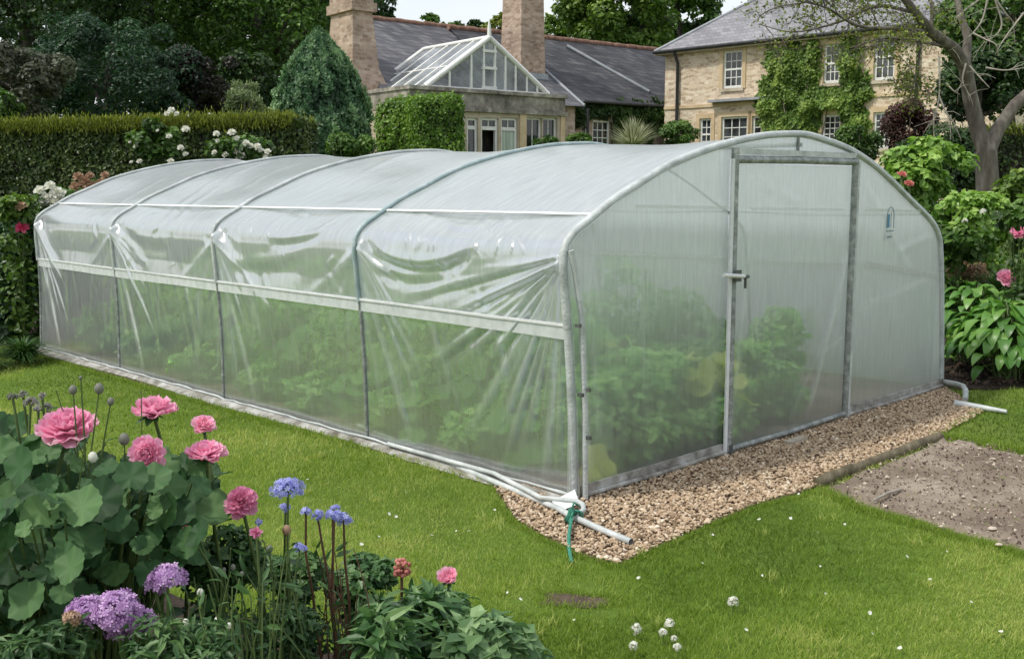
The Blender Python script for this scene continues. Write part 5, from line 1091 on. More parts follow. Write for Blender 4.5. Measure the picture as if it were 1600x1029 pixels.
tree(598, 14, 64, 50, 46, 1600, .25, 'dark_green', 9, 'open dark tree top just right of the big chimney stack', 26, .28)
tree(110, 60, 62, 520, 420, 15000, .42, 'dark_green', 61, 'tall background tree filling the gaps of the wood at the left', 90)
tree(420, 60, 64, 330, 380, 10000, .42, 'dark_green', 62, 'tall background tree behind the conifer and the chimney stack', 80)
# behind the house
tree(672, 34, 80, 34, 26, 900, .3, 'mid_green', 10, 'small rounded tree top above the slate ridge', 18)
tree(705, 42, 84, 50, 14, 700, .3, 'mid_green', 11, 'low strip of treetops above the slate ridge', 14)
tree(778, 40, 80, 50, 40, 1500, .3, 'yellow_green', 12, 'sunlit tree top left of the second chimney stack', 22)
tree(742, 44, 82, 44, 24, 800, .3, 'dark_green', 63, 'dark low treetop over the lantern finial', 14)
tree(870, 44, 76, 60, 50, 2400, .3, 'bright_green', 13, 'light green tree top right of the second chimney stack', 26)
tree(960, 22, 62, 180, 150, 14000, .3, 'bright_green', 14, 'large sunlit green tree behind the low slate wing', 70, .26)
tree(1060, 30, 66, 150, 150, 10000, .3, 'mid_green', 15, 'large green tree behind the corner of the golden house', 60, .26)
tree(900, 20, 70, 60, 70, 3200, .3, 'bright_green', 16, 'bright leafy bough of a tree right of the second stack', 30)
tree(1010, 50, 72, 160, 70, 6000, .32, 'dark_green', 17, 'dark lower tree behind the low slate wing ridge', 40)

# big rounded conifer
c = at_Y(500, 160, 24); k = 24 / F
root = empty('conifer', (c[0], c[1], 0), 0, 'dense blue green rounded conifer with pointed top left of the orangery', 'tree')
r = np.random.default_rng(12); n = 62000; zz = r.random(n) ** .85; ztop_, zb_ = at_Y(500, 48, 24)[2], .2
z = zb_ + (ztop_ - zb_) * zz; q = (z - zb_) / (ztop_ - zb_); dd_ = (ztop_ - z) / k; Rm = 84 * k * (1 - np.exp(-(dd_ / 66) ** 1.08)) * .95 * np.clip(1.35 - dd_ / 430, .5, 1)
a = r.uniform(0, 2 * PI, n)
lump = np.array([mnoise.noise(Vector((math.cos(t) * 2.6, math.sin(t) * 2.6, h * 1.7))) + .6 * mnoise.noise(Vector((math.cos(t) * 7, math.sin(t) * 7, h * 4.5))) for t, h in zip(a, z)])
rr_ = Rm * (1 + .20 * lump) * r.uniform(.86, 1.03, n); pos = np.stack([c[0] + np.cos(a) * rr_, c[1] + np.sin(a) * rr_, z], 1)
dirs = np.stack([np.cos(a) * .8, np.sin(a) * .8, np.full(n, .9)], 1) + r.normal(0, .3, (n, 3)); nn = np.stack([np.cos(a), np.sin(a), np.full(n, .2)], 1) + r.normal(0, .5, (n, 3))
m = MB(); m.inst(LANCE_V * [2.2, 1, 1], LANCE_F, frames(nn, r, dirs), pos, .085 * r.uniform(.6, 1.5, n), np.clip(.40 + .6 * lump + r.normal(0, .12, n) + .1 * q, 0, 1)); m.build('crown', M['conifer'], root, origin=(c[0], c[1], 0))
m = MB(); m.tube([(c[0], c[1], 0), (c[0], c[1], ztop_ * .8)], [.22, .05], 8); m.build('trunk', M['bark_dark'], root, origin=(c[0], c[1], 0))

def box_hedge(p0, p1, w_, h, n, size, name, label, mt, seed, mt2=None, round_=.0, fuzz=.05, cat='hedge', hend=None, group=None, n2=0, core=True):
    """clipped hedge from p0 to p1 (front face line); leaves on front, top and ends over a dark inner mass"""
    r = np.random.default_rng(seed); p0 = np.array(p0[:2], float); p1 = np.array(p1[:2], float); L = np.linalg.norm(p1 - p0); d = (p1 - p0) / L; nb = np.array([-d[1], d[0]])
    if nb[1] < 0: nb = -nb
    root = empty(name, (p0[0], p0[1], 0), 0, label, cat, group); hend = hend or h
    hgt = lambda s: h + (hend - h) * s / L
    ar = [L * h, L * w_, w_ * h, w_ * h]; k = r.choice(4, n, p=np.array(ar) / sum(ar)); s = r.uniform(0, L, n); t = r.uniform(0, w_, n); z = r.random(n) * hgt(s)
    s = np.where(k == 2, 0, np.where(k == 3, L, s)); t = np.where(k == 0, 0, t); z = np.where(k == 1, hgt(s), z)
    nx_ = np.where(k == 2, -1., np.where(k == 3, 1., 0)); ny_ = np.where(k == 0, -1., 0); nz__ = np.where(k == 1, 1., .15)
    lump = np.array([mnoise.noise(Vector((a * 1.1, b * 1.1, c_ * 1.1 + seed))) + .5 * mnoise.noise(Vector((a * 4, b * 4, c_ * 4))) for a, b, c_ in zip(s, t, z)])
    o_ = fuzz * (lump * 1.2 + r.normal(0, .35, n)) - .02
    if round_:
        cs_ = np.clip(s, round_, L - round_); ct_ = np.clip(t, round_, w_ - round_); cz_ = np.minimum(z, hgt(s) - round_); v = np.stack([s - cs_, t - ct_, z - cz_], 1); l = np.linalg.norm(v, axis=1, keepdims=True) + 1e-9
        mm = l[:, 0] > round_ * .99; v = v / l * round_; s, t, z = np.where(mm, cs_ + v[:, 0], s), np.where(mm, ct_ + v[:, 1], t), np.where(mm, cz_ + v[:, 2], z)
        nx_ = np.where(mm, v[:, 0] / round_, nx_); ny_ = np.where(mm, v[:, 1] / round_, ny_); nz__ = np.where(mm, v[:, 2] / round_ + .1, nz__)
    s = s + nx_ * o_; t = t + ny_ * o_; z = np.maximum(z + nz__ * o_, .01)
    pos = np.stack([p0[0] + d[0] * s + nb[0] * t, p0[1] + d[1] * s + nb[1] * t, z], 1); nn = np.stack([d[0] * nx_ + nb[0] * ny_, d[1] * nx_ + nb[1] * ny_, nz__], 1) + r.normal(0, .5, (n, 3))
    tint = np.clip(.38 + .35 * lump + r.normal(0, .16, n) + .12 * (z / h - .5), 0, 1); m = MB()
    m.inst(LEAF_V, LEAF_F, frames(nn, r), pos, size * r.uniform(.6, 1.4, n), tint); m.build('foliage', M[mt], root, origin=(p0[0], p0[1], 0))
    if mt2:
        k2 = n2 or n // 3; s = r.uniform(0, L, k2); t = r.uniform(-.06, w_, k2) ** 1.0; z = hgt(s) + r.normal(-.05, .05, k2) + np.where(r.random(k2) < .02, r.uniform(0, .16, k2), 0); t = np.where(r.random(k2) < .45, r.uniform(-.07, .05, k2), t)
        pos = np.stack([p0[0] + d[0] * s + nb[0] * t, p0[1] + d[1] * s + nb[1] * t, z], 1); m = MB(); dirs = np.stack([r.normal(0, .35, k2), r.normal(0, .35, k2), np.ones(k2)], 1)
        m.inst(LANCE_V, LANCE_F, frames(r.normal(size=(k2, 3)) * [1, 1, .2], r, dirs), pos, size * .95 * r.uniform(.6, 1.5, k2), np.clip(r.normal(.5, .2, k2), 0, 1)); m.build('new_growth', M[mt2], root, origin=(p0[0], p0[1], 0))
    if core:
        i = .10 + round_ * .35; m = MB(); c0, c1 = i, L - i
        v = []
        for s_, t_ in ((c0, i), (c1, i), (c1, w_ - i), (c0, w_ - i)):
            b_ = p0 + d * s_ + nb * t_; v += [(b_[0], b_[1], 0), (b_[0], b_[1], hgt(s_) - i)]
        m.add(v, [[0, 2, 3, 1], [2, 4, 5, 3], [4, 6, 7, 5], [6, 0, 1, 7], [1, 3, 5, 7]]); m.build('inner_branches', M['bark_dark'], root, origin=(p0[0], p0[1], 0))
    return root
hy = 15.0; hx0 = at_Y(-140, 200, hy + .5); hx1 = at_Y(457, 200, hy)
box_hedge((hx0[0], hy + .6), (hx1[0], hy), 1.3, at_Y(0, 197, hy + .5)[2], 62000, .055, 'clipped_hedge', 'long clipped dark yew hedge with yellow new growth along its top', 'hedge', 21, 'hedge_new', hend=at_Y(430, 184, hy)[2], n2=30000)
# green clipped shrubs in front of the orangery
a = at_Y(577, 200, 27); b = at_Y(652, 200, 27); box_hedge((a[0], 27.6), (b[0], 27.2), 1.6, at_Y(610, 150, 27.3)[2], 15000, .09, 'clipped_shrub', 'left clipped shrub, the looser one next to the conifer by the orangery', 'shrub_bright', 22, round_=.4, fuzz=.14, cat='shrub', hend=at_Y(640, 150, 27)[2])
a = at_Y(650, 200, 26); b = at_Y(729, 200, 26); box_hedge((a[0], 25.9), (b[0], 26.2), 1.5, at_Y(690, 146, 26)[2], 16000, .08, 'clipped_shrub', 'square clipped bright green shrub in front of the orangery windows', 'shrub_bright', 23, round_=.32, fuzz=.07, cat='shrub')
def shrub(px, py, Y, wpx, hpx, n, size, mt, seed, label, ncl=26, cl=.4, tmpl='leaf', name='shrub', group=None, ground_=True, **kw):
    c = np.array(at_Y(px, py, Y)); k = Y / F; rx, rz_ = wpx * k / 2, hpx * k / 2
    root = empty(name, (c[0], c[1], 0), 0, label, 'shrub', group)
    m = crown_mb(c, (rx, rx * .8, rz_), ncl, n, size, cl, seed, tmpl, cut=lambda p: p[:, 2] > .02, **kw)
    low = c[2] - rz_
    if ground_ and low > .25:      # skirt of foliage down to the ground
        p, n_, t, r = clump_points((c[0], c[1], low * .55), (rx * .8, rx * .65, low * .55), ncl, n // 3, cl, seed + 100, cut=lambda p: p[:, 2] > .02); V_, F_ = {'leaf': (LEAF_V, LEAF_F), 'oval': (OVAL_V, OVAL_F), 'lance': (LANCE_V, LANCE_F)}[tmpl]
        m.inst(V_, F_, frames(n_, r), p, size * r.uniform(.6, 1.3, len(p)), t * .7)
    m.build('foliage', M[mt], root, origin=(c[0], c[1], 0)); s = MB(); r = np.random.default_rng(seed)
    for i in range(6): a = r.uniform(0, 2 * PI); s.tube([(c[0] + .06 * math.cos(a), c[1] + .06 * math.sin(a), 0), (c[0] + rx * .3 * math.cos(a), c[1] + rx * .3 * math.sin(a), c[2] * .6), (c[0] + rx * .55 * math.cos(a), c[1] + rx * .55 * math.sin(a), c[2] + rz_ * .3)], [.035, .025, .01], 5)
    s.build('branches', M['bark'], root, origin=(c[0], c[1], 0)); return root, c
shrub(395, 200, 19, 110, 60, 4500, .07, 'yellow_green', 31, 'loose yellow green shrub just over the right end of the hedge')
shrub(545, 232, 22, 90, 50, 3000, .08, 'mid_green', 32, 'low green shrub at the foot of the conifer')
shrub(905, 226, 31, 50, 34, 3000, .09, 'mid_green', 33, 'small round green shrub by the orangery corner')
shrub(855, 225, 29, 44, 24, 1600, .09, 'mid_green', 34, 'leafy shrub top under the orangery side window')
shrub(1060, 212, 33, 66, 44, 5000, .09, 'mid_green', 35, 'round green shrub by the downpipe of the golden house')
shrub(1345, 222, 24, 76, 64, 5000, .075, 'mid_green', 36, 'dark green rounded shrub below the right house windows')
shrub(1420, 200, 22, 90, 90, 8000, .06, 'red_brown', 37, 'dark red leaved shrub beside the tree trunk')
# weeping shrub
def spiky(px, py, Y, n, Ln, wid, mt, seed, label, name='ornamental_grass', droop=.6, spread=.9, cat='plant', base=None, group=None, up=1.0):
    r = np.random.default_rng(seed); c = np.array(at_Y(px, py, Y) if base is None else base); c0 = (c[0], c[1], 0); m = MB(); a = r.uniform(0, 2 * PI, n); e = r.uniform(0, spread, n); L = Ln * r.uniform(.6, 1.1, n)
    ks = 6; u = np.linspace(0, 1, ks); z0_ = max(c[2], .0)
    out = np.sin(e)[:, None] * u * L[:, None] + droop * L[:, None] * .35 * u ** 2; upv = np.cos(e)[:, None] * up * u * L[:, None] - droop * L[:, None] * .5 * u ** 2.4
    w_ = wid * (1 - u ** 1.5) * .5 + .0006
    cx = c[0] + np.cos(a)[:, None] * out; cy = c[1] + np.sin(a)[:, None] * out; cz = np.maximum(z0_ + upv, .01); px_ = -np.sin(a)[:, None] * w_; py_ = np.cos(a)[:, None] * w_
    v = np.stack([np.stack([cx - px_, cy - py_, cz], -1), np.stack([cx + px_, cy + py_, cz], -1)], 2).reshape(n, ks * 2, 3)
    f = np.array([[2 * i, 2 * i + 1, 2 * i + 3, 2 * i + 2] for i in range(ks - 1)]); F_ = (f[None] + (np.arange(n) * ks * 2)[:, None, None]).reshape(-1, 4)
    m.add(v.reshape(-1, 3), F_, 0, np.repeat(np.clip(r.normal(.5, .2, n), 0, 1), ks * 2), True)
    if z0_ > .1:
        root = empty(name, c0, 0, label, cat, group); m.build('foliage', M[mt], root, origin=c0); s = MB(); s.tube([c0, (c[0], c[1], z0_ + .02)], [.06, .03], 6); s.build('stem', M['bark'], root, origin=c0); return root
    return m.build(name, M[mt], origin=c0, label=label, cat=cat, group=group)
shrub(384, 168, 18, 62, 72, 2600, .085, 'weeping', 41, 'pale green weeping shrub behind the hedge, left of the conifer', 16, .5, 'lance', 'weeping_shrub', up=-.2)
shrub(383, 142, 18.2, 40, 44, 1400, .085, 'weeping', 45, 'top tuft of pale weeping foliage above the hedge', 12, .5, 'lance', 'weeping_shrub', up=-.2)
spiky(988, 232, 30, 420, 1.0, .05, 'variegated', 42, 'spiky cream variegated shrub in front of the low wing', 'spiky_shrub', .3, 1.2, 'shrub')

# ------------------------------------------------------------------ tree with bare twigs on the right
TY = 16.0
def tp(px, py, dy=0.0): return at_Y(px, py, TY + dy)
tb = tp(1545, 300); tb = (tb[0], TY, 0)
rt = empty('garden_tree', tb, 0, 'forked grey trunked tree with sparse leaves and bare drooping twigs', 'tree')
m = MB()
m.tube([tb, tp(1544, 380), tp(1543, 290), tp(1540, 236)], [.24, .19, .165, .16], 10)
m.tube([tp(1540, 240), tp(1527, 200, .1), tp(1515, 150, .1), tp(1508, 105, .0), tp(1490, 75, -.2), tp(1455, 50, -.5), tp(1430, 20, -.6), tp(1400, -20, -.7)], [.125, .12, .11, .10, .085, .075, .06, .05], 9)
m.tube([tp(1542, 240), tp(1560, 200, .2), tp(1585, 165, .3), tp(1625, 130, .4), tp(1690, 60, .6)], [.12, .105, .095, .09, .07], 9)
m.tube([tp(1508, 105, 0), tp(1512, 60, .3), tp(1500, 20, .4), tp(1490, -30, .5)], [.08, .06, .05, .04], 8)
m.build('trunk', M['bark'], rt, origin=tb)
r = np.random.default_rng(55); m = MB(); ends = []
def limb(P, r0, r1, sub=7, L=.5, lev=1):
    P = np.array(P, float); k = len(P); Q = catmull(P, 5); m.tube(Q, np.linspace(r0, r1, len(Q)), 6); n = len(Q)
    for i in range(sub):
        j = int(r.uniform(.15, .98) * (n - 1)); d = Q[min(j + 1, n - 1)] - Q[max(j - 1, 0)]; d = unit(d); o_ = unit(d * .7 + r.normal(0, .7, 3) + np.array([0, 0, .1])); e = Q[j] + o_ * L * r.uniform(.5, 1.1); mid = (Q[j] + e) / 2 + r.normal(0, .06 * L, 3) + [0, 0, .05 * L]
        if lev > 0: limb([Q[j], mid, e], r1 * 1.0 + .002, .003, 5, L * .55, lev - 1)
        else: m.tube([Q[j], mid, e], [.004, .003, .0015], 4); ends.append(e); ends.append(mid)
limb([tp(1455, 50, -.5), tp(1400, 45, -.7), tp(1340, 40, -.9), tp(1290, 12, -1.1), tp(1240, 0, -1.2)], .035, .008, 9, .8, 2)
limb([tp(1430, 20, -.6), tp(1370, 10, -.3), tp(1310, 35, -.2), tp(1240, 50, -.1), tp(1185, 38, 0)], .03, .006, 9, .7, 2)
limb([tp(1490, 75, -.2), tp(1440, 66, -.6), tp(1380, 60, -1.0), tp(1330, 75, -1.2)], .028, .006, 8, .6, 2)
limb([tp(1440, 66, -.6), tp(1430, 120, -.7), tp(1420, 160, -.7)], .02, .005, 7, .45, 2)
limb([tp(1455, 50, -.5), tp(1450, -5, -.4), tp(1380, -30, -.3), tp(1260, -20, -.3)], .03, .008, 9, .8, 2)
m.build('limbs', M['bark'], rt, origin=tb)
m = MB(); e = np.array(ends); k = 5200; c = e[r.integers(len(e), size=k)] + r.normal(0, .07, (k, 3))
m.inst(LEAF_V, LEAF_F, frames(r.normal(size=(k, 3)) + [0, 0, .6], r), c, .05 * r.uniform(.5, 1.3, k), np.clip(r.normal(.45, .2, k), 0, 1)); m.build('crown', M['yellow_green'], rt, origin=tb)
m = MB()
def twig(P, r0=.016, r1=.004, sub=3, L=.25):
    Q = catmull(np.array([tp(*p) for p in P]), 6); m.tube(Q, np.linspace(r0, r1, len(Q)), 5)
    for i in range(sub): j = int(r.uniform(.3, .95) * (len(Q) - 1)); e = Q[j] + r.normal(0, 1, 3) * L * [.8, .3, .8]; m.tube([Q[j], (Q[j] + e) / 2 + [0, 0, .03], e], [.006, .004, .002], 4)
for P in ([(1544, -5, -.8), (1535, 30, -.8), (1520, 52, -.8), (1500, 68, -.7), (1482, 80, -.5)], [(1556, 0, -.9), (1572, 22, -.9), (1588, 40, -.9)], [(1520, 52, -.8), (1540, 62, -.9), (1556, 70, -1), (1560, 88, -1)], [(1530, 0, -.6), (1498, 25, -.6), (1492, 38, -.6)],
          [(1467, 88, -.6), (1468, 120, -.7), (1467, 150, -.8), (1460, 185, -.9), (1446, 203, -.9)], [(1467, 150, -.8), (1478, 175, -.9), (1492, 195, -.9), (1502, 220, -.9)], [(1459, 170, -.8), (1459, 212, -.9)], [(1485, 180, -.7), (1485, 218, -.8)],
          [(1515, 103, -.5), (1532, 122, -.7), (1546, 137, -.8)], [(1540, 106, -.9), (1570, 110, -1), (1602, 106, -1.1)], [(1509, 100, -.4), (1504, 125, -.5), (1512, 145, -.5), (1515, 158, -.5)], [(1478, 130, -.6), (1490, 142, -.7), (1500, 148, -.7)], [(1555, 0, -.9), (1565, 40, -.9), (1545, 62, -.9), (1520, 54, -.8)], [(1600, 20, -.9), (1570, 60, -.9), (1555, 85, -.9)]): twig(P)
m.build('bare_twigs', M['twig'], rt, origin=tb)
tree(1580, 60, 21, 230, 230, 15000, .12, 'mid_green', 18, 'dense dark leaved tree behind the forked trunk on the right', 80, .28, bark='bark')
tree(1530, 130, 20, 150, 120, 7000, .10, 'dark_green', 64, 'small dark tree filling the fork of the grey trunk', 50, .3, bark='bark')
tree(1620, 10, 34, 330, 230, 12000, .2, 'dark_green', 65, 'tall dark tree in the far upper right corner', 70, .28, bark='bark')
tree(1450, 20, 42, 150, 130, 5000, .2, 'mid_green', 66, 'tree showing over the right end of the slate roof', 50, .28, bark='bark')
a = at_Y(1552, 300, 19); box_hedge((a[0] - .3, 19.2), (a[0] + 4, 19.0), 1.2, at_Y(1580, 199, 19)[2], 16000, .075, 'clipped_hedge', 'dark clipped hedge behind the forked tree at the right edge', 'hedge', 24, 'hedge_new', n2=2500)
shrub(1475, 260, 18.5, 170, 130, 9000, .08, 'dark_green', 38, 'dark shrub in shade between the red shrub and the trunk')
m = MB(); a = at_Y(1590, 200, 45); m.b2((a[0] - .5, 45, 0), (a[0] + 8, 47, at_Y(1590, 165, 45)[2])); m.build('garden_wall', M['stone_gold'], origin=(a[0], 45, 0), label='bit of pink gold stone wall glimpsed at the right edge between trees', cat='wall')
P = [(at_Y(1490, 300, 11.5)[0], 11.5, .01), (at_Y(2000, 300, 11.5)[0], 11.5, .01), at_Y(2000, 306, 18.6), at_Y(1480, 306, 18.6)]
m = MB(); G = 14; vs = []
for i in range(G):
    for j in range(G):
        u_, v_ = i / (G - 1), j / (G - 1); q_ = (np.array(P[0]) * (1 - u_) + np.array(P[1]) * u_) * (1 - v_) + (np.array(P[3]) * (1 - u_) + np.array(P[2]) * u_) * v_
        vs.append((q_[0], q_[1], q_[2] + .05 * mnoise.noise(Vector(q_))))
m.add(vs, [[i * G + j, (i + 1) * G + j, (i + 1) * G + j + 1, i * G + j + 1] for i in range(G - 1) for j in range(G - 1)], smooth=True)
m.build('grass_bank', M['lawn'], kind='structure')
# ------------------------------------------------------------------ flowers
def mat_petal(name, c0, c1, c2, trans=.3): M[name] = mat_leaf(name, c0, c1, c2, .55, trans, .25)
mat_petal('pink', (.62, .20, .34), (.82, .42, .57), (.92, .66, .75)); mat_petal('rose_pink', (.42, .11, .22), (.66, .26, .40), (.80, .44, .56))
mat_petal('light_pink', (.66, .26, .40), (.86, .48, .60), (.92, .68, .76)); mat_petal('hot_pink', (.5, .03, .12), (.72, .10, .24), (.84, .26, .38))
mat_petal('lilac', (.22, .10, .26), (.47, .28, .53), (.70, .52, .72)); mat_petal('violet_blue', (.16, .17, .44), (.34, .36, .70), (.58, .60, .84))
mat_petal('white', (.50, .50, .40), (.72, .72, .64), (.84, .84, .80)); mat_petal('cream_brown', (.22, .13, .08), (.40, .27, .18), (.56, .42, .30))
mat_petal('salmon', (.40, .12, .10), (.62, .26, .22), (.75, .42, .36)); mat_petal('bud', (.10, .10, .07), (.24, .24, .20), (.42, .40, .40))
lf('mallow', (.015, .045, .015), (.05, .12, .042), (.14, .25, .09), rough=.6, spec=.25)
lf('peony_leaf', (.016, .05, .016), (.06, .145, .045), (.19, .31, .11), rough=.42, spec=.4)
lf('sage_leaf', (.03, .08, .03), (.12, .22, .085), (.30, .43, .20), rough=.5)
lf('rose_leaf', (.010, .03, .010), (.03, .075, .022), (.08, .15, .045), rough=.4, spec=.45)
lf('hydrangea_leaf', (.06, .12, .02), (.20, .36, .06), (.46, .60, .18), rough=.42, spec=.4)
lf('hosta', (.035, .11, .02), (.11, .26, .045), (.26, .44, .10), rough=.38, spec=.45)
lf('aster_leaf', (.016, .045, .014), (.05, .115, .036), (.14, .24, .08))
lf('fine_grass', (.014, .04, .010), (.04, .10, .02), (.11, .20, .05))
def petal_tmpl(cup=.35, ruff=.06, nu=5, nv=6, seed=0, wide=.62):
    r = np.random.default_rng(seed); v = []
    for j in range(nv):
        t = j / (nv - 1); w_ = wide * (math.sin(PI * min(1, t * .62 + .09)) ** .8) * (1 if t < .85 else .86)
        for i in range(nu):
            s = (i / (nu - 1) - .5) * 2; notch = -.05 * (1 - abs(s)) * (t > .95)
            v.append((s * w_ * .5 + r.normal(0, .008), t - .13 * s * s * t + notch + ruff * .5 * math.sin(s * 7 + seed) * (t > .9), cup * t * t * .55 + .16 * s * s * t + ruff * math.sin(s * 6 + seed * 2) * t * t))
    f = [[j * nu + i, j * nu + i + 1, (j + 1) * nu + i + 1, (j + 1) * nu + i] for j in range(nv - 1) for i in range(nu - 1)]
    vt = np.array([(-.16 if j == 0 else -.07 + .14 * j / (nv - 1)) for j in range(nv) for i in range(nu)])
    return np.array(v), np.array(f), vt
def bloom(c, R, axis, mt, seed, rings=8, per=9, full=1.0, root=None, name='bloom', origin=None, flat=1.0, tmax=88):
    """double flower: rings of ruffled petals round an axis"""
    r = np.random.default_rng(seed); ax = unit(np.array(axis, float)); e1 = unit(np.cross(ax, [0.3, .2, 1.0])); e2 = np.cross(ax, e1); m = MB(); c = np.array(c, float)
    tm = [petal_tmpl(seed=k + seed, ruff=.07) for k in range(3)]
    for k in range(rings):
        q = k / (rings - 1); n = max(4, int(per * (1 - .45 * q))); tilt = math.radians(tmax * (1 - q) ** .8 + 6); Lk = R * (1.0 - .52 * q) * full
        a = np.linspace(0, 2 * PI, n, endpoint=False) + r.uniform(0, 6) + r.normal(0, .12, n); tl = tilt + r.normal(0, .10, n)
        rad = np.cos(a)[:, None] * e1 + np.sin(a)[:, None] * e2; d = rad * np.sin(tl)[:, None] + ax * np.cos(tl)[:, None]; nr = -rad * np.cos(tl)[:, None] + ax * np.sin(tl)[:, None]
        y = unit(d); x = unit(np.cross(y, nr)); Rm_ = np.stack([x, y, nr], 2); pos = c + ax * (R * .16 * q * flat) + rad * R * .04 * (1 - q)
        V, Fc, vt = tm[k % 3]; m.inst(V, Fc, Rm_, pos, np.stack([Lk * r.uniform(.85, 1.2, n), Lk * r.uniform(.86, 1.06, n), Lk * np.ones(n)], 1), np.clip(.6 - .24 * q + r.normal(0, .08, n), 0, 1), smooth=True, vt=vt)
    return m.build(name, M[mt], root, origin=origin)
FLORET_V = np.array([[0, 0, 0]] + [[math.cos(a) * q, math.sin(a) * q, z] for k in range(5) for a, q, z in ((2 * PI * k / 5 - .42, .75, .12), (2 * PI * k / 5, 1, .1), (2 * PI * k / 5 + .42, .75, .12))])
FLORET_F = np.array([[0, 1 + 3 * k, 2 + 3 * k, 3 + 3 * k] for k in range(5)])
FLV = np.concatenate([[-.25], np.tile([.0, .12, .0], 5)])
def cluster(c, rad, n, fs, mt, seed, root=None, origin=None, name='flower_head', axis=(0, 0, 1), lo=-.25, mbuds=None):
    r = np.random.default_rng(seed); c = np.array(c, float); rad = np.array(rad, float) * np.ones(3); m = MB(); d = unit(r.normal(size=(n * 2, 3)) + np.array(axis) * .35); d = d[d[:, 2] > lo][:n]; n = len(d)
    p = c + d * rad * r.uniform(.8, 1.05, (n, 1)); m.inst(FLORET_V, FLORET_F, frames(d + r.normal(0, .3, (n, 3)), r), p, fs * r.uniform(.7, 1.2, n), np.clip(.5 + .25 * d[:, 2] + r.normal(0, .18, n), .2, 1), vt=FLV)
    k = n // 2; p = c + d[:k] * rad * r.uniform(.5, .8, (k, 1)); m.inst(ICO_V, ICO_F, frames(d[:k], r), p, fs * .6, .25, smooth=True)
    return m.build(name, M[mt], root, origin=origin)
def bud_mb(c, R, seed=0, n=6):
    m = MB(); r = np.random.default_rng(seed); c = np.array(c)
    prof_ = [(0, -1.0), (.55, -.8), (.95, -.2), (.85, .45), (.45, .9), (0, 1.05)]; k = 9; vs = []
    for rr_, zz_ in prof_:
        for i in range(k): a = 2 * PI * i / k; vs.append((c[0] + R * rr_ * math.cos(a), c[1] + R * rr_ * math.sin(a), c[2] + R * zz_ * 1.15))
    m.add(vs, [[j * k + i, j * k + (i + 1) % k, (j + 1) * k + (i + 1) % k, (j + 1) * k + i] for j in range(5) for i in range(k)], smooth=True, tint=.5); return m
def sepals(c, ax, R, root, origin, seed):
    r = np.random.default_rng(seed); m = MB(); ax = unit(np.array(ax, float)); e1 = unit(np.cross(ax, [.3, .2, 1.])); e2 = np.cross(ax, e1); a = np.linspace(0, 2 * PI, 6, endpoint=False) + r.normal(0, .2, 6)
    rad = np.cos(a)[:, None] * e1 + np.sin(a)[:, None] * e2; d = rad * .9 - ax * r.uniform(.1, .9, (6, 1)); m.inst(LANCE_V * [2, 1, 1], LANCE_F, frames(ax + rad * .2, r, d), np.array(c) - ax * R * .06, R * r.uniform(.45, .8, 6), .4); m.build('sepals', M['peony_leaf'], root, origin=origin)
def stemline(c, base, r, sag=.05, n=7):
    c = np.array(c, float); b = np.array(base, float); u = np.linspace(0, 1, n)[:, None]; P = b + (c - b) * u; P[1:-1] += np.sin(PI * u[1:-1]) * (r.normal(0, sag, (1, 3)) * [1, 1, .2]) + r.normal(0, .004, (n - 2, 3)); return P
def flower(px, py, Y, Rpx, mt, label, seed, axis=(0, -.5, .8), lean=(0, .1), rings=8, per=9, name='pink_flower', group=None, cat='flower', leaves=6, stem='stem', sr=.0045, lsize=.07, flat=1.0, tmax=88, leafmat='peony_leaf'):
    c = np.array(at_Y(px, py, Y)); R = Rpx * Y / F; b = (c[0] + lean[0], c[1] + lean[1], 0); r = np.random.default_rng(seed); root = empty(name, b, 0, label, cat, group)
    ax = unit(np.array(axis, float)); bloom(c, R, ax, mt, seed, rings, per, root=root, origin=b, flat=flat, tmax=tmax); sepals(c, ax, R, root, b, seed)
    P = stemline(c - ax * R * .04, b, r); m = MB(); m.tube(catmull(P, 3), np.linspace(sr * 1.5, sr, (len(P) - 1) * 3 + 1), 6); m.build('stem', M[stem], root, origin=b)
    if leaves:
        m = MB(); k = leaves; u = r.uniform(.35, .9, k); pos = np.array([P[min(int(q * 6), 5)] + (P[min(int(q * 6) + 1, 6)] - P[min(int(q * 6), 5)]) * (q * 6 % 1) for q in u]); d = np.stack([r.normal(size=k), r.normal(size=k), r.uniform(.0, .6, k)], 1)
        m.inst(OVAL_V, OVAL_F, frames(np.array([0, 0, 1.]) + r.normal(0, .3, (k, 3)), r, d), pos, lsize * r.uniform(.6, 1.2, k), np.clip(r.normal(.5, .15, k), 0, 1), smooth=True); m.build('foliage', M[leafmat], root, origin=b)
    return root
pk = 'double pink flowers of the front bed'
flower(107, 674, 2.55, 49, 'pink', 'largest double pink flower, wide open, leftmost of the front bed', 101, (.05, -.35, .9), (-.1, .1), rings=8, per=11, group=pk)
flower(240, 646, 2.75, 39, 'pink', 'double pink flower with drooping sepals, topmost of the front bed', 102, (.05, -.05, 1), (-.05, .1), rings=8, per=11, group=pk)
flower(318, 666, 2.9, 22, 'light_pink', 'small round pink flower to the right of the topmost bloom', 103, (.2, -.5, .7), (-.05, .05), rings=7, group=pk)
flower(232, 709, 2.6, 31, 'pink', 'rounded pink flower facing out with a coiled centre', 104, (.05, -1.0, .25), (-.1, .15), rings=10, per=9, flat=1.3, group=pk)
flower(322, 712, 2.75, 35, 'pink', 'flat topped ruffled pink flower on a thin dark stem', 105, (0, -.15, 1), (.02, .02), rings=7, per=11, group=pk)
flower(377, 784, 2.7, 28, 'rose_pink', 'ragged deep rose flower head beside the big leaved clump', 106, (.1, -.7, .6), (-.02, .12), rings=9, per=10, group=pk, flat=2.2, tmax=110)
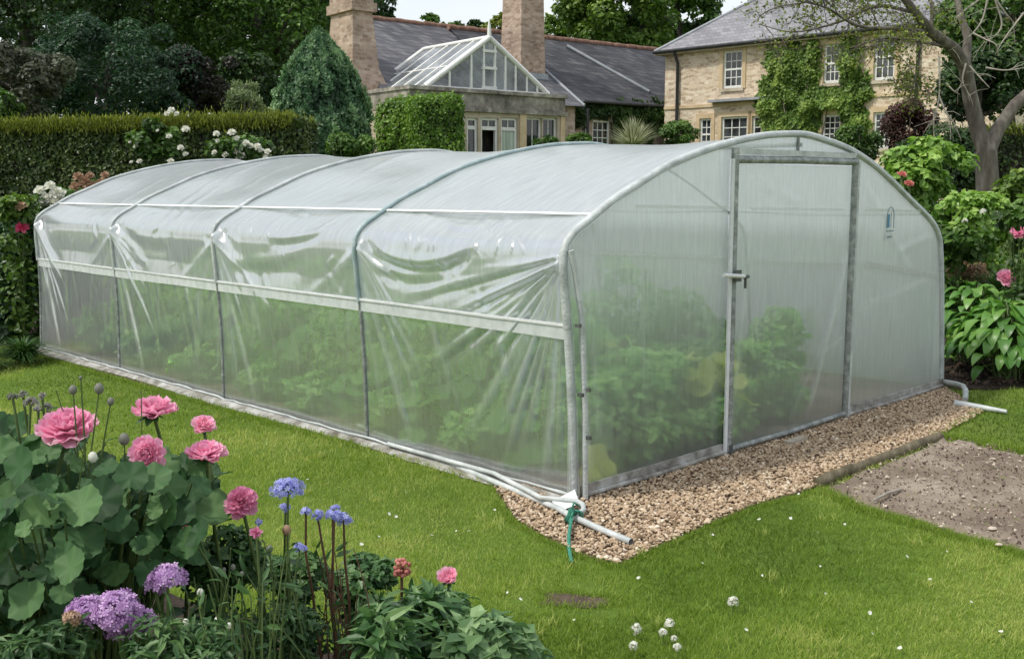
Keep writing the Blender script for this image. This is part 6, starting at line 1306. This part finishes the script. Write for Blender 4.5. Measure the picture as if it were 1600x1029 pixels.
flower(400, 832, 2.6, 11, 'rose_pink', 'tiny deep rose flower below the ragged rose head', 107, (0, -.7, .6), (0, .1), rings=5, per=6, sr=.0025, leaves=3, lsize=.03)
flower(291, 826, 2.5, 7, 'hot_pink', 'left one of two little pink buds in the leaf gap', 108, (0, -.5, .9), (0, .05), rings=4, per=5, sr=.0025, leaves=3, lsize=.03)
flower(311, 838, 2.5, 7, 'hot_pink', 'right one of two little pink buds in the leaf gap', 109, (0, -.5, .9), (0, .05), rings=4, per=5, sr=.0025, leaves=3, lsize=.03)
flower(701, 905, 3.0, 22, 'light_pink', 'globe shaped pale pink bloom at the edge of the lawn', 110, (-.1, -.5, .8), (-.05, .06), rings=9, per=9, tmax=62, flat=.3, name='globe_flower', leaves=4, lsize=.05)
# salmon cone of buds
c = np.array(at_Y(628, 887, 2.9)); b = (c[0] - .06, c[1] + .02, 0); root = empty('budded_flower', b, 0, 'salmon red knobbly flower head on a reddish stem', 'flower'); r = np.random.default_rng(5); n = 60; d = unit(r.normal(size=(n, 3)) + [0, 0, .2])
m = MB(); m.inst(ICO_V, ICO_F, frames(d, r), c + d * [.026, .026, .032] * r.uniform(.6, 1, (n, 1)), .0065 * r.uniform(.7, 1.2, n), np.clip(.35 + .3 * d[:, 2] + r.normal(0, .15, n), 0, 1), smooth=True); m.build('flower_head', M['salmon'], root, origin=b)
m = MB(); m.tube(stemline(c, b, r, .01), [.006] * 3 + [.0045] * 4, 6); m.build('stem', M['stem_red'], root, origin=b)

# phlox and scabious
def phlox(px, py, Y, rx, ry, n, fs, mt, label, seed, name='phlox', lean=(0, .1), heads=(), sr=.0045, stem='stem', leaves=8, lsize=.05, group=None, cat='flower'):
    k = Y / F; c = np.array(at_Y(px, py, Y)); b = (c[0] + lean[0], c[1] + lean[1], 0); r = np.random.default_rng(seed); root = empty(name, b, 0, label, cat, group); s = MB()
    for i, (dx, dy, sx, sy, nn) in enumerate([(0, 0, rx, ry, n)] + list(heads)):
        q = np.array(at_Y(px + dx, py + dy, Y + .02 * i)); cluster(q, (sx * k, sx * k, sy * k), nn, fs, mt, seed + i, root, b, axis=(0, -.4, 1)); s.tube(stemline(q, b, r, .02), np.linspace(sr * 1.3, sr * .7, 7), 6)
    s.build('stem', M[stem], root, origin=b)
    if leaves:
        m = MB(); u = r.uniform(.25, .9, leaves); pos = np.array(b) + (c - np.array(b)) * u[:, None]; m.inst(LANCE_V * [1.4, 1, 1], LANCE_F, frames(np.array([0, 0, 1.]) + r.normal(0, .3, (leaves, 3)), r, r.normal(size=(leaves, 3)) + [0, 0, .3]), pos, lsize * r.uniform(.7, 1.3, leaves), .5, smooth=True); m.build('foliage', M['aster_leaf'], root, origin=b)
    return root
phlox(182, 958, 2.05, 40, 36, 150, .0098, 'lilac', 'broad purple flower truss low in the left corner', 120, heads=[(-45, -2, 34, 26, 100), (30, 18, 34, 30, 110), (5, 30, 22, 18, 50)], lsize=.07)
phlox(262, 904, 2.25, 30, 22, 90, .0098, 'lilac', 'smaller pale lilac truss just above the broad purple one', 121, heads=[(-20, 14, 18, 16, 40)], lsize=.07)
m = MB(); c = np.array(at_Y(118, 966, 2.03)); r = np.random.default_rng(3)
phlox(112, 968, 2.0, 14, 14, 30, .009, 'cream_brown', 'faded brownish florets at the left end of the purple truss', 122, leaves=0)
phlox(450, 766, 2.8, 28, 20, 110, .0085, 'violet_blue', 'largest violet blue flower head, alone on a tall stem', 123, 'scabious', heads=[(-4, 28, 9, 8, 20)], group='violet blue flowers of the front bed')
phlox(520, 806, 2.85, 13, 12, 36, .0075, 'violet_blue', 'right group of violet blue heads with a round head lowest right', 124, 'scabious', heads=[(17, 6, 13, 13, 44), (-24, 0, 10, 11, 26), (-42, -6, 8, 7, 16), (3, -12, 8, 6, 14)], stem='stem_red', group='violet blue flowers of the front bed')
phlox(469, 856, 2.7, 10, 9, 24, .007, 'violet_blue', 'small violet blue head below the tall one', 125, 'scabious', sr=.003, group='violet blue flowers of the front bed')
phlox(404, 816, 2.7, 6, 6, 12, .006, 'violet_blue', 'very small pale blue flower just above the tiny rose one', 126, 'scabious', sr=.002, leaves=3)
for i, (px, py, Y, lab) in enumerate([(22, 602, 2.6, 'dusky bud on the far left spray'), (38, 610, 2.6, 'second bud from the left on the far left spray')]): pass
phlox(48, 630, 2.6, 12, 9, 22, .008, 'bud', 'grey white budded spray at the left edge above the big leaves', 127, 'budded_spray', heads=[(-28, -9, 8, 7, 10), (-12, -13, 7, 6, 10), (18, -10, 6, 6, 8), (26, 6, 7, 6, 10), (12, 10, 8, 6, 12)], leaves=4)
# round buds on long stalks
def budstalk(pts, label, seed, mt='bud', base=None, sr=.003, name='bud_stalk', group=None):
    """pts: (px,py,Y,radius px)"""
    c = np.array(at_Y(*pts[0][:3])); b = base or (c[0], c[1] + .08, 0); r = np.random.default_rng(seed); root = empty(name, b, 0, label, 'flower', group); j = np.array(b) + (c - np.array(b)) * .72; s = MB(); s.tube(stemline(j, b, r, .02), np.linspace(sr * 1.6, sr, 7), 6)
    for i, p in enumerate(pts):
        q = np.array(at_Y(*p[:3])); R = p[3] * p[2] / F; s.tube([j, (j + q) / 2 + r.normal(0, .008, 3), q], [sr, sr * .8, sr * .6], 5); bud_mb(q, R, seed + i).build('bud', M[mt], root, origin=b)
    s.build('stem', M['stem'], root, origin=b); return root
budstalk([(114, 609, 2.5, 7), (155, 607, 2.5, 8), (173, 627, 2.5, 6), (126, 590, 2.5, 3)], 'tall stalk carrying round grey green buds above the largest pink flower', 140)
budstalk([(448, 828, 2.75, 8)], 'single brown seed head on the stem beneath the tall blue flower', 141, 'cream_brown')
budstalk([(421, 857, 2.6, 6)], 'small grey seed head left of the lowest blue flower', 142, 'bud')
budstalk([(313, 925, 2.3, 6)], 'small cream bud on a thin stalk right of the lilac truss', 143, 'white')
budstalk([(290, 972, 2.2, 6), (340, 970, 2.2, 7), (358, 977, 2.2, 5)], 'three small pale buds low between lilac truss and fine stems', 144, 'white')
budstalk([(378, 896, 2.5, 4), (364, 886, 2.5, 5), (350, 890, 2.5, 4)], 'thin branching stalk with tiny whitish buds', 145, 'bud')
budstalk([(194, 686, 2.6, 9)], 'green bud between the two middle pink flowers', 146, 'bud'); budstalk([(145, 714, 2.5, 8)], 'pale striped bud under the largest pink flower', 147, 'white')
budstalk([(48, 712, 2.5, 6)], 'tiny white bud over the big leaves at the left', 148, 'white')

# big scalloped leaves
RL2 = round_leaf(30, 5, .42, .055)
_a = np.linspace(0, 2 * PI, 30, endpoint=False)
for i_ in range(30): RL2[0][31 + i_, 0] *= 1 + .035 * (-1) ** i_; RL2[0][31 + i_, 1] = .42 + (RL2[0][31 + i_, 1] - .42) * (1 + .035 * (-1) ** i_); RV2 = RL2[0].copy(); RV2[:, 2] *= .55; RV2[:, 2] += .018 * np.cos(np.arctan2(RV2[:, 0], -(RV2[:, 1] - .42)) * 5) * np.hypot(RV2[:, 0], RV2[:, 1] - .42) * 2
RVT = np.array([.05] + [(.14 if math.cos(5 * t) > .93 else -.03) * q_ + (-.06 if q_ == 1 else 0) for q_ in (.5, 1.0) for t in np.linspace(0, 2 * PI, 30, endpoint=False)])
def leafmound(blobs, name, label, mt, seed, Y0_, base, cat='plant', tm=(RV2, RL2[1]), stem=True, szj=(.5, 1.45), face=.75, group=None):
    r = np.random.default_rng(seed); root = empty(name, (base[0], base[1], 0), 0, label, cat, group); m = MB(); s = MB(); o_ = (base[0], base[1], 0)
    for (px, py, rx, ry, Y, dY, n, size) in blobs:
        a = r.uniform(0, 2 * PI, n); q = np.sqrt(r.random(n)); YY = Y + r.uniform(-dY, dY, n); pos = np.array([at_Y(px + math.cos(t) * k_ * rx, py + math.sin(t) * k_ * ry, y_) for t, k_, y_ in zip(a, q, YY)]); pos[:, 2] = np.maximum(pos[:, 2], .04)
        nn = np.stack([r.normal(0, .45, n), -face + r.normal(0, .4, n), .75 + r.normal(0, .25, n)], 1); dr = np.stack([np.cos(a) * .6, np.full(n, -.35), -np.sin(a) * .6 - .25], 1) + r.normal(0, .25, (n, 3))
        R_ = frames(nn, r, dr); m.inst(tm[0], tm[1], R_, pos, size * r.uniform(*szj, n), np.clip(.42 - .25 * (YY - Y) / max(dY, .01) + r.normal(0, .2, n), 0.05, .95), smooth=True, vt=RVT)
        for p in pos[::2]: s.tube([(o_[0] + (p[0] - o_[0]) * .3, o_[1] + (p[1] - o_[1]) * .3, 0), (o_[0] * .4 + p[0] * .6, o_[1] * .4 + p[1] * .6, p[2] * .6), tuple(p)], [.005, .004, .0025], 5)
    m.build('foliage', M[mt], root, origin=o_)
    if stem: s.build('stem', M['stem'], root, origin=o_)
    return root
bs = at_Y(120, 900, 2.9)
leafmound([(60, 850, 120, 110, 2.4, .2, 100, .074), (30, 960, 90, 80, 2.3, .15, 60, .07), (70, 760, 130, 50, 2.65, .2, 110, .066), (190, 830, 110, 70, 2.6, .25, 120, .064), (215, 760, 110, 36, 2.8, .2, 80, .06), (30, 700, 60, 30, 2.7, .15, 16, .12), (60, 900, 160, 130, 2.9, .15, 260, .078), (280, 790, 60, 50, 2.9, .2, 22, .09)], 'mallow_plant', 'big clump of scalloped grey green round leaves in the left front bed', 'mallow', 150, 2.6, bs)
# fill between: small leaved bushy stuff
def bushlet(px, py, Y, rx, rz_, n, size, mt, seed, label, tmpl='leaf', name='border_plant', ncl=16, cl=.45, cat='plant', group=None, up=.7, down=True):
    c = np.array(at_Y(px, py, Y)); k = Y / F; root = empty(name, (c[0], c[1], 0), 0, label, cat, group); rad = (rx * k, rx * k * .8, rz_ * k)
    m = crown_mb(c, rad, ncl, n, size, cl, seed, tmpl, cut=lambda p: p[:, 2] > .01, up=up)
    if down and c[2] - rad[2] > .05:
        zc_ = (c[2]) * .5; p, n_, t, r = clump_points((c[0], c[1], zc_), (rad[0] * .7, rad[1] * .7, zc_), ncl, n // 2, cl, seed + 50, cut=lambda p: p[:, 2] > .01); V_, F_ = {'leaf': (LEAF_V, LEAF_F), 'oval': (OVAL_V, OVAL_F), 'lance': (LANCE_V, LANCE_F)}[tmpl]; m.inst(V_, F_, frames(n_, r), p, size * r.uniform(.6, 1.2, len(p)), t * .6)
    m.build('foliage', M[mt], root, origin=(c[0], c[1], 0)); r = np.random.default_rng(seed); s = MB()
    for i in range(6): a = r.uniform(0, 2 * PI); s.tube([(c[0], c[1], 0), (c[0] + rad[0] * .25 * math.cos(a), c[1] + rad[1] * .25 * math.sin(a), c[2] * .6), (c[0] + rad[0] * .5 * math.cos(a), c[1] + rad[1] * .5 * math.sin(a), c[2] + rad[2] * .2)], [.007, .005, .003], 5)
    s.build('stem', M['stem'], root, origin=(c[0], c[1], 0)); return root
bushlet(345, 880, 2.9, 75, 60, 1500, .030, 'aster_leaf', 160, 'small leaved dark plant behind the lilac truss')
bushlet(560, 905, 3.4, 60, 40, 1400, .032, 'peony_leaf', 161, 'small leaved green plant behind the salmon flower')
bushlet(455, 900, 3.3, 60, 45, 1100, .034, 'aster_leaf', 162, 'loose leafy plant behind the tall blue flowers')
bushlet(640, 960, 2.85, 80, 34, 430, .075, 'peony_leaf', 163, 'low glossy narrow leaved plant round the salmon flower', 'lance', up=1.1)
bushlet(600, 990, 2.6, 60, 34, 260, .075, 'peony_leaf', 164, 'leafy rosette at the bottom edge below the salmon flower', 'lance', up=1.0)
bushlet(745, 1010, 2.75, 95, 34, 520, .06, 'sage_leaf', 165, 'pale sage green leafy plant at the bottom edge by the lawn', 'oval', up=1.0)
bushlet(810, 1030, 2.9, 60, 16, 200, .05, 'sage_leaf', 166, 'small pale green tuft at the right end of the front bed', 'lance', up=1.0)
bushlet(680, 945, 3.1, 60, 26, 420, .05, 'peony_leaf', 167, 'leafy plant under the globe shaped pink bloom', 'lance', up=1.0)
bushlet(300, 1010, 2.0, 110, 40, 1000, .034, 'aster_leaf', 168, 'finely cut leafy plant at the bottom edge beneath the lilac flowers', 'lance')
bushlet(60, 1020, 2.0, 90, 40, 700, .04, 'aster_leaf', 169, 'finely cut leafy plant in the bottom left corner', 'lance')
bushlet(420, 990, 2.7, 90, 40, 900, .032, 'aster_leaf', 170, 'loose narrow leaved plant under the blue flower stems', 'lance')
# feathery stems
def stalks(px0, px1, py0, py1, Y, n, seed, label, mt='stem', lm='aster_leaf', dY=.3, leafn=8, ls_=.045, sr=.0028):
    r = np.random.default_rng(seed); c0 = at_Y((px0 + px1) / 2, py1, Y); o_ = (c0[0], c0[1], 0); root = empty('wispy_plant', o_, 0, label, 'plant'); s = MB(); m = MB()
    for i in range(n):
        Yi = Y + r.uniform(-dY, dY); t = np.array(at_Y(r.uniform(px0, px1), r.uniform(py0, py1), Yi)); b = np.array([t[0] * .6 + o_[0] * .4 + r.normal(0, .06), t[1] * .5 + o_[1] * .5 + r.normal(0, .05), 0]); P = catmull(stemline(t, b, r, .05), 2); s.tube(P, np.linspace(sr * 1.4, sr * .5, len(P)), 5)
        u = r.integers(3, len(P), leafn); d = r.normal(size=(leafn, 3)) + [0, 0, .6]; m.inst(LANCE_V, LANCE_F, frames(r.normal(size=(leafn, 3)) + [0, 0, .8], r, d), P[u], ls_ * r.uniform(.5, 1.3, leafn), np.clip(r.normal(.55, .18, leafn), 0, 1))
    s.build('stem', M[mt], root, origin=o_); m.build('foliage', M[lm], root, origin=o_); return root
stalks(330, 480, 830, 940, 2.6, 22, 180, 'wispy green stems with narrow leaves between pink and blue flowers')
stalks(490, 560, 850, 930, 2.9, 14, 181, 'upright brownish stems among the right blue flowers', 'stem_red')
stalks(260, 420, 900, 1000, 2.2, 22, 182, 'wispy stems in front of the dark gap by the lilac flowers')
stalks(60, 240, 590, 720, 2.6, 10, 183, 'thin arching stems rising over the big scalloped leaves', leafn=3)
stalks(560, 700, 900, 980, 3.0, 14, 184, 'short leafy stems around the salmon flower', ls_=.06)

# ---- left border behind the lawn
def rose_bush(px, py, Y, rx, rz_, n, size, mt, seed, label, blooms=(), bmt='white', name='rose_bush', br=.05, per=7, tmpl='oval', blen='flower'):
    root = bushlet(px, py, Y, rx, rz_, n, size, mt, seed, label, tmpl, name, 22, .42, 'shrub', up=.6); o_ = tuple(root.location)
    for i, bb in enumerate(blooms): q = at_Y(bb[0], bb[1], bb[4] if len(bb) > 4 else Y - rx * Y / F * .6); R = bb[2] * Y / F; bloom(q, R, (.1 * math.sin(i), -.6, .7), bb[3] if len(bb) > 3 and bb[3] else bmt, seed + i, 5, 7, root=root, origin=o_, name=blen, tmax=100, flat=1.4)
    return root
rose_bush(12, 395, 11.6, 60, 76, 5200, .10, 'rose_leaf', 201, 'large dark leaved bush with one hot pink flower at the left edge', [(34, 356, 11, 'hot_pink', 10.9)], name='flowering_bush')
rose_bush(8, 445, 11.3, 50, 50, 2600, .12, 'rose_leaf', 202, 'lower part bush with round dark leaves beside the far tunnel corner', name='leafy_bush')
rose_bush(90, 322, 11.6, 44, 28, 1500, .09, 'mid_green', 203, 'white flowered bush in front of the dark hedge, beyond the tunnel corner', [(62, 298, 10), (78, 290, 9), (88, 300, 11), (72, 310, 11), (92, 312, 10), (66, 318, 9), (84, 318, 11), (96, 302, 8)], 'white', 'hydrangea_bush')
rose_bush(135, 310, 12.2, 40, 26, 1200, .08, 'mid_green', 204, 'bush of faded buff brown flower heads against the hedge', [(122, 276, 9), (134, 284, 11), (118, 292, 10), (146, 292, 11), (164, 274, 8), (158, 286, 9), (128, 300, 9), (140, 275, 8), (168, 288, 8)], 'cream_brown', 'hydrangea_bush')
rose_bush(25, 325, 11.0, 36, 22, 1100, .08, 'bright_green', 205, 'light green shrub tops with a buff flower above the pink one', [(33, 322, 9, 'cream_brown')], name='flowering_bush')
rose_bush(245, 222, 14.3, 42, 34, 1700, .08, 'mid_green', 206, 'white rose bush growing up the hedge front', [(290, 202, 7), (282, 231, 6), (267, 252, 6), (218, 252, 5), (205, 253, 3), (212, 229, 5), (203, 222, 3), (264, 213, 5), (268, 172, 6), (261, 178, 5), (276, 178, 5), (246, 204, 3), (290, 241, 5)], 'white')
rose_bush(375, 236, 14.0, 46, 24, 1300, .07, 'mid_green', 207, 'white rose bush at the right end of the hedge above the tunnel roof', [(338, 209, 6), (340, 220, 4), (362, 207, 7), (370, 216, 5), (352, 242, 6), (335, 238, 5), (370, 237, 7), (378, 243, 6), (384, 224, 7), (391, 228, 6), (402, 229, 7), (408, 235, 5), (418, 237, 6), (415, 246, 5), (372, 248, 5)], 'white')
spiky(25, 505, 9.6, 900, .42, .014, 'fine_grass', 208, 'dark green grassy edging plant at the left end of the lawn', 'edging_grass', .9, 1.0, base=(at_Y(25, 520, 9.9)[0], 10.0, .0))
spiky(70, 505, 9.6, 600, .38, .014, 'fine_grass', 209, 'grassy tuft right against the far corner of the tunnel', 'edging_grass', .9, 1.0, base=(at_Y(52, 520, 10.9)[0], 11.2, .0))
spiky(-40, 505, 9.6, 700, .42, .014, 'fine_grass', 219, 'dark green grassy tuft cut off by the left edge', 'edging_grass', .9, 1.0, base=(at_Y(-40, 520, 9.6)[0], 9.6, .0))

# ---- right border
def hydrangea(px, py, Y, rx, rz_, n, size, seed, label, mt='hydrangea_leaf'):
    return bushlet(px, py, Y, rx, rz_, n, size, mt, seed, label, 'oval', 'leafy_shrub', 30, .34, 'shrub', up=.8)
hydrangea(1447, 262, 12.5, 70, 50, 3000, .10, 211, 'large bright green broad leaved shrub left of the forked trunk')
hydrangea(1520, 340, 11.2, 66, 44, 2800, .09, 212, 'green broad leaved shrub in front of the forked trunk')
flower(1409, 273, 10.6, 8, 'salmon', 'small coral flower head at the shoulder of the tunnel, upper one', 213, name='coral_flower', sr=.01, leaves=0, rings=5); flower(1420, 287, 10.5, 8, 'salmon', 'small coral flower head at the shoulder of the tunnel, lower one', 214, name='coral_flower', sr=.01, leaves=0, rings=5)
spiky(1570, 400, 8.4, 420, .62, .016, 'fine_grass', 215, 'arching clump of narrow grassy leaves right of the far tunnel corner', 'daylily', .9, .9, base=(at_Y(1572, 400, 10.2)[0], 10.2, .55))
spiky(1508, 410, 9.0, 130, .5, .012, 'variegated', 216, 'thin straw coloured grass blades beside the tunnel end', 'ornamental_grass', .4, .6, base=(at_Y(1512, 430, 11.2)[0], 11.2, .7))
rose_bush(1512, 422, 10.8, 34, 11, 900, .045, 'cream_brown', 217, 'low mat of faded reddish brown flower heads', name='sedum_clump', tmpl='leaf')
rose_bush(1530, 433, 10.6, 18, 11, 500, .045, 'cream_brown', 218, 'small round faded brown flower head clump beside the mat', name='sedum_clump', tmpl='leaf')
flower(1571, 435, 9.6, 16, 'pink', 'double pink flower just above the hosta', 220, (0, -.8, .6), rings=7, sr=.006, leaves=3, group='pink flowers on the right'); flower(1592, 365, 10.0, 16, 'pink', 'pink flower cut by the right edge above the grassy clump', 221, (0, -.6, .7), rings=7, sr=.006, leaves=3, group='pink flowers on the right')
for i, (px, py) in enumerate([(1536, 331), (1556, 335), (1508, 346), (1580, 352)]): phlox(px, py, 10.4, 4, 4, 14, .018, 'white', ['small white flower standing over the middle of the right shrub', 'small white flower over the right shrub next to the grassy clump', 'small white flower low on the right shrub', 'small white flower nearest the pink one at the right edge'][i], 222 + i, 'white_flower', leaves=0, sr=.004)
# hosta
HOV = []; HOF = []
nu, nv = 5, 9
for j in range(nv):
    t = j / (nv - 1); w_ = .40 * math.sin(PI * (t ** .85)) ** .75 if 0 < t < 1 else .0
    for i in range(nu): s = (i / (nu - 1) - .5) * 2; HOV.append((s * w_ * .5, t, .10 * s * s * w_ * 2 + .18 * math.sin(PI * t * .9) - .32 * t * t + .012 * math.cos(s * 9)))
HOF = [[j * nu + i, j * nu + i + 1, (j + 1) * nu + i + 1, (j + 1) * nu + i] for j in range(nv - 1) for i in range(nu - 1)]; HOV = np.array(HOV)
HOV[:, 0] *= 1.35
def hosta(c, n, L, hgt, rad, seed, label):
    r = np.random.default_rng(seed); root = empty('hosta', (c[0], c[1], 0), 0, label, 'plant'); m = MB(); s = MB(); a = r.uniform(0, 2 * PI, n); q = r.random(n) ** .6
    st = np.array([c[0], c[1], 0]) + np.stack([np.cos(a) * rad * q, np.sin(a) * rad * q, hgt * np.sqrt(np.clip(1.04 - q ** 2 * .95, 0, 1)) * r.uniform(.8, 1, n)], 1)
    d = np.stack([np.cos(a), np.sin(a), .45 - q * .8], 1) + r.normal(0, .2, (n, 3)); nn = np.stack([np.cos(a) * q * .5, np.sin(a) * q * .5, np.ones(n)], 1) + r.normal(0, .2, (n, 3))
    m.inst(HOV, np.array(HOF), frames(nn, r, d), st, L * r.uniform(.65, 1.15, n), np.clip(r.normal(.5, .2, n), 0, 1), smooth=True); m.build('foliage', M['hosta'], root, origin=(c[0], c[1], 0))
    for p in st[::2]: s.tube([(c[0] + r.normal(0, .05), c[1] + r.normal(0, .05), 0), tuple((p + [c[0], c[1], p[2]]) / 2), tuple(p)], [.007, .006, .005], 5)
    s.build('stem', M['stem'], root, origin=(c[0], c[1], 0)); return root
hosta(at_Y(1575, 500, 9.15), 260, .20, .68, .42, 231, 'large hosta with broad drooping green leaves by the far tunnel corner')
hosta(at_Y(1690, 500, 9.3), 190, .20, .68, .42, 232, 'hosta cut off by the right edge'); hosta(at_Y(1525, 470, 9.9), 190, .18, .76, .4, 233, 'paler hosta behind the large one, right beside the tunnel')
# background fill of the right border
bushlet(1590, 300, 12, 40, 30, 900, .1, 'bright_green', 241, 'light green shrub at the right edge behind the trunk', 'oval', 'leafy_shrub', cat='shrub')
bushlet(1600, 340, 9.5, 50, 30, 900, .08, 'mid_green', 242, 'green bushy plant at the right edge behind the pink flower', 'oval', 'leafy_shrub', cat='shrub')
bushlet(1480, 380, 10.5, 60, 40, 1300, .09, 'mid_green', 243, 'dark leafy shrub just behind the tunnel shoulder', 'oval', 'leafy_shrub', cat='shrub')

# ---- white clover heads and petals on the lawn
for i, (px, py, R, lab) in enumerate([(994, 982, 10, 'white clover head, the left one of the pair near the bottom edge'), (990, 1008, 8, 'lower small white clover head near the bottom edge'), (1046, 974, 9, 'brightest white clover head of the lawn group'), (1036, 988, 8, 'cream clover head right under the brightest one'), (1053, 997, 6, 'small white clover head below the cream one'), (1058, 1011, 8, 'lowest white clover head of the lawn group'), (1145, 940, 10, 'lone cream clover head in the middle of the near lawn')]):
    g = np.array(at_z(px, py, .05)); cmt = 'white'; root = empty('clover', (g[0], g[1], 0), 0, lab, 'flower', 'white clover heads in the lawn'); R_ = R * g[1] / F * .9; cluster(g, R_, 46, R_ * .33, cmt, 300 + i, root, (g[0], g[1], 0), lo=-.6)
    m = MB(); m.tube([(g[0], g[1], 0), (g[0] + .003, g[1], .025), tuple(g)], .0018, 5); m.build('stem', M['stem'], root, origin=(g[0], g[1], 0))
r = np.random.default_rng(77)
pl = [(637, 769), (480 + 130, 804), (594, 838), (621, 805), (1192, 900), (791, 926), (816, 937), (898, 966), (1290, 928), (1169, 984), (1402, 1012), (1183, 811), (1236, 811), (1115, 836), (1278, 831), (1318, 818), (1282, 885), (775, 795), (733, 829), (711, 829), (677, 836), (568, 850), (1360, 960), (1450, 905), (1520, 940), (1420, 870), (1365, 990), (483, 748), (1000, 900), (1246, 772), (1100, 880), (330, 690), (1560, 985), (1480, 800 + 60)]
for i, (px, py) in enumerate(pl):
    g = at_z(px, py, .024); m = MB(); s = r.uniform(.010, .019); V, Fc, _ = petal_tmpl(seed=i, wide=.9); m.inst(V, Fc, frames(np.array([[r.normal(0, .3), r.normal(0, .3) - .3, 1]]), r), np.array([g]), s, .7, smooth=True)
    m.build('fallen_petal', M['white'], origin=(g[0], g[1], 0), label='small pale fallen petal lying on the green lawn', cat='petal', group='fallen petals scattered over the lawn')
for i, (px, py) in enumerate([(1493, 692), (1531, 700), (1552, 716), (1471, 822), (1386, 745), (1352, 755), (1550, 825), (1561, 850), (1505, 775)]):
    g = at_z(px, py, .03); m = MB(); s = r.uniform(.010, .018); m.inst(ICO_V * r.uniform(.8, 1.2, ICO_V.shape), ICO_F, frames(np.array([[0, 0, 1.]]), r), np.array([g]), np.array([[s * 1.4, s, s * .6]]), .9, smooth=False)
    m.build('pale_stone', M['crumb'], origin=(g[0], g[1], 0), label='pale little stone lying on the bare soil plot', cat='stone', group='pale stones on the bare soil plot')
